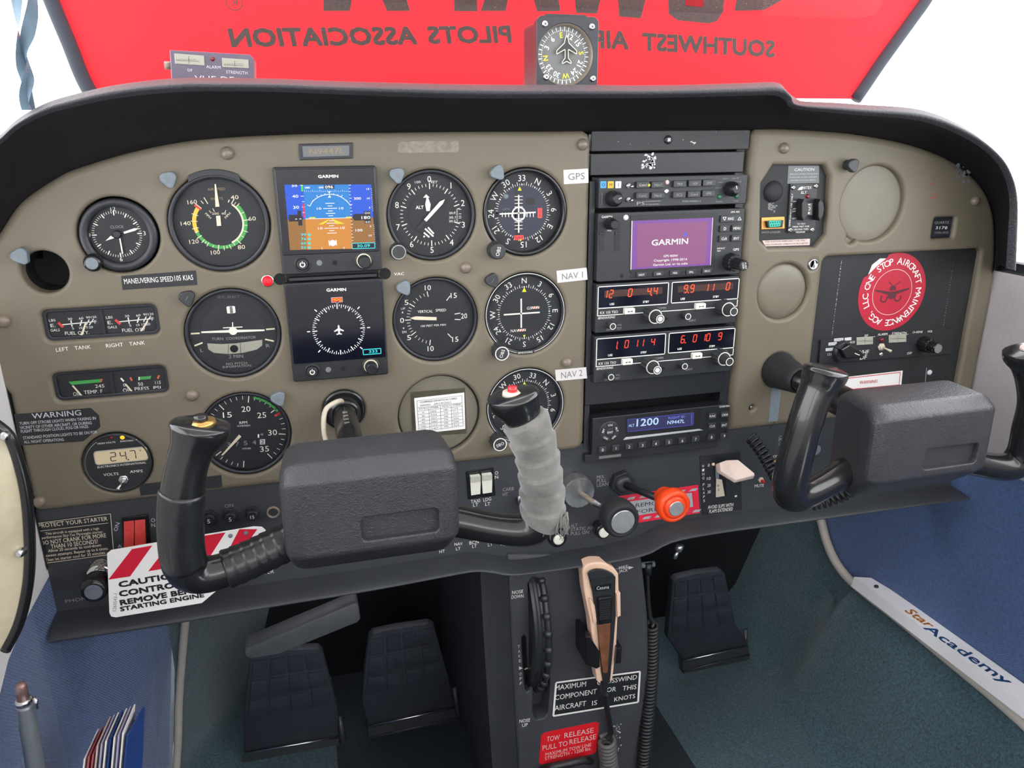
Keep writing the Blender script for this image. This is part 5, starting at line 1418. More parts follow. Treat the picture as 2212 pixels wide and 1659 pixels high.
for t, a, b in (('FUNC', 1826, 476), ('CRSR', 1990, 458), ('CLR', 1822, 608), ('ENT', 1984, 594), ('8', 1812, 756), ('9', 1982, 738)): key(T, a, b, 50, 38, 'key', 2.2, t, tm='white_print')
words(T, 'white_print', 'lettering', [('GARMIN', 1928, 360, 2064, 348, 26)], zt)
m = MB(); a = z_(1704, 784); m.disc(a[0], a[1], 1.6, FWR + .2, 14); m.put(T, 'screw_hole', 'hole')
T = thing('transponder_tray', 'black metal tray below the transponder', 'bracket', (RC, v0 - 5, 0))
m = MB(); m.box(RC - 86, RC + 70, v0 - 9, v0 - 0.4, -14, 3.0, .5, .5); m.put(T, 'tray_front', 'black')
m = MB(); m.box(RC - 70, RC - 45, v0 - 6.5, v0 - 3.5, 2.9, 3.3); m.put(T, 'torn_label', 'dim_print')
# ================================================================== passenger side equipment
T = thing('emergency_beacon_mount', 'dark octagonal plate with caution text behind the passenger cover opening', 'panel', (P(1718, 445)[0], P(1718, 445)[1], -8))
e0 = [P(x, y, -8) for x, y in ((1636, 345), (1800, 345), (1800, 548), (1632, 548))]
m = MB(); m.prism(e0, -12, -7); m.put(T, 'back_plate', 'black_matte')
zE, tE = Z(1620, 340, 1980, 2212, -6.6), ZT(1620, 340, 1980, 2212, -6.6)
m = MB(); m.prism([zE(512, 112), zE(918, 110), zE(918, 340), zE(496, 352)], -7, -6.7); q = m.put(T, 'caution_plate', 'dim_print')
m = MB(); tE(m, 'CAUTION', 590, 164, 854, 158, 40, bold=.15); tE(m, 'Absence of light during first', 526, 222, 902, 214, 18); tE(m, '3 seconds of test indicates', 528, 264, 890, 256, 18); tE(m, 'possible G-switch failure', 540, 304, 872, 298, 18); m.put(q, 'lettering', 'mkr_white')
c = zE(310, 455); m = MB(); m.lathe(c[0], c[1], [(11.2, -7), (10, -4.4), (7, -2.4), (3, -1.6)], 36); m.put(T, 'speaker_dome', 'rubber', label='round rubber dome')
m = MB()
for k in range(24):
    a = zE(290 + random.uniform(-50, 55), 640 + random.uniform(-70, 80)); m.sheet(rrect(a[0] - random.uniform(.5, 2.2), a[0] + random.uniform(.5, 2), a[1] - random.uniform(.4, 1.4), a[1] + .8), -6.8 + .002 * k)
m.put(T, 'label_residue', 'dim_print')
m = MB(); tE(m, 'DATA LOADER', 156, 994, 402, 990, 28); m.put(T, 'lettering', 'grey_print')
m = MB(); m.prism([zE(162, 1104), zE(798, 1080), zE(792, 1164), zE(205, 1182)], -7, -6.6); q = m.put(T, 'notice_label', 'silver_print')
m = MB(); tE(m, 'FOR AVIATION EMERGENCY USE ONLY', 202, 1120, 750, 1100, 26); tE(m, 'UNAUTHORIZED OPERATION PROHIBITED', 196, 1160, 774, 1138, 26); m.put(q, 'lettering', 'black_print')
# data connector
T = thing('data_connector', 'teal nine-pin data connector on an orange plate', 'connector', (*zE(320, 870), -7))
m = MB(); m.prism([zE(150, 800), zE(456, 786), zE(458, 944), zE(150, 956)], -7, -6, .4); m.put(T, 'flange', 'connector_gold')
c = zE(300, 880); e = zE(420, 880)
m = MB(); m.prism([zE(190, 842), zE(410, 828), zE(396, 922), zE(206, 930)], -6, -1.5, .5); m.put(T, 'shell', 'black')
z3 = Z(1620, 340, 1980, 2212, -1.2)
m = MB(); m.prism([z3(252, 842), z3(416, 836), z3(400, 914), z3(262, 926)], -1.6, -1.2); f = m.put(T, 'socket_face', 'teal')
m = MB()
for k in range(5): a = z3(272 + 31 * k, 866 - 2 * k); m.disc(a[0], a[1], .65, -1.1, 10)
for k in range(4): a = z3(284 + 31 * k, 902 - 2 * k); m.disc(a[0], a[1], .65, -1.1, 10)
m.put(f, 'pin_holes', 'hole')
# ELT switch unit
T = thing('elt_switch_unit', 'emergency transmitter switch unit with guarded rocker and four screws', 'switch', (*zE(690, 680), -7))
zF, tF = Z(1620, 340, 1980, 2212, -4.6), ZT(1620, 340, 1980, 2212, -4.6)
m = MB(); m.prism([zF(540, 350), zF(900, 350), zF(870, 985), zF(500, 1000)], -7, -4.8, .5); m.put(T, 'faceplate', 'black')
for a, b in ((575, 400), (875, 380), (534, 964), (826, 960)):
    c = zF(a, b); m = MB(); m.lathe(c[0], c[1], [(2.6, -4.8), (2.4, -3.8), (1.2, -3.4)], 20); s1 = m.put(T, 'screw', 'steel')
    m = MB(); m.tick(c[0], c[1], 30, -1.6, 1.6, .6, -3.3); m.tick(c[0], c[1], 120, -1.6, 1.6, .6, -3.3); m.put(s1, 'screw_slot', 'hole')
for a0, a1 in ((645, 700), (862, 905)):
    m = MB(); m.prism([zF(a0, 545), zF(a1, 600), zF(a1 + 6, 690), zF(a1 - 10, 770), zF(a0 - 10, 830), zF(a0 - 30, 780), zF(a0 - 30, 600)], -4.8, 5, .8); m.put(T, 'guard', 'radio_dark')
m = MB(); m.prism([zF(728, 592), zF(842, 588), zF(832, 780), zF(716, 784)], -4.8, -2.8, .4); m.put(T, 'rocker_frame', 'radio_dark')
m = MB(); m.prism([zF(738, 602), zF(834, 600), zF(824, 770), zF(726, 772)], -3, -.6, .8); r = m.put(T, 'rocker', 'gloss_black')
zG = Z(1620, 340, 1980, 2212, -.3)
m = MB(); c = zG(780, 680); m.ring(c[0], c[1], 1.2, 1.9, -.35); m.line([zG(772, 626), zG(802, 626)], .9, -.35); m.line([zG(764, 732), zG(796, 732)], .7, -.35); m.line([zG(764, 746), zG(796, 746)], .7, -.35); m.put(r, 'rocker_print', 'white_print')
c = zF(766, 516); m = MB(); m.lathe(c[0], c[1], [(2.4, -4.8), (2.0, -3.4), (1, -2.8)], 20); m.put(T, 'red_lamp', 'led_red_off')
words(T, 'white_print', 'lettering', [('ARTEX', 690, 404, 816, 400, 40), ('ELT', 678, 468, 752, 464, 36), ('EMERGENCY USE ONLY', 524, 914, 562, 478, 26), ('ON', 572, 586, 610, 584, 20), [('ARM', 566, 684, 622, 680, 20), ('OFF', 560, 718, 608, 714, 22)], ('TEST', 554, 814, 618, 810, 22), [('TO TEST:', 624, 884, 736, 880, 20), ('PRESS TEST FOR', 566, 922, 788, 914, 22), ('1 SECOND THEN', 572, 958, 776, 950, 22), ('RELEASE', 610, 992, 730, 988, 22)]], tF)
m = MB(); m.sheet([zF(630, 432), zF(660, 398), zF(700, 384), zF(694, 430)], -4.5); m.put(T, 'logo_wing', 'white_print')

# ---- hour meter
T = thing('hour_meter', 'small rectangular quartz hour meter at the far passenger side', 'gauge', (hm[0], hm[1], -5))
m = MB(); m.plate(rrect(HM[0] - 2, HM[1] + 2, HM[2] - 2, HM[3] + 2, 2), [rrect(HM[0] + .8, HM[1] - .8, HM[2] + .8, HM[3] - .8, 1)], -4.2, .5, 6); m.put(T, 'frame', 'black')
m = MB(); m.sheet(rrect(*HM), -7); m.put(T, 'dial_face', 'bezel')
m = MB(); m.ptext('QUARTZ', 2019, 481, 2050, 480, 6, -7); m.ptext('TOTAL HOURS', 2018, 503, 2051, 502, 5, -7); m.put(T, 'lettering', 'grey_print')
m = MB(); m.ptext('3178', 2021, 492, 2046, 492, 7, -7); m.put(T, 'counter_digits', 'white_print')

# ---- glovebox panel with direction finder
T = thing('glovebox_panel', 'black panel on the passenger side above the direction finder', 'panel', ((GB[0] + GB[1]) / 2, 20, -8))
m = MB(); m.box(GB[0] - 6, GB[1] + 6, GB[2] - 6, GB[3] + 6, -16, -7); m.put(T, 'panel_plate', 'black_matte')
zH, tH = Z(1600, 540, 2212, 2212, -6.8), ZT(1600, 540, 2212, 2212, -6.8)
m = MB()
for k in range(60):
    t = k / 59 + random.uniform(-.01, .01); a = zH(788 - 76 * t, 84 + 590 * t); m.disc(a[0], a[1], random.uniform(.2, .55), -6.85, 6)
for k in range(34):
    t = k / 33; a = zH(1660 - 96 * t + random.uniform(-3, 3), 110 + 600 * t); m.disc(a[0], a[1], random.uniform(.15, .4), -6.85, 6)
m.put(T, 'chipped_seam', 'mkr_white', kind='stuff')
m = MB(); m.line([zH(1452, 920), zH(1440, 1040)], .8, -6.8); m.put(T, 'door_gap', 'grey_print')
c = zH(1474, 956); m = MB(); m.lathe(c[0], c[1], [(3.2, -7), (3.0, -5.8), (1.6, -5.2)], 20); m.put(T, 'rivet', 'mkr_white')
# sticker
c = zH(1182, 330)
T = thing('round_sticker', 'round crimson maintenance sticker with white lettering around a plane', 'sticker', (c[0], c[1], -6.9))
R0 = abs(zH(1182, 30)[1] - zH(1182, 632)[1]) / 2
pl = []
for k in range(72):
    a = 2 * math.pi * k / 72; r = R0 * (1.0 if not 1.88 < a < 2.62 else .93); pl.append((c[0] + r * math.cos(a), c[1] + r * math.sin(a)))
m = MB(); m.prism(pl, -7, -6.6); m.put(T, 'sticker_disc', 'sticker_red')
m = MB(); m.prism([(c[0] + R0 * r * math.cos(a), c[1] + R0 * r * math.sin(a)) for r, a in ((.94, 1.95), (1.02, 2.1), (1.03, 2.35), (.94, 2.58), (.91, 2.3))], -6.6, -5.8); m.put(T, 'peeled_edge', 'white_paper')
m = MB(); m.ring(c[0], c[1], R0 * .575, R0 * .59, -6.5); m.put(T, 'inner_ring', 'silver_print')
m = MB()
txt = 'ONE STOP AIRCRAFT MAINTENANCE AOG, LLC '
step = 360 / len(txt)
for i, ch in enumerate(txt):
    if ch == ' ': continue
    a = -76 + step * i
    m.text(ch, c[0] + R0 * .79 * math.sin(math.radians(a)), c[1] + R0 * .79 * math.cos(math.radians(a)), R0 * .165, -6.45, rot=-a, bold=.1)
m.put(T, 'lettering', 'white_print', kind='stuff')
m = MB(); k = R0 / 300
D = lambda a, b: (c[0] + (a - 1188) * k, c[1] - (b - 345) * k)
m.sheet([D(1030, 315), D(1120, 330), D(1160, 338), D(1215, 338), D(1260, 330), D(1338, 318), D(1336, 332), D(1270, 352), D(1222, 362), D(1215, 385), D(1188, 402), D(1160, 388), D(1150, 362), D(1110, 350), D(1034, 328)], -6.45)
m.sheet([D(1158, 330), D(1165, 302), D(1188, 292), D(1212, 302), D(1220, 330)], -6.44); m.line([D(1145, 262), D(1188, 300), D(1250, 265)], 1.0, -6.43)
for x in (1120, 1245): m.ring(*D(x, 388), 22 * k, 34 * k, -6.43, 60, 320)
m.put(T, 'plane_emblem', 'sticker_dark')
# direction finder unit
zI, tI = Z(1600, 540, 2212, 2212, -4), ZT(1600, 540, 2212, 2212, -4)
T = thing('direction_finder', 'black VHF direction finder unit with selector knob and two small meters', 'radio', (*zI(1150, 760), -4))
m = MB(); m.prism([zI(628, 706), zI(1660, 618), zI(1650, 812), zI(612, 890)], -7, -4.2, .5); m.put(T, 'faceplate', 'black_matte')
def meter(a, b, dx, dy):
    m = MB(); m.prism([zI(a - dx, b - dy + 4), zI(a + dx, b - dy - 4), zI(a + dx, b + dy - 4), zI(a - dx, b + dy + 4)], -4.4, -3.4, .3); k = m.put(T, 'meter', 'meter_face')
    m = MB(); m.sheet([zI(a + dx - 18, b - dy), zI(a + dx, b - dy), zI(a + dx, b + dy), zI(a + dx - 18, b + dy)], -3.3); m.line([zI(a - 10, b - dy + 6), zI(a - 8, b + dy - 8)], .3, -3.25); m.line([zI(a - dx + 8, b + 4), zI(a + dx - 22, b)], .25, -3.25)
    for j in range(14): m.line([zI(a - dx + 10 + 8 * j, b + 3), zI(a - dx + 10 + 8 * j, b - 5)], .18, -3.25)
    m.put(k, 'meter_scale', 'bezel')
meter(976, 708, 72, 30); meter(1232, 690, 76, 30)
c = zI(790, 790)
m = MB(); m.lathe(c[0], c[1], [(13, -4.2), (12.5, -2), (11, 2)], 40); m.put(T, 'selector_skirt', 'black')
m = MB(); z5 = Z(1600, 540, 2212, 2212, 4)
m.prism([z5(762, 770), z5(830, 730), z5(900, 770), z5(950, 810), z5(925, 836), z5(800, 842)], -4, 9, 1.5); k = m.put(T, 'selector_knob', 'gloss_black')
m = MB(); m.line([zI(830, 782), zI(868, 798)], .8, 9.2); m.put(k, 'pointer_line', 'white_print')
c = zI(1100, 702); m = MB(); m.lathe(c[0], c[1], [(2.8, -4.2), (2.4, -2.4), (1.2, -1.6)], 20); m.put(T, 'red_lamp', 'led_red_off')
c = zI(1096, 756); toggle(T, c[0], c[1], -4.2, 4.6, (3.4, -2.2, 10), 'ivory')
c = zI(1096, 816); m = MB(); m.lathe(c[0], c[1], [(2.8, -4.2), (2.6, -3.2), (1.3, -2.6)], 18); m.put(T, 'screw', 'steel')
c = zI(1420, 730)
knob(T, 'outer_knob', c[0], c[1], -4.2, 9, 9.2, 8.2, 'gloss_black', ribs=True)
k = knob(T, 'inner_knob', c[0], c[1], 9, 20, 6.2, 6.2, 'gloss_black'); m = MB(); m.disc(c[0], c[1], 5.2, 20.1); m.put(k, 'knob_face', 'steel_brushed')
words(T, 'white_print', 'lettering', [('DF', 968, 668, 994, 667, 18), ('ALARM', 1070, 660, 1144, 656, 20), ('STRENGTH', 1180, 652, 1294, 648, 20), ('O-SENS', 1342, 642, 1420, 638, 18), ('VOL', 1458, 636, 1498, 634, 18), ('AUX', 850, 720, 892, 718, 20), ('OFF', 1298, 808, 1336, 804, 20), [('VHF', 926, 800, 1000, 796, 38, ), ('DF', 932, 840, 984, 836, 38)], ('121.5', 678, 816, 728, 812, 20)], tI)
for t, a, b, dx in (('124.5', 766, 700, 36), ('', 838, 694, 26), ('121.775', 718, 732, 32), ('121.6', 702, 776, 38)):
    m = MB(); m.prism([zI(a - dx, b - 12 + 4), zI(a + dx, b - 14), zI(a + dx, b + 10), zI(a - dx, b + 14)], -4.2, -3.9); k = m.put(T, 'tape_label', 'mkr_white')
    if t: m = MB(); tI(m, t, a - dx * .7, b + 3, a + dx * .7, b - 1, 14, up=.2); m.put(k, 'lettering', 'dim_print')
# warning placards on the right
for (q, t1, lab) in (([(735, 1002), (1264, 942), (1252, 1060), (740, 1110)], 1, 'white warning placard with red border behind the passenger yoke'), ([(735, 1480), (900, 1462), (900, 1620), (735, 1640)], 0, 'white placard with red border below the passenger panel cover')):
    pts = [zH(*p) for p in q]
    if not t1: pts = [P(x, y, -3.0) for x, y in ((1804, 949), (1850, 942), (1850, 985), (1806, 995))]
    wb = -7 if t1 else -4
    T = thing('warning_placard', lab, 'placard', (pts[0][0], pts[0][1], wb), 'white warning placards')
    m = MB(); m.prism(pts, wb, wb + .5); m.put(T, 'placard_card', 'white_label')
    m = MB(); cx = sum(p[0] for p in pts) / 4; cy_ = sum(p[1] for p in pts) / 4
    q2 = [(cx + (p[0] - cx) * .93, cy_ + (p[1] - cy_) * .82) for p in pts]; m.line(q2 + q2[:1], .9, wb + .6); m.put(T, 'red_border', 'red_print')
    if t1:
        m = MB(); tH(m, 'WARNING', 926, 1034, 1066, 1022, 26, up=.5); tH(m, 'WHEN CONTROLS ARE LOCKED', 860, 1092, 1200, 1062, 20, up=.5); m.put(T, 'lettering', 'red_print')

# ================================================================== placards on the pilot side
def placard(name, label, pts, w0, t, mt, texts, tm, group=None, bev=0.0, slant=0):
    T = thing(name, label, 'placard', (sum(p[0] for p in pts) / len(pts), sum(p[1] for p in pts) / len(pts), w0), group)
    m = MB(); m.prism(pts, w0, w0 + t, bev); m.put(T, 'plate', mt)
    m = MB()
    for tx in texts: m.ptext(*tx, w0 + t, slant=slant)
    m.put(T, 'lettering', tm)
    return T
px = lambda l, w=0: [P(a, b, w) for a, b in l]
T = placard('registration_plate', 'small framed plate reading N9447L above the upper flight display', px([(645, 311), (762, 308), (762, 342), (647, 346)]), 0, 1.6, 'bezel', [], 'gold_print', bev=.6)
m = MB(); m.prism(px([(653, 316), (754, 314), (754, 336), (655, 339)]), 1.2, 1.8); m.put(T, 'insert', 'dim_print')
m = MB(); m.ptext('N9447L', 668, 328, 744, 325, 14, 1.8); m.put(T, 'gold_lettering', 'gold_print')
placard('speed_placard', 'black embossed tape strip reading MANEUVERING SPEED 105 KIAS', px([(262, 596), (423, 584), (426, 615), (265, 626)]), 0, .5, 'black', [('MANEUVERING SPEED', 268, 608, 374, 602, 12.5), ('105 KIAS', 377, 601, 417, 599, 12.5)], 'white_print')
for t, q, tx in (('GPS', [(1217, 367), (1270, 364), (1271, 395), (1218, 398)], ('GPS', 1227, 382, 1263, 380, 16)), ('NAV 1', [(1202, 585), (1267, 578), (1269, 604), (1204, 611)], ('NAV 1', 1214, 598, 1259, 593, 15)), ('NAV 2', [(1199, 799), (1266, 793), (1268, 817), (1201, 823)], ('NAV 2', 1212, 811, 1258, 805, 15))):
    placard('source_label', 'white label strip printed %s beside a course indicator' % {'GPS': 'GPS', 'NAV 1': 'NAV 1 with the digit one', 'NAV 2': 'NAV 2 with the digit two'}[t], px(q), 0, .4, 'label_paper', [tx], 'dim_print', 'white printed label strips')
placard('strobe_warning_placard', 'black strobe light warning placard with clipped corners at the far left', px([(31, 895), (196, 881), (214, 897), (217, 922), (180, 953), (42, 962)]), 0, .5, 'black', [('WARNING', 69, 899, 175, 891, 13, ), ('TURN OFF STROBE LIGHTS WHEN TAXIING IN', 42, 915, 207, 903, 7), ('VICINITY OF OTHER AIRCRAFT, OR DURING', 43, 924, 198, 913, 7), ('FLIGHT THROUGH CLOUD, FOG OR HAZE.', 45, 932, 192, 921, 7), ('STANDARD POSITION LIGHTS TO BE ON FOR', 50, 946, 210, 933, 7), ('ALL NIGHT OPERATIONS.', 52, 955, 139, 949, 7)], 'mkr_white')
m = MB(); m.prism(px([(300, 1046), (478, 1026), (480, 1052), (304, 1070)]), 0, .4); c = P(390, 1048); m.solo('black_tape_strip', 'black', (c[0], c[1], 0), 'strip of black tape on the lower edge of the khaki cover', 'tape')
WS = -4.0
placard('starter_placard', 'black starter cranking instruction placard beside the red master switch', px([(78, 1128), (240, 1107), (247, 1198), (96, 1218)], WS), WS, .5, 'black', [('PROTECT YOUR STARTER', 83, 1136, 232, 1120, 10), ('This aircraft is equipped with a high', 98, 1153, 214, 1141, 6), ('performance Sky-Tec Flyweight starter.', 90, 1162, 223, 1148, 6), ('DO NOT CRANK FOR MORE', 89, 1173, 229, 1156, 10), ('THAN 10 SECONDS!', 110, 1181, 211, 1169, 10), ('Allow 20 seconds to cool-down', 104, 1190, 218, 1177, 7), ('between attempts. Repeat up to 6 times.', 92, 1201, 234, 1184, 7), ('Then let starter cool for 30 minutes.', 98, 1210, 228, 1193, 7)], 'cream_print')
T = bpy.data.objects['starter_placard']
m = MB(); q = px([(80, 1130), (239, 1109), (246, 1196), (98, 1216)], WS); m.line(q + q[:1], .5, WS + .7); m.line(px([(83, 1147), (234, 1129)], WS), .4, WS + .7); m.put(T, 'border_lines', 'cream_print')

# ================================================================== screws, post lights, warning lamp
def dome(label, px_, py_):
    c = P(px_, py_, 0)
    m = MB(); m.lathe(c[0], c[1], [(5.4, -.3), (5.4, 1.2), (5.0, 2.6), (4.0, 4.0), (2.4, 4.9), (.8, 5.2)], 6 * 4)
    m.solo('cover_screw', 'khaki_screw', (c[0], c[1], 0), label, 'screw', 'domed cover screws')
for l, a, b in (('domed screw above the airspeed gauge', 491, 331), ('domed screw at the upper corner beside the radio stack', 1258, 312), ('domed screw between the altimeter and vertical speed gauge', 1006, 578), ('domed screw just above the NAV 2 label', 1224, 783), ('domed screw between turn coordinator and rpm gauge', 415, 853), ('domed screw at the lower left corner of the khaki cover', 86, 1083), ('domed screw at the left picture edge beside fuel gauge', 8, 693), ('domed screw above the octagonal emergency panel', 1693, 320), ('domed screw at the far upper passenger corner', 2105, 434)): dome(l, a, b)
def post(label, px_, py_, mt, ang, ln=8, mt2='cap_grey'):
    c = P(px_, py_, ln)
    T = thing('post_light', label, 'light', (c[0], c[1], 0), 'instrument post lights')
    m = MB(); m.lathe(c[0], c[1], [(5.2, -.3), (4.8, ln - 3)], 24); m.put(T, 'stem', mt2)
    pl = []
    for k in range(3):
        a0 = math.radians(ang + 120 * k)
        rr, ctr = (4.4, 2.6) if k else (3.0, 4.6)
        for j in range(7):
            a = a0 + math.radians(-60 + 20 * j); pl.append((c[0] + ctr * math.cos(a0) + rr * math.cos(a), c[1] + ctr * math.sin(a0) + rr * math.sin(a)))
    m = MB(); m.prism(pl, ln - 5, ln + 1.5, 1.0); cp_ = m.put(T, 'cap', mt)
    m = MB(); m.line([(c[0] - 1.2, c[1] - 1.8), (c[0] + 1.2, c[1] + 1.8)], .5, ln + 1.6); m.put(cp_, 'embossed_mark', 'dim_print')
for l, a, b, mt, an, n, m2 in (('grey post light between the clock and airspeed gauge', 364, 387, 'cap_grey', -80, 4, 'cap_grey'), ('pale grey post light above the dark air opening', 43, 553, 'cap_grey', -60, 4, 'brass'), ('black post light beside the turn coordinator', 404, 644, 'cap_black', -80, 4, 'cap_black'), ('grey post light beside the altimeter', 858, 378, 'cap_grey', -80, 8, 'cap_grey'), ('grey post light with long stem beside the top course indicator', 1075, 373, 'cap_grey', -50, 9, 'brass'), ('grey post light beside the vertical speed gauge', 873, 622, 'cap_grey', -60, 8, 'cap_grey'), ('black post light with brass rim near the NAV 1 dial', 1064, 606, 'cap_black', -60, 5, 'brass'), ('silver grey post light beside the rpm gauge', 601, 861, 'cap_grey', -70, 7, 'chrome'), ('dark post light above the large blank disc on passenger side', 1843, 357, 'cap_black', -70, 10, 'cap_black')): post(l, a, b, mt, an, n, m2)
c = P(578, 606)
T = thing('warning_lamp', 'small glowing red warning lamp beside the flight displays', 'light', (c[0], c[1], 0))
m = MB(); m.lathe(c[0], c[1], [(5.6, -.2), (5.4, 1.4), (4.6, 1.6)], 28); m.put(T, 'collar', 'steel')
m = MB(); m.lathe(c[0], c[1], [(4.5, 1), (4.4, 4), (3.2, 5.6), (1.2, 6.2)], 28); m.put(T, 'lens', 'e_red')

# ================================================================== on top of the glareshield
# vertical card compass
WC = 0.0
zC = Z(1100, 0, 1340, 1991, WC)
cc = zC(1015, 985)
base_v = P(1225, 187, WL - 6)[1] + 3
T = thing('compass', 'square black vertical card compass standing on the glareshield', 'compass', (cc[0], base_v, -20))
hw = (zC(1600, 900)[0] - zC(490, 900)[0]) / 2; cu0 = (zC(1600, 900)[0] + zC(490, 900)[0]) / 2
tv = zC(1015, 285)[1]
out_ = rrect(cu0 - hw, cu0 + hw, tv - 2 * hw - 6, tv, 6)
rc = hw * .885
m = MB(); m.plate(out_, [circ(cc[0], cc[1], rc, 48)], WC, .8, 9); m.put(T, 'front_frame', 'bezel')
m = MB(); m.plate(rrect(cu0 - hw + 2, cu0 + hw - 4, tv - 2 * hw - 6, tv - 3, 5), [], WC - 8.5, .5, 40); m.put(T, 'case', 'black')
m = MB(); m.box(cu0 - hw * .7, cu0 + hw * .6, tv - .5, tv + 1.5, WC - 8, WC - 1, .5); m.put(T, 'top_clip', 'black')
m = MB(); m.lathe(cc[0], cc[1], [(rc + .8, WC - .6), (rc - .2, WC - .4), (rc - 1.6, WC - 5), (rc - 1.8, WC - 7)], 56, cap=False); m.put(T, 'inner_ring', 'khaki_screw')
m = MB(); m.disc(cc[0], cc[1], rc, WC - 7, 48); m.put(T, 'card_face', 'dim_print')
wc = WC - 6.8
m = MB()
for k in range(72):
    a = k * 5 + 2
    if k % 2 == 0: m.tick(cc[0], cc[1], a, rc * .78, rc * .96, 1.0 if 20 < k < 60 else .7, wc)
    else: m.tick(cc[0], cc[1], a, rc * .78, rc * .82, .6, wc)
m.put(T, 'scale_marks', 'white_print')
mw, my = MB(), MB()
for i, t in enumerate(('E', '12', '15', 'S', '21', '24', 'W', '30', '33', 'N', '3', '6')):
    a = -8 + 30 * i
    (my if t in 'ESWN' else mw).text(t, cc[0] + rc * .66 * math.sin(math.radians(a)), cc[1] + rc * .66 * math.cos(math.radians(a)), 4.4, wc, rot=-a, bold=.2)
mw.put(T, 'numerals', 'white_print'); my.put(T, 'cardinal_letters', 'yellow')
m = MB()
D = lambda a, b: (zC(a, b))
hp = [(1030, 560), (1030, 630), (1002, 700), (990, 770), (850, 910), (850, 970), (1000, 885), (1002, 1040), (950, 1110), (950, 1140), (1030, 1100)]
zc2 = Z(1100, 0, 1340, 1991, WC - 4)
m.line([zc2(*p) for p in hp[1:]], .7, WC - 4); m.line([zc2(2060 - a, b) for a, b in hp[1:]], .7, WC - 4); m.line([zc2(1030, 560), zc2(1030, 640)], .3, WC - 4); m.put(T, 'aeroplane_outline', 'cream_print')
m = MB(); m.prism([zc2(*p) for p in hp[1:]] + [zc2(2060 - a, b) for a, b in hp[1:-1][::-1]][:-1], WC - 5.4, WC - 4.4); m.put(T, 'aeroplane_body', 'bezel')
for a, b in ((638, 430), (1478, 480), (660, 1380), (1494, 1410)):
    c = zC(a, b); m = MB(); m.lathe(c[0], c[1], [(2.9, WC), (2.8, WC + 1.2), (1.8, WC + 2)], 20); s1 = m.put(T, 'screw', 'steel')
    m = MB(); m.tick(c[0], c[1], 45, -1.4, 1.4, .6, WC + 2.1); m.tick(c[0], c[1], 135, -1.4, 1.4, .6, WC + 2.1); m.put(s1, 'screw_slot', 'hole')
# remote indicator box
WB = -20.0
zV, tV = Z(0, 0, 740, 2212, WB), ZT(0, 0, 740, 2212, WB)
c = zV(1370, 500)
T = thing('signal_indicator_box', 'grey metal indicator box with two small meters on the glareshield', 'indicator', (c[0], base_v, WB - 20))
fr = [zV(1118, 700), zV(1645, 700), zV(1640, 380), zV(1612, 352), zV(1095, 322)]
m = MB(); m.prism(fr, WB - 45, WB, .8); m.put(T, 'housing', 'vhf_box')
for pts in ([(1125, 345), (1318, 360), (1322, 424), (1130, 412)], [(1432, 374), (1604, 386), (1608, 442), (1436, 434)]):
    m = MB(); m.prism([zV(*p) for p in pts], WB - .5, WB + .8, .3); k = m.put(T, 'meter', 'meter_face')
    (a0, b0), (a1, b1) = pts[0], pts[2]
    m = MB(); m.line([zV((a0 + a1) / 2 - 4, b0 + 18), zV((a0 + a1) / 2 - 2, b1 - 12)], .3, WB + .9); m.line([zV(a0 + 15, b0 + 46), zV(a1 - 35, b0 + 52)], .25, WB + .9)
    for j in range(12): m.line([zV(a0 + 16 + j * 11, b0 + 46), zV(a0 + 16 + j * 11, b0 + 36)], .25, WB + .9)
    m.put(k, 'meter_scale', 'bezel')
c = zV(1372, 380); m = MB(); m.lathe(c[0], c[1], [(1.8, WB), (1.6, WB + 1), (.8, WB + 1.5)], 18); m.put(T, 'red_lamp', 'led_red_off')
words(T, 'mkr_white', 'lettering', [('DF', 1212, 452, 1242, 454, 20), ('ALARM', 1332, 430, 1424, 436, 22), ('STRENGTH', 1460, 464, 1598, 472, 22), ('VHF-DF', 1258, 506, 1512, 516, 44)], tV)
c = zV(1036, 415); m = MB(); m.tube([(zV(1100, 415)[0] - 6, c[1], WB - 12), (zV(1100, 415)[0] + 1, c[1], WB - 12)], [3.2, 3.2], 16); m.put(T, 'side_screw', 'khaki_screw')

# ================================================================== windscreen sunshade and strap
WSN = -300.0
ol = [(80, -90), (112, 0), (150, 92), (190, 188), (245, 260), (400, 380), (900, 520), (1400, 500), (1720, 360), (1800, 270), (1845, 215), (1900, 135), (1965, 45), (2000, -5), (2060, -110)]
outl = cat([P(a, b, WSN) for a, b in ol], 6)
topv = 760
full = outl + [(outl[-1][0] + 20, 520), (outl[-1][0] - 60, 640), (300, 720), (outl[0][0] + 40, 640), (outl[0][0] - 20, 500)]
full = [p for p in full if True]
T = thing('sunshade', 'red folding windscreen sunshade with mirrored dark lettering and black binding', 'sunshade', (220, 290, WSN))
LEAN = 0.55
def lean(m, v0=300):
    m.v = [(u + 0, v0 + (v - v0), w) for u, v, w in m.v]
    return m
m = MB(); m.prism([(a, max(b, 292)) for a, b in full], WSN - .6, WSN); m.put(T, 'shade_sheet', 'shade_red')
m = MB(); seq = [p for p in outl if p[1] > 288]
left_ = [p for p in outl[:len(outl) // 2] if p[1] > 288]; right_ = [p for p in outl[len(outl) // 2:] if p[1] > 288]
for sgm in (left_, right_):
    m = MB(); m.tube([(a, b, WSN + 3) for a, b in sgm], 9.0, 12, flat=.9); m.put(T, 'edge_binding', 'shade_binding')
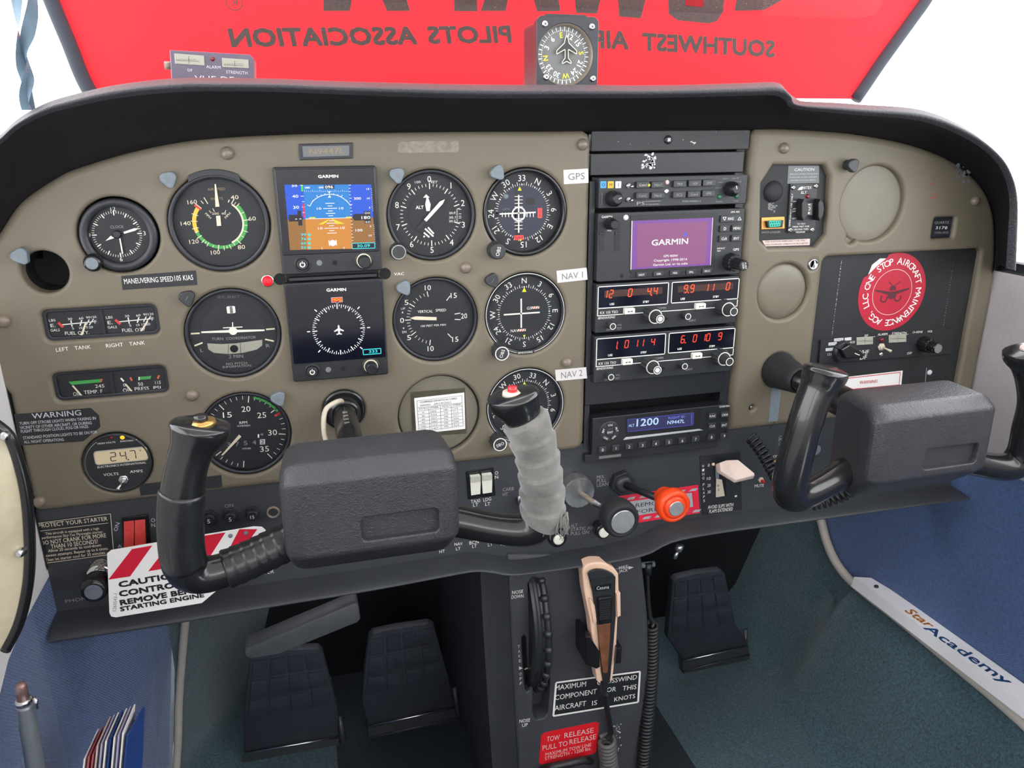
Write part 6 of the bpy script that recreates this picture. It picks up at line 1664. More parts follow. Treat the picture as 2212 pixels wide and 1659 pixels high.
def mir(m, t, x1, y1, x2, y2, hpx):
    a, b = P(x1, y1, WSN), P(x2, y2, WSN); d = Vector((b[0] - a[0], b[1] - a[1]))
    m.text(t, (a[0] + b[0]) / 2, (a[1] + b[1]) / 2, hpx * mmpp((x1 + x2) / 2, (y1 + y2) / 2, WSN), WSN + .5, width=d.length, rot=math.degrees(math.atan2(d.y, d.x)), mirror=True, bold=2.2, slant=-.1)
for t, q in (('ASSOCIATION', (498, 82, 898, 77, 36)), ('PILOTS', (925, 76, 1102, 74, 34)), ('AIRLINES', (1140, 77, 1356, 88, 36)), ('SOUTHWEST', (1388, 90, 1672, 106, 34))):
    m = MB(); mir(m, t, *q); m.put(T, 'mirrored_lettering', 'shade_print')
m = MB(); a = P(506, 4, WSN); m.ring(a[0], a[1], 8.2, 9.4, WSN + .5); m.text('R', a[0], a[1], 9, WSN + .5, mirror=True); m.put(T, 'registered_mark', 'shade_print')
zz = lambda l: [P(x, y, WSN) for x, y in l]
for pl in ([(700, -60), (770, -60), (756, 24), (698, 24)], [(800, -60), (860, -60), (886, 24), (836, 24)], [(980, -60), (1030, -60), (1031, 25), (981, 24)], [(1065, -60), (1110, -60), (1092, 24), (1038, 24)], [(1136, -60), (1196, -60), (1211, 24), (1160, 25)], [(1236, -60), (1310, -60), (1290, 30), (1244, 28)], [(1330, -60), (1410, -60), (1384, 40), (1337, 36)]):
    m = MB(); m.sheet(zz(pl), WSN + .5); m.put(T, 'mirrored_letter', 'shade_print')
m = MB(); m.sheet(zz([(1442, -60), (1570, -60), (1562, 25), (1548, 46), (1530, 51), (1462, 44), (1444, 30)]), WSN + .5); l = m.put(T, 'mirrored_letter', 'shade_print')
m = MB(); m.sheet(zz([(1478, -60), (1524, -60), (1518, 16), (1480, 12)]), WSN + .7); m.put(T, 'letter_counter', 'shade_red')
m = MB(); m.sheet(zz([(1600, -60), (1720, -60), (1690, 0), (1650, 22), (1586, 24)]), WSN + .5); m.put(T, 'mirrored_letter', 'shade_print')
# twisted strap
T = thing('strap', 'twisted grey blue strap hanging at the left window', 'strap', (*P(60, 120, 40), 40))
WT = 40.0
for pts, ph in (([(34, -40), (38, 30), (42, 90), (50, 140), (60, 175), (60, 215), (72, 238)], 0.0), ([(72, -40), (70, 20), (60, 75), (52, 110), (60, 150), (56, 200), (62, 238)], 1.4)):
    ctr = cat([P(a, b, WT) for a, b in pts], 6); L1, L2 = [], []
    for i, (a, b) in enumerate(ctr):
        t = i / (len(ctr) - 1); an = ph + 5.0 * t; h = 4.6
        L1.append((a - h * math.cos(an), b, WT - h * math.sin(an))); L2.append((a + h * math.cos(an), b, WT + h * math.sin(an)))
    m = MB(); m.loops([L1, L2], closed=False); m.loops([[(a, b, c + .6) for a, b, c in L1], [(a, b, c + .6) for a, b, c in L2]], closed=False); m.put(T, 'strap_ribbon', 'strap')
# ================================================================== yokes
def yoke(label, su, sv, left):
    T = thing('control_yoke', label, 'yoke', (su, sv, 0), 'control yokes')
    K = 1.0
    # collar and shaft
    if left:
        m = MB(); m.lathe(su, sv, [(20.5, -3), (20, 1.5), (17.5, 2.2), (14, 1.0), (12.6, -4)], 40, cap=False); m.put(T, 'collar', 'gloss_black')
        m = MB(); m.lathe(su, sv, [(15.5, -2), (15, 12), (13, 16), (11.4, 16)], 36, cap=False); m.put(T, 'shaft_bushing', 'gloss_black')
        m = MB(); m.lathe(su, sv, [(11.2, -20), (11.2, 70), (11.2, 160)], 32); sh_ = m.put(T, 'shaft', 'gloss_black')
        for k in range(4):
            m = MB(); m.prism(rrect(su - 3, su + 1.5, sv + 10.2, sv + 11.6, .5), 36 + 9 * k, 39 + 9 * k); m.put(sh_, 'adjustment_slot', 'steel')
    else:
        m = MB(); m.lathe(su, sv, [(21, -3), (20.6, 1), (19.5, 6), (15.2, 34), (14.4, 40), (12.4, 41), (12, 30)], 44, cap=False); m.put(T, 'rubber_boot', 'rubber')
        m = MB(); m.lathe(su, sv, [(11.2, -10), (11.2, 90)], 32); m.put(T, 'shaft', 'gloss_black')
        m = MB(); m.lathe(su, sv, [(11, 84), (14.8, 85), (15.2, 88), (15.2, 165)], 36); sl = m.put(T, 'sleeve', 'yoke_gloss')
        for w_ in (100, 132):
            m = MB(); m.tube([(su - 10.5, sv - 9.5, w_), (su - 12.4, sv - 11.4, w_)], [3.8, 3.4], 14); b = m.put(sl, 'bolt', 'brass')
    # padded hub
    du = 7.0; dw = 0.0 if left else 5.0
    prof0 = [(-51, 155), (-57, 187), (-32, 216), (26.5, 216), (35.5, 205), (37, 166), (30, 155)]
    prof0 = [(a, b + dw) for a, b in prof0]
    prof = []
    n = len(prof0)
    for i in range(n):
        a, b, c = Vector(prof0[i - 1]), Vector(prof0[i]), Vector(prof0[(i + 1) % n])
        for t, q in ((3.0, a), (1.2, a), (1.2, c), (3.0, c)):
            d = (q - b); p = b + d.normalized() * t
            if t == 1.2: p = p + ((a + c) / 2 - b).normalized() * 0.35
            prof.append((p.x, p.y))
    N = len(prof)
    cvv, cww = -6.0, 182.0
    HWD = 58.5
    hu = su + du
    st = [(-HWD - 4, .82), (-HWD - 3, .885), (-HWD, .95), (-HWD + 4, .985), (-HWD + 9, 1.0), (HWD - 9, 1.0), (HWD - 4, .985), (HWD, .95), (HWD + 3, .885), (HWD + 4, .82)]
    L = [[(hu + u * (1 - 0.0013 * (216 + dw - (cww + (w - cww) * k))), sv + cvv + (v - cvv) * k, cww + (w - cww) * k) for v, w in prof] for u, k in st]
    m = MB()
    o = len(m.v); m.v += [p for l in L for p in l]
    f0 = 4 * 2 + 3; 
    for s in range(len(st) - 1):
        for i in range(N):
            if s == 4 and i == f0: continue
            j = (i + 1) % N
            m.f.append((s * N + i, s * N + j, (s + 1) * N + j, (s + 1) * N + i)); m.sm.append(True)
    m.f.append(tuple(range(N))); m.sm.append(True); m.f.append(tuple((len(st) - 1) * N + i for i in range(N))); m.sm.append(True)
    va, vb = prof[f0][0], prof[(f0 + 1) % N][0]
    sl = [P(774, 1170, 216), P(955, 1096, 216)]
    us0, us1 = (sl[0][0] - shaftL[0], sl[1][0] - shaftL[0])
    hole_ = rrect(hu - 9, hu + 46, sv - 24, sv - 5.5, 3.5, 4)
    m.plate([(hu - HWD + 9, sv + va), (hu + HWD - 9, sv + va), (hu + HWD - 9, sv + vb), (hu - HWD + 9, sv + vb)], [hole_], 216 + dw, 1.5, 6, seg=3, ro=0.001)
    m.sheet(hole_, 211 + dw)
    hub = m.put(T, 'hub_pad', 'yoke_pad')
    hub.data.set_sharp_from_angle(angle=math.radians(28))
    # horns
    def horn(sg, name):
        q = [(40, -30, 178), (66, -36, 182), (92, -43, 187), (114, -46.5, 191), (126, -43, 193), (131, -32, 195), (130, -8, 197), (126, 18, 198), (120, 40, 197), (115, 52, 196)]
        r = [(14, 13.5), (12.8, 12.6), (12.2, 12.2), (13, 12.6), (14.5, 13.6), (15.2, 14.2), (14.8, 14.2), (14.2, 14), (13.8, 14), (14.5, 14.5)]
        hd = [(112, 58.5, 195.5), (109, 64.5, 195), (108, 68.5, 195), (107.5, 70.5, 195)]
        hr = [(17, 16), (19.5, 17.5), (19, 16.5), (13, 11)]
        if not left and sg > 0:
            r = [(a * (1 + .07 * math.sin(i * 2.4)), b) if i > 4 else (a, b) for i, (a, b) in enumerate(r)]
        pts = cat([(hu + sg * a * (1 if left else .95), sv + b, c + dw) for a, b, c in q + hd], 5)
        rr = cat(r + hr, 5)
        m = MB(); m.tube(pts, [tuple(x) for x in rr], 20, ref=(0, 1, 0)); h = m.put(T, name, 'yoke_gloss')
        return h, pts, rr
    hl, pl_, rl = horn(-1, 'grip'); hr_, pr_, rr_ = horn(1, 'grip')
    def button(h, u, v, w, ring, but, r=1.0):
        m = MB(); m.tube([(u, v - 1.5, w), (u, v + 1.6, w)], [9.5 * r, 9.0 * r], 24, cap=True); m.put(h, 'button_ring', ring)
        m = MB(); m.tube([(u, v + 1, w), (u, v + 5.5, w)], [4.6 * r, 4.4 * r], 20); m.put(h, 'button', but)
    if left:
        button(hl, hu - 107, sv + 70, 197, 'brass', 'gloss_black')
        button(hr_, hu + 107, sv + 70, 197, 'ivory', 'red_gloss', .8)
        # grey cloth tape over the grip
        idx = [i for i, p in enumerate(pr_) if -40 < p[1] - sv < 52 and p[0] - su > 110 and i > 18]
        pts = [pr_[i] for i in idx]; pts = resamp(pts, 60); rs = []
        for i in range(61):
            t = i / 60; ph = (t * 6.2) % 1.0
            rs.append((15.8 + 2.3 * ph + .5 * math.sin(9 * t), 15.6 + 2.3 * ph))
        m = MB(); m.tube(pts, rs, 24, ref=(0, 1, 0), cap=True); tp = m.put(T, 'tape_wrap', 'tape_grey', label='grey frayed cloth tape')
        m = MB()
        for k in range(60):
            a = random.uniform(-2.8, 0.6); bx, by, bw = pts[1]
            x = hu + 130 + 16.6 * math.cos(a + 1.1); w_ = 195 + 16 * math.sin(-a * .8 + .2)
            y = sv - 30 + random.uniform(-4, 4)
            m.tube([(x, y, w_), (x + random.uniform(-2, 2), y - 6, w_ + random.uniform(-1, 2)), (x + random.uniform(-4, 4), y - random.uniform(9, 17), w_ + random.uniform(-2, 3))], [.7, .55, .25], 5)
        m.put(tp, 'frayed_threads', 'tape_grey', kind='stuff')
        # black tape on the other arm
        pts = resamp([p for i, p in enumerate(pl_) if i <= 13], 60)
        rs = [(13.9 + .8 * ((i / 60 * 9) % 1), 13.4 + .8 * ((i / 60 * 9) % 1)) for i in range(61)]
        m = MB(); m.tube(pts, rs, 22, ref=(0, 1, 0)); m.put(T, 'arm_tape', 'tape_black', label='glossy black electrical tape')
        pts = resamp([p for p in pl_ if -36 < p[1] - sv < 26 and p[0] - su < -108], 20)
        m = MB(); m.tube(pts, [(15.35, 14.4)] * 21, 22, ref=(1, 0, 0)); m.put(T, 'grip_tape', 'tape_black')
    else:
        button(hr_, hu + 102, sv + 70, 202, 'silver_print', 'red_gloss', .8)
    return T
yoke('pilot control yoke with grey cloth tape on one grip', *shaftL, True)
yoke('passenger control yoke with plain black grips', *shaftR, False)
# control lock pin
T = thing('control_lock_pin', 'bent cream rod locking the pilot yoke shaft', 'pin', (shaftL[0] - 14, shaftL[1] + 10, 20))
su, sv = shaftL
m = MB(); m.tube(cat([(su - 2, sv + 14, 16), (su - 4, sv + 17.5, 24), (su - 10, sv + 18, 31), (su - 17, sv + 14, 34), (su - 20, sv + 6, 40), (su - 20.5, sv - 2, 56), (su - 18, sv - 4, 84), (su - 16, sv - 6, 110)], 6), 2.3, 12); m.put(T, 'rod', 'ivory')
# warning tag of the control lock
WG = 42.0
zg = [P(x, y, WG) for x, y in ((231, 1196), (240, 1189), (400, 1162), (548, 1138), (566, 1139), (574, 1146), (560, 1176), (474, 1271), (436, 1303), (250, 1334), (240, 1332), (236, 1324))]
T = thing('control_lock_tag', 'white control lock tag with red diagonal stripes hanging below the pilot yoke', 'tag', (*P(380, 1230, WG), WG))
m = MB(); m.prism(zg, WG - 1.2, WG, .3); m.put(T, 'tag_plate', 'white_label')
for pl in ([(234, 1252), (281, 1245), (329, 1178), (285, 1186)], [(320, 1234), (366, 1226), (412, 1165), (368, 1172)], [(402, 1221), (446, 1214), (487, 1150), (442, 1157)], [(484, 1207), (512, 1203), (556, 1143), (517, 1143)]):
    m = MB(); m.sheet([P(x, y, WG) for x, y in pl], WG + .15); m.put(T, 'red_stripe', 'tag_red')
words(T, 'black_print', 'lettering', [('CAUTION', 257, 1263, 392, 1240, 13, WG, .8), ('CONTROL LOCK', 258, 1283, 470, 1248, 13, WG, .8), ('REMOVE BEFORE', 260, 1302, 458, 1268, 12, WG, .8), ('STARTING ENGINE', 260, 1316, 440, 1285, 10, WG, .6)])
m = MB(); m.ptext('1260543-1', 247, 1320, 250, 1282, 7, WG); m.put(T, 'part_number', 'dim_print')
for x, y in ((498, 1157), (531, 1151)):
    c = P(x, y, WG); m = MB(); m.lathe(c[0], c[1], [(2, WG), (1.8, WG + 1), (.9, WG + 1.4)], 16); m.put(T, 'rivet', 'cap_grey')

# ================================================================== lower panel controls
def hexnut(T, u, v, w0, w1, r, mt, name='hex_nut', rot=0):
    p = [(u + r * math.cos(math.radians(rot + 60 * k)), v + r * math.sin(math.radians(rot + 60 * k))) for k in range(6)]
    m = MB(); m.prism(p, w0, w1, r * .06); return m.put(T, name, mt)
c = P(293, 1152, WS)
T = thing('master_switch', 'split red master rocker switch beside the starter placard', 'switch', (c[0], c[1], WS))
m = MB(); m.prism([P(x, y, WS) for x, y in ((262, 1118), (321, 1110), (328, 1200), (268, 1208))], WS, WS + 1.6, .5); m.put(T, 'frame', 'gloss_black')
for x0, x1, o in ((268.5, 290, 0), (292, 314, -2.6)):
    A = [P(x0, 1125 + o, WS), P(x1, 1122.5 + o, WS), P(x1 + 1.5, 1146 + o, WS), P(x0 + 1.5, 1149 + o, WS), P(x1 + 2.5, 1180 + o, WS), P(x0 + 2.5, 1183 + o, WS)]
    vs = [(*A[0], WS + 2.0), (*A[1], WS + 2.0), (*A[2], WS + 5.0), (*A[3], WS + 5.0), (*A[4], WS + 8.0), (*A[5], WS + 8.0)] + [(*p, WS + .5) for p in A]
    m = MB(); m.add(vs, [(0, 1, 2, 3), (3, 2, 4, 5), (0, 3, 9, 6), (3, 5, 11, 9), (1, 7, 8, 2), (2, 8, 10, 4), (5, 4, 10, 11), (0, 6, 7, 1)])
    r = m.put(T, 'rocker', 'red_switch')
    m = MB()
    for k in range(8):
        t = (k + .5) / 9; a = [A[0][i] + (A[3][i] - A[0][i]) * t for i in (0, 1)]; b = [A[1][i] + (A[2][i] - A[1][i]) * t for i in (0, 1)]
        m.line([(a[0] + .8, a[1]), (b[0] - .8, b[1])], .35, WS + 2.1 + 3 * t)
    m.put(r, 'grip_ridges', 'red_label')
m = MB(); m.ptext('ON', 249, 1147, 255, 1129, 8, WS); m.put(T, 'lettering', 'mkr_white')
m = MB(); m.ptext('O', 326, 1124, 335, 1123, 9, WS); m.ptext('N', 327, 1135, 335, 1134, 9, WS); m.put(T, 'lettering', 'mkr_white')
m = MB(); m.ptext('A', 254, 1180, 263, 1179, 8, WS); m.put(T, 'lettering', 'mkr_white')
for t, x, y, lab in (('5', 451, 1124, 'black circuit breaker numbered 5 nearest the pilot grip'), ('5', 497, 1120, 'middle black circuit breaker numbered 5 in the row'), ('15', 545, 1115, 'black circuit breaker numbered 15')):
    c = P(x, y, WS + 8)
    T = thing('circuit_breaker', lab, 'circuit breaker', (c[0], c[1], WS), 'circuit breakers in a row')
    hexnut(T, c[0], c[1], WS, WS + 3, 7.8, 'black', rot=10)
    m = MB(); m.lathe(c[0], c[1], [(5.8, WS + 2), (5.4, WS + 8), (4.8, WS + 9)], 28); k = m.put(T, 'push_button', 'black')
    m = MB(); m.text(t, c[0], c[1] - .6, 4.2 if len(t) < 2 else 3.4, WS + 9.2); m.put(k, 'lettering', 'white_print')
c = P(590, 1106, WS)
m = MB(); m.lathe(c[0], c[1], [(6.4, WS), (6.2, WS + 2), (4.6, WS + 2.2), (4.4, WS - 6), (.1, WS - 6)], 28, cap=False); m.solo('breaker_socket', 'khaki_screw', (c[0], c[1], WS), 'open metal rimmed socket beside breaker 15', 'socket')
c = P(496, 1092, WS)
# printed legends of the switch panel
words(SWP, 'grey_print', 'lettering', [('ON', 485, 1093, 504, 1091, 8, WS), ('PRIMER', 196, 1217, 240, 1211, 8, WS), ('PHONE', 141, 1299, 196, 1291, 8, WS), [('CARB', 1086, 1058, 1110, 1055, 8, WS), ('HT', 1086, 1068, 1097, 1067, 8, WS)], [('MIX', 1289, 1031, 1305, 1029, 8, WS), ('PULL', 1289, 1039, 1310, 1037, 8, WS), ('LEAN', 1289, 1048, 1314, 1045, 8, WS)], [('ALT', 1233, 1136, 1247, 1134, 8, WS), ('STATIC AIR', 1233, 1144, 1284, 1139, 8, WS), ('PULL ON', 1233, 1153, 1272, 1149, 8, WS)], [('CABIN', 1682, 945, 1712, 942, 7, WS), ('PULL', 1682, 951, 1704, 949, 7, WS), ('ON', 1682, 959, 1694, 958, 7, WS)]])
words(SWP, 'white_print', 'lettering', [('POWER', 546, 1240, 592, 1234, 9, WS), [('O', 1069, 1022, 1076, 1021, 8, WS), ('N', 1069, 1031, 1076, 1030, 8, WS)], [('TAXI', 1017, 1084, 1037, 1081, 8, WS), ('LT', 1022, 1091, 1033, 1090, 8, WS)], [('LDG', 1044, 1080, 1061, 1077, 8, WS), ('LT', 1048, 1089, 1059, 1088, 8, WS)], ('HT', 949, 1192, 961, 1190, 7, WS), [('NAV', 982, 1176, 999, 1174, 7, WS), ('LT', 985, 1186, 995, 1184, 7, WS)], [('BCN', 1014, 1173, 1034, 1170, 8, WS), ('LT', 1020, 1180, 1030, 1179, 8, WS)], ('LT', 1054, 1177, 1064, 1175, 8, WS), ('Light', 1081, 1175, 1099, 1172, 7, WS), ('MUTE', 1630, 1050, 1650, 1048, 7, WS), ('ON', 1670, 986, 1681, 985, 6, WS)])
# landing light rockers
c = P(1038, 1046, WS)
T = thing('light_switch_pair', 'pair of ivory rocker switches for taxi and landing lights', 'switch', (c[0], c[1], WS))
m = MB(); m.prism([P(x, y, WS) for x, y in ((1006, 1018), (1065, 1008), (1070, 1069), (1011, 1078))], WS, WS + 1.2, .3); m.put(T, 'frame', 'gloss_black')
for x0, x1, y0 in ((1014, 1035, 1025), (1039, 1060, 1021.5)):
    A = [P(x0, y0, WS), P(x1, y0 - 2.5, WS), P(x1 + 2, y0 + 13, WS), P(x0 + 1, y0 + 16, WS), P(x1 + 1.5, y0 + 40, WS), P(x0 + 3, y0 + 43, WS)]
    vs = [(*A[0], WS + 7.0), (*A[1], WS + 7.0), (*A[2], WS + 3.0), (*A[3], WS + 3.0), (*A[4], WS + 2.4), (*A[5], WS + 2.4)] + [(*p, WS + .5) for p in A]
    m = MB(); m.add(vs, [(0, 1, 2, 3), (3, 2, 4, 5), (0, 3, 9, 6), (3, 5, 11, 9), (1, 7, 8, 2), (2, 8, 10, 4), (5, 4, 10, 11), (0, 6, 7, 1)]); m.put(T, 'rocker', 'white_plastic')
# primer
T = thing('primer_knob', 'black primer knob with brushed silver face on chrome collar', 'knob', (*P(215, 1242, WS), WS))
a = P(216, 1240, 6); b = P(202, 1279, 40)
m = MB(); m.lathe(a[0], a[1], [(12, WS), (11.6, 8), (10, 11), (5, 12)], 32); m.put(T, 'chrome_collar', 'chrome')
m = MB(); m.lathe(b[0], b[1] + 4, [(5, 2), (5, 22)], 20); m.put(T, 'shaft', 'chrome')
m = MB(); m.lathe(b[0], b[1], [(8, 18), (11.5, 22), (11.8, 34), (10.6, 39), (8.4, 40)], 16); k = m.put(T, 'knob', 'gloss_black')
m = MB(); m.disc(b[0], b[1], 7.4, 40.2); m.put(k, 'knob_face', 'steel_brushed')
# carburettor heat, mostly hidden
T = thing('carburettor_heat_knob', 'carburettor heat control hidden behind the taped grip', 'knob', (*P(1128, 1078, WS), WS))
c = P(1130, 1076, WS); hexnut(T, c[0], c[1], WS, WS + 5, 8.6, 'black')
m = MB(); m.lathe(c[0], c[1], [(8.0, WS), (7.4, WS + 7), (6.4, WS + 7)], 28); m.put(T, 'collar', 'steel')
m = MB(); m.lathe(c[0], c[1], [(3, WS), (3, 24), (9, 26), (9.4, 34), (8, 36)], 28); m.put(T, 'knob', 'black')
# throttle
nb = P(1236, 1053, 2); fd = P(1252, 1066, 22); kf = P(1346, 1128, 86)
T = thing('throttle', 'black throttle knob with silver face and knurled steel friction wheel', 'throttle', (nb[0], nb[1], WS))
hexnut(T, nb[0], nb[1], WS, 8, 19, 'steel', rot=20)
m = MB(); m.lathe(fd[0], fd[1], [(16.6, 6), (17.2, 8), (17.2, 20), (16.4, 22), (4, 22.4)], 72, ribs=1, rib=.35); m.put(T, 'friction_wheel', 'steel_brushed')
m = MB(); m.tube([(fd[0], fd[1], 18), (fd[0] * .6 + kf[0] * .4, fd[1] * .6 + kf[1] * .4, 46)], [3.0, 3.0], 16); m.put(T, 'rod', 'khaki_screw')
m = MB(); m.tube([(fd[0] * .62 + kf[0] * .38, fd[1] * .62 + kf[1] * .38, 44), (kf[0], kf[1], 70)], [3.6, 3.6], 16); m.put(T, 'rod_sleeve', 'steel')
m = MB(); m.lathe(kf[0], kf[1], [(4, 55), (10, 55.5), (15.4, 60), (18.4, 68), (19, 78), (18.2, 83), (16.8, 85.5), (14, 86), (13.8, 85)], 48); k = m.put(T, 'knob', 'rubber')
m = MB(); m.lathe(kf[0], kf[1], [(12.6, 84), (12.6, 85.8), (12.0, 86.2)], 40); m.put(k, 'knob_face', 'steel_brushed')
# mixture
nb = P(1345, 1044, 2); kf = P(1461, 1099, 82)
T = thing('mixture_control', 'orange red mixture knob with silver centre button', 'knob', (nb[0], nb[1], WS))
hexnut(T, nb[0], nb[1], WS, 4, 14, 'black', rot=15)
m = MB(); m.lathe(nb[0], nb[1], [(9.4, 3), (9, 8), (6.5, 9.5), (4, 9)], 32); m.put(T, 'bushing', 'cap_black')
m = MB(); m.tube([(nb[0], nb[1], 4), (kf[0], kf[1], 70)], [4.0, 4.0], 18); m.put(T, 'rod', 'black')
m = MB(); m.lathe(kf[0], kf[1], [(4, 50), (10, 50.5), (10.8, 53), (10.8, 60), (14.6, 64), (17.2, 68), (17.7, 74), (17.2, 78), (15.4, 79.8), (12.6, 80), (12.3, 78.6), (11.4, 78.6), (11.2, 81.5), (9.4, 82)], 48, ); k = m.put(T, 'knob', 'orange_red')
m = MB(); m.lathe(kf[0], kf[1], [(8.2, 81.6), (8.2, 82.4), (7.6, 82.8)], 36); m.put(k, 'centre_button', 'steel_brushed')
# small black knob with white button, alternate static
for x, y, w1, r, lab in ((1206, 1165, 26, 10.0, 'black knob with white centre button below the taped grip'), (1304, 1150, 14, 8.6, 'black knob with white face tucked behind the throttle')):
    c = P(x, y, w1)
    T = thing('pull_knob', lab, 'knob', (c[0], c[1], WS), 'small pull knobs')
    m = MB(); m.lathe(c[0], c[1], [(6, WS), (6, w1 - 14), (r, w1 - 10), (r + .3, w1 - 4), (r - .6, w1)], 32); k = m.put(T, 'knob', 'gloss_black')
    m = MB(); m.lathe(c[0], c[1], [(5.6, w1 - 2), (5.6, w1 + 2), (4.8, w1 + 2.8), (3.4, w1 + 2.6)], 28); m.put(k, 'centre_button', 'white_plastic')
# remove-before-flight sticker
pts = [P(x, y, WS) for x, y in ((1335, 1072), (1508, 1047), (1511, 1108), (1378, 1129))]
T = thing('reminder_sticker', 'silver and red striped sticker behind the mixture knob', 'sticker', (*P(1425, 1088, WS), WS))
m = MB(); m.prism(pts, WS, WS + .3); m.put(T, 'backing', 'magenta_red')
m = MB(); m.sheet([P(x, y, WS) for x, y in ((1352, 1084), (1494, 1064), (1497, 1094), (1378, 1113))], WS + .45); m.put(T, 'silver_band', 'reflect_grey')
for k in range(6):
    x = 1352 + 27 * k; y = 1074 - 3.7 * k
    m = MB(); m.sheet([P(x, y + 6, WS), P(x + 16, y + 4, WS), P(x + 21, y - 2, WS), P(x + 7, y, WS)], WS + .45); m.put(T, 'silver_chevron', 'reflect_grey')
    if k < 5:
        m = MB(); m.sheet([P(x + 34, y + 48, WS), P(x + 50, y + 46, WS), P(x + 55, y + 40, WS), P(x + 40, y + 42, WS)], WS + .45); m.put(T, 'silver_chevron', 'reflect_grey')
words(T, 'black_print', 'lettering', [('REMOVE', 1373, 1092, 1440, 1083, 9, WS + .4), ('BEFORE FLIGHT', 1355, 1109, 1490, 1089, 9, WS + .4)])
# flap lever
T = thing('flap_control', 'black wing flap plate with degree marks and pink paddle lever', 'lever', (*P(1556, 1050, WS), WS))
m = MB(); m.prism([P(x, y, WS) for x, y in ((1511, 985), (1598, 976), (1602, 1100), (1516, 1113))], WS, WS + .8, .3); m.put(T, 'plate', 'black')
m = MB(); m.prism([P(x, y, WS) for x, y in ((1540, 1006), (1565, 1000), (1569, 1070), (1545, 1074))], WS, WS + 1.0); m.put(T, 'slot', 'hole')
m = MB(); m.prism([P(x, y, WS) for x, y in ((1546, 1033), (1558, 1035), (1564, 1070), (1545, 1073))], WS + .5, WS + 1.6); k = m.put(T, 'speed_label', 'ivory')
m = MB(); m.ptext('8', 1549, 1049, 1553, 1049, 6, WS + 1.6); m.ptext('5', 1550, 1058, 1554, 1058, 6, WS + 1.6); m.put(k, 'lettering', 'black_print')
m = MB(); m.prism([P(x, y, WS) for x, y in ((1544, 1004), (1552, 1002), (1552, 1032), (1545, 1033))], WS + .5, WS + 1.4); m.put(T, 'upper_marker', 'cap_grey')
m = MB(); m.tube([P3(1541, 1003, WS + 1), P3(1541, 1003, WS + 3)], [2, 1.6], 12); m.put(T, 'pointer', 'peach')
wa, wb = 12.0, 34.0
A = [P3(1554, 1000, wa), P3(1556, 1018, wa), P3(1589, 1037, wb), P3(1631, 1027, wb), P3(1630, 1022, wb), P3(1595, 993, wa + 6), P3(1570, 994, wa)]
lo_ = [(a[0], a[1] - (4.5 if i in (2, 3) else 5), a[2] - (2 if i in (2, 3, 4) else 8)) for i, a in enumerate(A)]
m = MB(); m.add(A + lo_, [tuple(range(7)), tuple(range(13, 6, -1))] + [(i, (i + 1) % 7, 7 + (i + 1) % 7, 7 + i) for i in range(7)]); m.put(T, 'paddle', 'pink_paddle', bevel=.9)
m = MB(); m.tube([P3(1556, 1004, WS), P3(1566, 1006, wa)], [3, 3], 12); m.put(T, 'lever_arm', 'black')
c = P(1589, 1072, WS); m = MB(); m.lathe(c[0], c[1], [(2, WS + .8), (1.8, WS + 1.6), (.9, WS + 2)], 14); m.put(T, 'screw', 'steel')
words(T, 'white_print', 'lettering', [[(ch, 1516.5 + .2 * k, 1007 + 8.6 * k, 1521 + .2 * k, 1006.6 + 8.6 * k, 6, WS + .9) for k, ch in enumerate('WING')], [(ch, 1518 + .2 * k, 1047 + 8.7 * k, 1522 + .2 * k, 1046.6 + 8.7 * k, 6, WS + .9) for k, ch in enumerate('FLAPS')], ('0', 1529, 1005, 1533, 1004.6, 7, WS + .9), ('10', 1527, 1034, 1535, 1033, 7, WS + .9), ('20', 1528, 1049, 1535, 1048, 7, WS + .9), ('30', 1528, 1063, 1535, 1062, 7, WS + .9), [('AVOID SLIPS WITH', 1529, 1096, 1584, 1090, 8, WS + .9), ('FLAPS EXTENDED', 1532, 1105, 1583, 1099, 8, WS + .9)]])
c = P(1643, 1036, WS)
T = thing('mute_button', 'tiny red mute push button with nut', 'button', (c[0], c[1], WS))
hexnut(T, c[0], c[1], WS, WS + 2, 3.4, 'ivory'); m = MB(); m.lathe(c[0] + .6, c[1] - .6, [(1.8, WS), (1.6, WS + 6), (1.0, WS + 6.6)], 14); m.put(T, 'red_cap', 'red_gloss')
c = P(1676, 999, WS); T = thing('toggle_switch', 'brass toggle switch behind the passenger yoke grip', 'switch', (c[0], c[1], WS)); toggle(T, c[0], c[1], WS, 4.2, (1.5, -3, 7), 'brass')
c = P(1763, 972, 26); T = thing('cabin_heat_knob', 'small silver faced knob seen through the passenger yoke', 'knob', (c[0], c[1], WS))
m = MB(); m.lathe(c[0], c[1], [(5, WS), (5, 8), (7.4, 12), (7.6, 22), (6.6, 26)], 28); k = m.put(T, 'knob', 'black'); m = MB(); m.disc(c[0], c[1], 6.0, 26.2); m.put(k, 'knob_face', 'steel_brushed')
# coiled lead of the passenger yoke
T = thing('push_to_talk_cord', 'thin black coiled cord looping under the passenger yoke', 'cord', (*P(1700, 1060, 60), 60))
m = MB(); m.coil([P3(1622, 945, 4), P3(1645, 975, 20), P3(1668, 1015, 40), P3(1690, 1050, 62), P3(1712, 1072, 80)], 6.0, 1.6, 5.6); m.put(T, 'coil', 'cord')
m = MB(); m.coil([P3(1752, 1088, 110), P3(1790, 1078, 116), P3(1830, 1062, 124), P3(1858, 1046, 130)], 6.4, 1.6, 5.2); m.put(T, 'coil', 'cord')
m = MB(); m.tube(cat([P3(1712, 1072, 80), P3(1728, 1090, 96), P3(1752, 1088, 110)], 6), 1.6, 8); m.put(T, 'straight_lead', 'cord')
m = MB(); m.tube(cat([P3(1855, 1046, 130), P3(1860, 1058, 134), P3(1880, 1058, 140)], 6), 1.6, 8); m.put(T, 'straight_lead', 'cord')
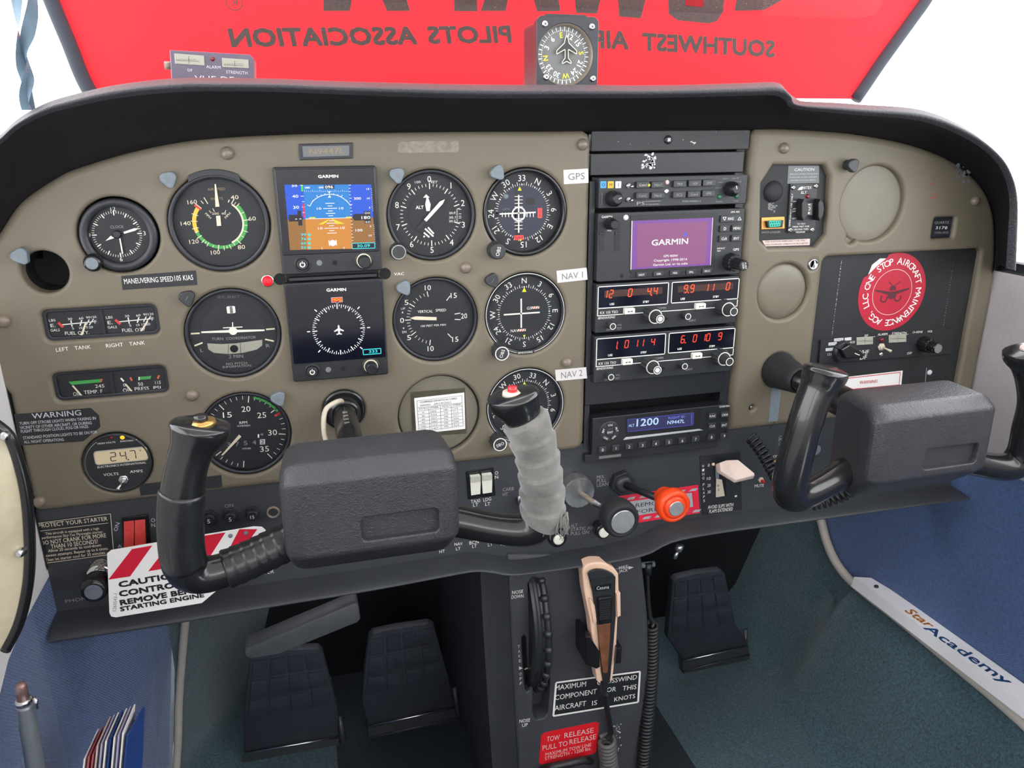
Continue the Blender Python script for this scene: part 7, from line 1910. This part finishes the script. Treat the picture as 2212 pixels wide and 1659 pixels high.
# ================================================================== pedestal
def PT(px_, py_, w0, v0, k):
    """point of the picture on the leaning plane w = w0 + k*(v0 - v)"""
    w = w0
    for _ in range(12):
        u, v = P(px_, py_, w); w = w0 + k * (v0 - v)
    return (u, v, w)
WP = 2.0
T = thing('pedestal', 'dark moulded centre pedestal with trim wheel slot below the switch panel', 'pedestal', (*P(1240, 1450, WP), WP))
slot = [P(x, y, WP) for x, y in ((1140, 1262), (1150, 1246), (1164, 1250), (1172, 1300), (1186, 1400), (1188, 1480), (1184, 1540), (1176, 1552), (1158, 1556), (1150, 1540), (1152, 1450), (1148, 1350))]
ind = [P(x, y, WP) for x, y in ((1127, 1378), (1132, 1372), (1137, 1378), (1141, 1440), (1144, 1490), (1139, 1496), (1134, 1490), (1130, 1430))]
fr_ = [P(x, y, WP) for x, y in ((1098, 1200), (1386, 1200), (1400, 1330), (1404, 1450), (1400, 1560), (1392, 1720), (1122, 1720), (1112, 1540), (1104, 1380))]
m = MB(); m.plate(fr_, [slot, ind], WP, 1.5, 26, ro=4); m.put(T, 'front_face', 'pedestal')
sd = [P(x, y, WP - 26) for x, y in ((1098, 1200), (1104, 1380), (1112, 1540), (1122, 1720))]
m = MB(); m.box(sd[0][0] - 20, fr_[1][0] + 6, -640, -190, -420, WP - 26); m.put(T, 'body', 'pedestal')
lf = [P(x, y, WP) for x, y in ((1098, 1225), (1104, 1380), (1112, 1540), (1122, 1720))]
m = MB()
L1 = [(a, b, WP - 2) for a, b in lf]; L2 = [(a - 14, b, WP - 20) for a, b in lf]; L3 = [(a - 26, b, WP - 26) for a, b in lf]
m.loops([L1, L2, L3], closed=False); m.put(T, 'left_flank', 'pedestal')
m = MB(); m.prism([P(x, y, WP) for x, y in ((1101, 1240), (1138, 1236), (1146, 1260), (1154, 1450), (1150, 1545), (1190, 1545), (1192, 1562), (1118, 1576), (1110, 1460), (1106, 1330))] , WP - 3, WP + 1.0, .8); m.put(T, 'trim_surround', 'pedestal') if False else None
m = MB(); m.prism([(a, b) for a, b in ind], WP - 16, WP - 12); m.put(T, 'indicator_well', 'hole')
m = MB(); m.line([P(1133, 1446, WP - 3), P(1140, 1443, WP - 3)], 1.6, WP - 3); m.put(T, 'indicator_pointer', 'ivory')
words(T, 'white_print', 'lettering', [[('NOSE', 1106, 1280, 1130, 1277, 8, WP), ('DOWN', 1105, 1290, 1131, 1287, 8, WP)], [('NOSE', 1122, 1558, 1145, 1555, 8, WP), ('UP', 1128, 1567, 1140, 1565, 8, WP)], [('MIKE', 1337, 1227, 1356, 1223, 7, WP), ('JACK', 1337, 1234, 1356, 1231, 7, WP)]])
m = MB()
for k, ch in enumerate('TAKE'): m.ptext(ch, 1118 + 1.0 * k, 1397 + 10.2 * k, 1123 + 1.0 * k, 1396.4 + 10.2 * k, 7, WP)
m.put(T, 'lettering', 'mkr_white')
m = MB()
for k, ch in enumerate('OFF'): m.ptext(ch, 1122 + .4 * k, 1456 + 10.2 * k, 1127 + .4 * k, 1455.4 + 10.2 * k, 7, WP)
m.put(T, 'lettering', 'mkr_white')
m = MB(); m.sheet([P(x, y, WP) for x, y in ((1121, 1439), (1129, 1443), (1121, 1447))], WP + .2); m.put(T, 'takeoff_arrow', 'mkr_white')
m = MB(); m.line([P(1330, 1229, WP), P(1360, 1226, WP)], .5, WP + .2); m.sheet([P(x, y, WP) for x, y in ((1357, 1223), (1369, 1225), (1358, 1230))], WP + .2); m.put(T, 'jack_arrow', 'mkr_white')
m = MB()
for k in range(40):
    a = P(random.choice([1330, 1334, 1322]) + random.uniform(-9, 8), random.uniform(1560, 1624), WP); r = random.uniform(.3, 1.3)
    m.prism([(a[0] + r * random.uniform(.4, 1.3) * math.cos(t), a[1] + r * random.uniform(.4, 1.3) * math.sin(t)) for t in (0, 1.2, 2.5, 3.7, 5)], WP - .2, WP + .15)
m.put(T, 'chipped_paint', 'mkr_white', kind='stuff')
# trim wheel
c = P(1160, 1400, WP); RWH = 105.0; WCN = WP - 80
T = thing('trim_wheel', 'black ribbed elevator trim wheel with round finger knobs', 'wheel', (c[0], c[1], WCN))
uc = P(1166, 1400, WP + 14)[0]; vc = P(1166, 1398, WP + 24)[1] - 4
L = []
NW = 96
prof = [(-9, RWH - 8), (-8, RWH - 1), (-5, RWH), (-3, RWH - .8), (-1, RWH), (1, RWH - .8), (3, RWH), (5, RWH - .8), (7, RWH), (9, RWH - 3), (9, RWH - 30), (-9, RWH - 30)]
for k in range(NW):
    a = 2 * math.pi * k / NW
    L.append([(uc + x, vc + r * math.sin(a), WCN + r * math.cos(a)) for x, r in prof])
L.append(L[0]); m = MB(); m.loops(L, smooth=False); m.put(T, 'wheel_rim', 'wheel_rubber')
for k in range(34):
    a = 2 * math.pi * k / 34
    if math.cos(a) < .55: continue
    m = MB(); q = lambda r, x: (uc + x, vc + r * math.sin(a), WCN + r * math.cos(a))
    m.tube([q(RWH - 2, 5), q(RWH + 1, 6), q(RWH + 4, 6.5), q(RWH + 6, 6.5)], [4.5, 5, 4.4, 2.4], 12, ref=(1, 0, 0)); m.put(T, 'finger_knob', 'wheel_rubber')
m = MB(); pts = [(uc + 7, vc + (RWH + .5) * math.sin(a), WCN + (RWH + .5) * math.cos(a)) for a in [math.radians(x) for x in range(-60, 61, 4)]]
m.tube(pts, 3.6, 10); m.put(T, 'outer_rail', 'wheel_rubber')
# crosswind placard
q = [(1199, 1472), (1384, 1447), (1380, 1518), (1192, 1549)]
T = placard('crosswind_placard', 'black crosswind limit placard with white border on the pedestal', px(q, WP), WP, .4, 'black', [('MAXIMUM', 1199, 1486, 1266, 1477, 12), ('CROSSWIND', 1290, 1475, 1376, 1462, 11), ('COMPONENT', 1199, 1507, 1289, 1493, 12), ('FOR', 1304, 1491, 1331, 1488, 11), ('THIS', 1345, 1487, 1375, 1483, 11), ('AIRCRAFT', 1198, 1530, 1266, 1519, 12), ('IS', 1279, 1519, 1290, 1517, 11), ('KNOTS', 1327, 1511, 1372, 1503, 10)], 'white_print')
m = MB(); pp_ = px([(1201, 1474), (1382, 1450), (1378, 1516), (1195, 1546)], WP); m.line(pp_ + pp_[:1], 2.4, WP + .6); m.put(T, 'white_border', 'white_print')
T = placard('tow_release_placard', 'red tow release placard at the foot of the pedestal', px([(1169, 1588), (1176, 1582), (1288, 1559), (1294, 1562), (1288, 1622), (1282, 1628), (1168, 1651), (1164, 1646)], WP), WP, .5, 'red_label', [('TOW', 1181, 1597, 1209, 1592, 12), ('RELEASE', 1219, 1589, 1282, 1577, 12), ('PULL TO', 1172, 1616, 1226, 1605, 12), ('RELEASE', 1230, 1603, 1287, 1591, 12), ('MAXIMUM TOW LINE', 1178, 1630, 1277, 1608, 8), ('STRENGTH - 1200 lbs.', 1177, 1639, 1277, 1616, 8)], 'silver_print')
m = MB(); m.tube([P3(1168, 1668, WP + 6), P3(1200, 1655, WP + 12), P3(1260, 1642, WP + 12), P3(1276, 1645, WP + 6)], 4.5, 12); c = P(1220, 1655, WP); m.solo('tow_release_lever', 'black', (c[0], c[1], WP), 'black tow release handle at the bottom of the pedestal', 'handle')

# ---- hand microphone
WM = 30.0
T = thing('hand_microphone', 'peach framed hand microphone with black front clipped to the pedestal', 'microphone', (*P(1300, 1350, WM), WP))
zm, tm_ = Z(1000, 1180, 1480, 1662, WM), ZT(1000, 1180, 1480, 1662, WM + 5)
outm = cat([(895, 200), (905, 160), (945, 132), (1000, 122), (1070, 130), (1130, 165), (1165, 210)], 4) + [(1168, 330), (1176, 370), (1170, 520), (1160, 530), (1150, 740), (1120, 1005), (1104, 1012), (1034, 1012), (1030, 1034), (1004, 1010), (984, 890), (975, 770), (952, 560), (930, 450), (906, 330)]
m = MB(); m.prism([zm(*p) for p in outm], WM - 14, WM, 1.8); m.put(T, 'frame', 'peach')
inn = cat([(930, 205), (950, 180), (1000, 165), (1060, 172), (1110, 195), (1134, 220)], 3) + [(1132, 330), (1136, 500), (1120, 700), (1096, 960), (1090, 1010), (1044, 1012), (1030, 930), (1002, 600), (985, 480), (962, 330)]
m = MB(); m.prism([zm(*p) for p in inn], WM - 4, WM + 4, 1.2); m.put(T, 'black_front', 'black')
zq = Z(1000, 1180, 1480, 1662, WM + 4)
m = MB(); m.prism([zq(932, 205), zq(952, 184), zq(1000, 170), zq(1060, 178), zq(1108, 200), zq(1130, 222), zq(958, 250)], WM + 3, WM + 5, .6); m.put(T, 'grille_cap', 'bezel')
m = MB(); m.prism([zq(988, 296), zq(1108, 276), zq(1108, 316), zq(990, 340)], WM + 4, WM + 4.6); k = m.put(T, 'name_badge', 'gloss_black')
m = MB(); tm_(m, 'Cessna', 1000, 314, 1092, 302, 28, up=.1); m.put(k, 'lettering', 'mkr_white')
m = MB(); m.prism([zq(1002, 380), zq(1020, 372), zq(1108, 362), zq(1110, 380), zq(1102, 560), zq(1018, 572)], WM + 3, WM + 8, 1.2); k = m.put(T, 'talk_button', 'gloss_black')
m = MB(); z8 = Z(1000, 1180, 1480, 1662, WM + 8)
for j in range(9): m.box(z8(1022, 410 + 16 * j)[0], z8(1104, 410)[0], z8(1060, 416 + 16 * j)[1], z8(1060, 408 + 16 * j)[1], WM + 7.6, WM + 8.8)
m.put(k, 'grip_ridges', 'black')
m = MB(); m.prism([zq(1004, 590), zq(1104, 572), zq(1098, 700), zq(1084, 920), zq(1080, 946), zq(1048, 948), zq(1036, 880)], WM + 3.5, WM + 4.6, .4); m.put(T, 'brown_inlay', 'brown')
for side in ([(945, 380), (985, 440), (996, 555), (972, 566)], [(1140, 345), (1172, 340), (1174, 510), (1148, 522)]):
    m = MB(); m.prism([zm(*p) for p in side], WM - 10, WM + 3, 1); m.put(T, 'side_rail', 'peach')
m = MB(); m.prism([zm(1036, 1000), zm(1092, 990), zm(1078, 1125), zm(1050, 1128)], WM - 8, WM, 1); m.put(T, 'strain_relief', 'black')
T2 = thing('microphone_bracket', 'black clip bracket holding the hand microphone', 'bracket', (*P(1300, 1400, WP), WP))
for pl, d in (([(905, 655), (935, 650), (1010, 770), (1012, 880), (985, 895), (905, 860)], 12), ([(1138, 740), (1175, 732), (1168, 852), (1128, 858)], 10)):
    m = MB(); m.prism([zm(*p) for p in pl], WP - 1, WM + 6, 1.2); m.put(T2, 'clip_arm', 'gloss_black')
T = thing('microphone_lead', 'black coiled microphone cord hanging down the pedestal front', 'cord', (*P(1312, 1600, WP + 12), WP + 12))
m = MB(); m.tube(cat([P3(1308, 1498, 24), P3(1311, 1530, 20), P3(1316, 1560, 14), P3(1319, 1582, 12), P3(1312, 1596, 12)], 6), 3.4, 10); m.put(T, 'straight_lead', 'cord')
m = MB(); m.coil([P3(1311, 1598, 12), P3(1313, 1630, 12), P3(1318, 1675, 12), P3(1322, 1710, 12)], 9.0, 2.9, 5.4, n=8, steps=14); m.put(T, 'coil', 'cord_grey')
T = thing('headset_cord', 'long black coiled cord beside the pedestal with jack plug', 'cord', (*P(1400, 1400, -10), -10))
m = MB(); m.tube([P3(1382, 1221, -14), P3(1413, 1218, -14)], [3.6, 3.6], 14); m.put(T, 'jack_plug', 'cap_grey')
m = MB(); m.tube([P3(1401, 1216, -12), P3(1399, 1240, -12)], [5, 4], 12); m.put(T, 'plug_body', 'black')
m = MB(); m.tube(cat([P3(1398, 1236, -12), P3(1400, 1290, -10), P3(1404, 1330, -8), P3(1412, 1345, -6), P3(1408, 1356, -4)], 6), 2.6, 10); m.put(T, 'straight_lead', 'cord')
m = MB(); m.coil([P3(1409, 1350, -4), P3(1408, 1430, -2), P3(1402, 1520, 2), P3(1394, 1600, 6), P3(1386, 1700, 10)], 6.6, 2.4, 4.8, n=8, steps=12); m.put(T, 'coil', 'cord')

# ================================================================== pedals and brake handle
def pedal(label, poly, bar, cells, w0, k=-0.35, mt='pedal_rubber', top=None):
    cx = sum(p[0] for p in poly) / len(poly); cyy = sum(p[1] for p in poly) / len(poly)
    v0 = P(cx, cyy, w0)[1]
    T = thing('rudder_pedal', label, 'pedal', (*P(cx, cyy, w0), w0 - 30), 'rudder pedals')
    q = [PT(a, b, w0, v0, k) for a, b in poly]; n = len(q)
    def slab(pts, d0, d1, m):
        n = len(pts); m.add([(a, b, c + d1) for a, b, c in pts] + [(a, b, c + d0) for a, b, c in pts], [tuple(range(n)), tuple(range(2 * n - 1, n - 1, -1))] + [(i, (i + 1) % n, n + (i + 1) % n, n + i) for i in range(n)]); return m
    m = slab(q, -14, 0, MB()); m.put(T, 'pad', mt, bevel=2.0)
    A, B, C, D = cells   # corners tl tr br bl of the cell field
    def bil(s, t):
        x = (A[0] * (1 - s) + B[0] * s) * (1 - t) + (D[0] * (1 - s) + C[0] * s) * t; y = (A[1] * (1 - s) + B[1] * s) * (1 - t) + (D[1] * (1 - s) + C[1] * s) * t
        return PT(x, y, w0, v0, k)
    for r in range(3):
        for c in range(4):
            s0, s1 = (c + .08) / 4, (c + .92) / 4; t0, t1 = (r + .08) / 3, (r + .92) / 3
            m = slab([bil(s0, t0), bil(s1, t0), bil(s1, t1), bil(s0, t1)], -1, 1.8, MB()); m.put(T, 'tread_block', mt, bevel=.8)
    qb = [PT(a, b, w0 + 4, v0, k) for a, b in bar]
    m = slab(qb, -16, 0, MB()); br = m.put(T, 'hinge_bracket', 'pedal_metal', bevel=1.0)
    h0 = [(qb[0][i] + (qb[3][i] - qb[0][i]) * .4) for i in range(3)]; h1 = [(qb[1][i] + (qb[2][i] - qb[1][i]) * .4) for i in range(3)]
    m = MB(); m.tube([(h0[0], h0[1], h0[2] + 1), (h1[0], h1[1], h1[2] + 1)], 1.6, 8); m.put(br, 'hinge_rod', 'cap_black')
    m = MB(); m.tube([tuple(qb[0]), tuple(qb[1])], 1.8, 8); m.put(br, 'upper_rod', 'steel')
    for p in (qb[2], qb[3]):
        m = MB(); m.tube([(p[0], p[1] + 6, p[2] - 8), (p[0], p[1] - 30, p[2] - 40), (p[0], -612, p[2] - 60)], [5, 5, 5], 10); m.put(T, 'support_arm', 'black')
    m = MB(); m.tube([(qb[1][0] + 4, qb[1][1] + 20, qb[1][2] - 18), (qb[1][0] + 6, qb[1][1] - 30, qb[1][2] - 14)], [4, 4], 10); m.put(T, 'side_link', 'pedal_metal')
pedal('leftmost rudder pedal below the brake handle bar', [(528, 1544), (534, 1470), (542, 1422), (560, 1413), (613, 1405), (689, 1402), (697, 1410), (730, 1534), (730, 1591), (528, 1628)], [(527, 1628), (731, 1592), (738, 1655), (524, 1690)], [(544, 1424), (692, 1406), (722, 1522), (532, 1556)], -190)
pedal('second rudder pedal between the leftmost pedal and the pedestal', [(782, 1515), (788, 1440), (797, 1378), (806, 1369), (850, 1359), (926, 1348), (938, 1352), (968, 1462), (981, 1526), (795, 1569)], [(795, 1570), (982, 1528), (990, 1582), (797, 1627)], [(798, 1378), (934, 1352), (964, 1470), (788, 1502)], -190)
pedal('rudder pedal on the passenger side of the pedestal', [(1442, 1377), (1448, 1310), (1454, 1256), (1464, 1249), (1507, 1239), (1557, 1233), (1566, 1238), (1590, 1349), (1617, 1392), (1473, 1424)], [(1474, 1428), (1616, 1396), (1623, 1438), (1478, 1478)], [(1456, 1256), (1563, 1238), (1586, 1344), (1448, 1366)], -190)
T = thing('parking_brake_lever', 'flat grey parking brake handle bar above the leftmost pedal', 'handle', (*P(650, 1360, -40), -40))
q = [P3(x, y, -40) for x, y in ((529, 1403), (768, 1302), (774, 1308), (779, 1338), (772, 1345), (604, 1413), (540, 1424), (531, 1418))]
n = len(q); m = MB(); m.add(q + [(a, b + 3, c - 20) for a, b, c in q], [tuple(range(n)), tuple(range(2 * n - 1, n - 1, -1))] + [(i, (i + 1) % n, n + (i + 1) % n, n + i) for i in range(n)]); m.put(T, 'bar', 'brake_bar', bevel=1.5)
m = MB(); m.tube([P3(755, 1312, -48), (P(750, 1290, -60)[0], P(750, 1290, -60)[1], -90)], [6, 6], 12); m.put(T, 'stem', 'khaki_screw')
m = MB(); m.tube([P3(1470, 1176, -10), P3(1464, 1190, -10)], [4.6, 4.4], 14); m.tube([P3(1464, 1190, -10), P3(1457, 1206, -10)], [2.2, 2.8], 12); c = P(1464, 1190, -10); m.solo('wire_terminal', 'steel_brushed', (c[0], c[1], -10), 'small silver wire terminal hanging under the switch panel', 'connector')

# ================================================================== door trims and loose items
m = MB(); m.tube(cat([PX(1768, 1105, 692), PX(1775, 1130, 692), PX(1786, 1170, 692), PX(1805, 1213, 692), PX(1835, 1252, 692), PX(1880, 1290, 692), PX(1950, 1344, 692), PX(2040, 1418, 692), PX(2140, 1500, 692), PX(2230, 1580, 692)], 6), 7.0, 12, flat=1.0); struct(m, 'trim_6', 'trim_beige', PX(1880, 1290, 692))
m = MB(); m.tube(cat([P3(401, 1330, -200), P3(393, 1420, -200), P3(386, 1520, -200), P3(384, 1600, -198), P3(378, 1690, -196)], 6), 5.2, 12); struct(m, 'trim_7', 'trim_beige', P3(390, 1500, -200))
def PV(px_, py_, v):
    d = RM @ Vector(((px_ - W / 2) / F, 1.0, -(py_ - H / 2) / F)); q = CAM + d * ((v - CAM.z) / d.z)
    return (q.x, v, -q.y)
A, B, C, D, E_ = PX(1845, 1246, 676), PX(1882, 1248, 699), PX(1933, 1279, 699), PX(2240, 1497, 699), PX(2240, 1541, 672)
T = thing('door_sill_strip', 'white door sill strip printed with an orange and blue name', 'sill strip', C)
so_ = (Vector(B) + Vector(D)) / 2; sn = (Vector(D) - Vector(B)).cross(Vector(E_) - Vector(B)).normalized()
if sn.y < 0: sn = -sn
def onstrip(px_, py_):
    d = RM @ Vector(((px_ - W / 2) / F, 1.0, -(py_ - H / 2) / F)); dd = Vector((d.x, d.z, -d.y)); c0 = Vector((CAM.x, CAM.z, -CAM.y))
    return c0 + dd * ((so_ - c0).dot(sn) / dd.dot(sn))
tp = [tuple(onstrip(*p)) for p in ((1845, 1246), (1882, 1248), (1933, 1279), (2240, 1497), (2240, 1541))]; n = 5
m = MB(); m.add(tp + [(a - 3, b - 16, c) for a, b, c in tp], [tuple(range(n)), tuple(range(2 * n - 1, n - 1, -1))] + [(i, (i + 1) % n, n + (i + 1) % n, n + i) for i in range(n)]); m.put(T, 'strip', 'sill_white')
c = onstrip(1893, 1268); m = MB(); m.tube([tuple(c - sn), tuple(c + sn * 2)], [3.4, 3.0], 16); m.put(T, 'screw', 'cap_black')
def flattext(t, p0, p1, h, mt, slant=0.0):
    a, b = onstrip(*p0), onstrip(*p1); ex = (b - a); L = ex.length; ex.normalize(); ey = sn.cross(ex)
    if ey.x < 0: ey = -ey
    m = MB(); m.text(t, 0, 0, h, 0, width=L, slant=slant, bold=.8); o = (a + b) / 2
    m.v = [tuple(o + ex * x + ey * y + sn * .5) for x, y, _ in m.v]; m.put(T, 'lettering', mt)
flattext('Star', (1962, 1318), (2014, 1354), 12, 'orange_print', .2); flattext('Academy', (2002, 1354), (2182, 1476), 13, 'blue_print')
# amber plastic cover at the left
WQ = 150.0
pl = [P(x, y, WQ) for x, y in ((-160, 880), (-30, 925), (6, 955), (28, 1010), (44, 1080), (51, 1150), (53, 1230), (46, 1300), (28, 1370), (0, 1425), (-160, 1470))]
T = thing('curved_plastic_cover', 'glossy curved tan plastic cover with black edging at the left side', 'cover', (*P(-20, 1200, WQ), WQ))
m = MB()
e = cat(pl[1:-1], 4)
rows = []
for k in range(7):
    t = k / 6; rows.append([(a - 90 * t, b, WQ - 12 - 30 * (1 - math.cos(t * 1.3)) + 40 * math.sin(t * 1.2)) for a, b in e])
m.loops(rows, closed=False); m.put(T, 'cover_panel', 'amber_plastic')
m = MB(); m.tube([(a, b, WQ - 12) for a, b in e], 4.0, 10); m.put(T, 'edging', 'gloss_black')
for x, y in ((36, 1205), (2, 950)):
    c = P(x, y, WQ); m = MB(); m.lathe(c[0], c[1], [(3.4, WQ - 12), (3.2, WQ - 6), (1.6, WQ - 4)], 16); m.put(T, 'screw', 'steel')
# pen
WN = 170.0
T = thing('pen', 'silver grey ballpoint pen clipped upright by the left wall', 'pen', (*P(70, 1600, WN), WN))
pa, pb, pc, pd = P3(45, 1476, WN), P3(50, 1510, WN), P3(54, 1522, WN), P3(80, 1680, WN)
m = MB(); m.tube(cat([pc, P3(62, 1570, WN), pd], 5), [5.6] * 5 + [6.2] * 5 + [5.4], 18); m.put(T, 'barrel', 'pen_grey')
m = MB(); m.tube([pb, P3(51, 1514, WN), P3(53, 1520, WN)], [5.2, 5.6, 5.4], 18); m.put(T, 'collar', 'steel')
m = MB(); m.tube([pa, P3(46, 1480, WN), pb], [3.0, 3.6, 4.2], 16); m.put(T, 'push_button', 'pen_tip')
m = MB(); m.tube([P3(72, 1506, WN + 3), P3(77, 1512, WN + 5), P3(80, 1530, WN + 5)], [1.2, 1.6, 1.2], 8); m.put(T, 'clip', 'steel')
# cards
WK = 120.0
mats_ = ['white_paper', 'card_red', 'card_red', 'silver_print', 'card_lilac', 'white_paper', 'card_blue', 'white_paper', 'card_lilac', 'white_paper', 'card_blue']
names = ['cream card at the near end', 'dull red card next to the cream one', 'second dull red card', 'pinkish card', 'lilac card', 'white card after the lilac one', 'slim blue card', 'white card in the middle', 'second lilac card', 'tall white card', 'dark blue card at the far end']
for i, (mt, nm) in enumerate(zip(mats_, names)):
    x = 190 + 9.0 * i; y = 1612 - 4.5 * i - (14 if i > 2 else 0) + (10 if i == 10 else 0)
    a = P(x, y, WK); b = P(x - 14, 1720, WK); c = P(x + (20 if i == 10 else 8), y + (2 if i < 10 else 0), WK - 8); d = P(x + (14 if i == 10 else -4), 1720, WK - 8)
    m = MB(); m.add([(*a, WK + 14), (*b, WK + 14), (*d, WK - 30), (*c, WK - 30)] + [(p[0] + 1.2, p[1], w_) for p, w_ in ((a, WK + 14), (b, WK + 14), (d, WK - 30), (c, WK - 30))], [(0, 1, 2, 3), (7, 6, 5, 4), (0, 3, 7, 4), (0, 4, 5, 1), (1, 5, 6, 2), (2, 6, 7, 3)])
    m.solo('paper_card', mt, (a[0], a[1], WK), nm + ' of the fanned stack in the left pocket', 'card', 'fanned cards in the pocket')
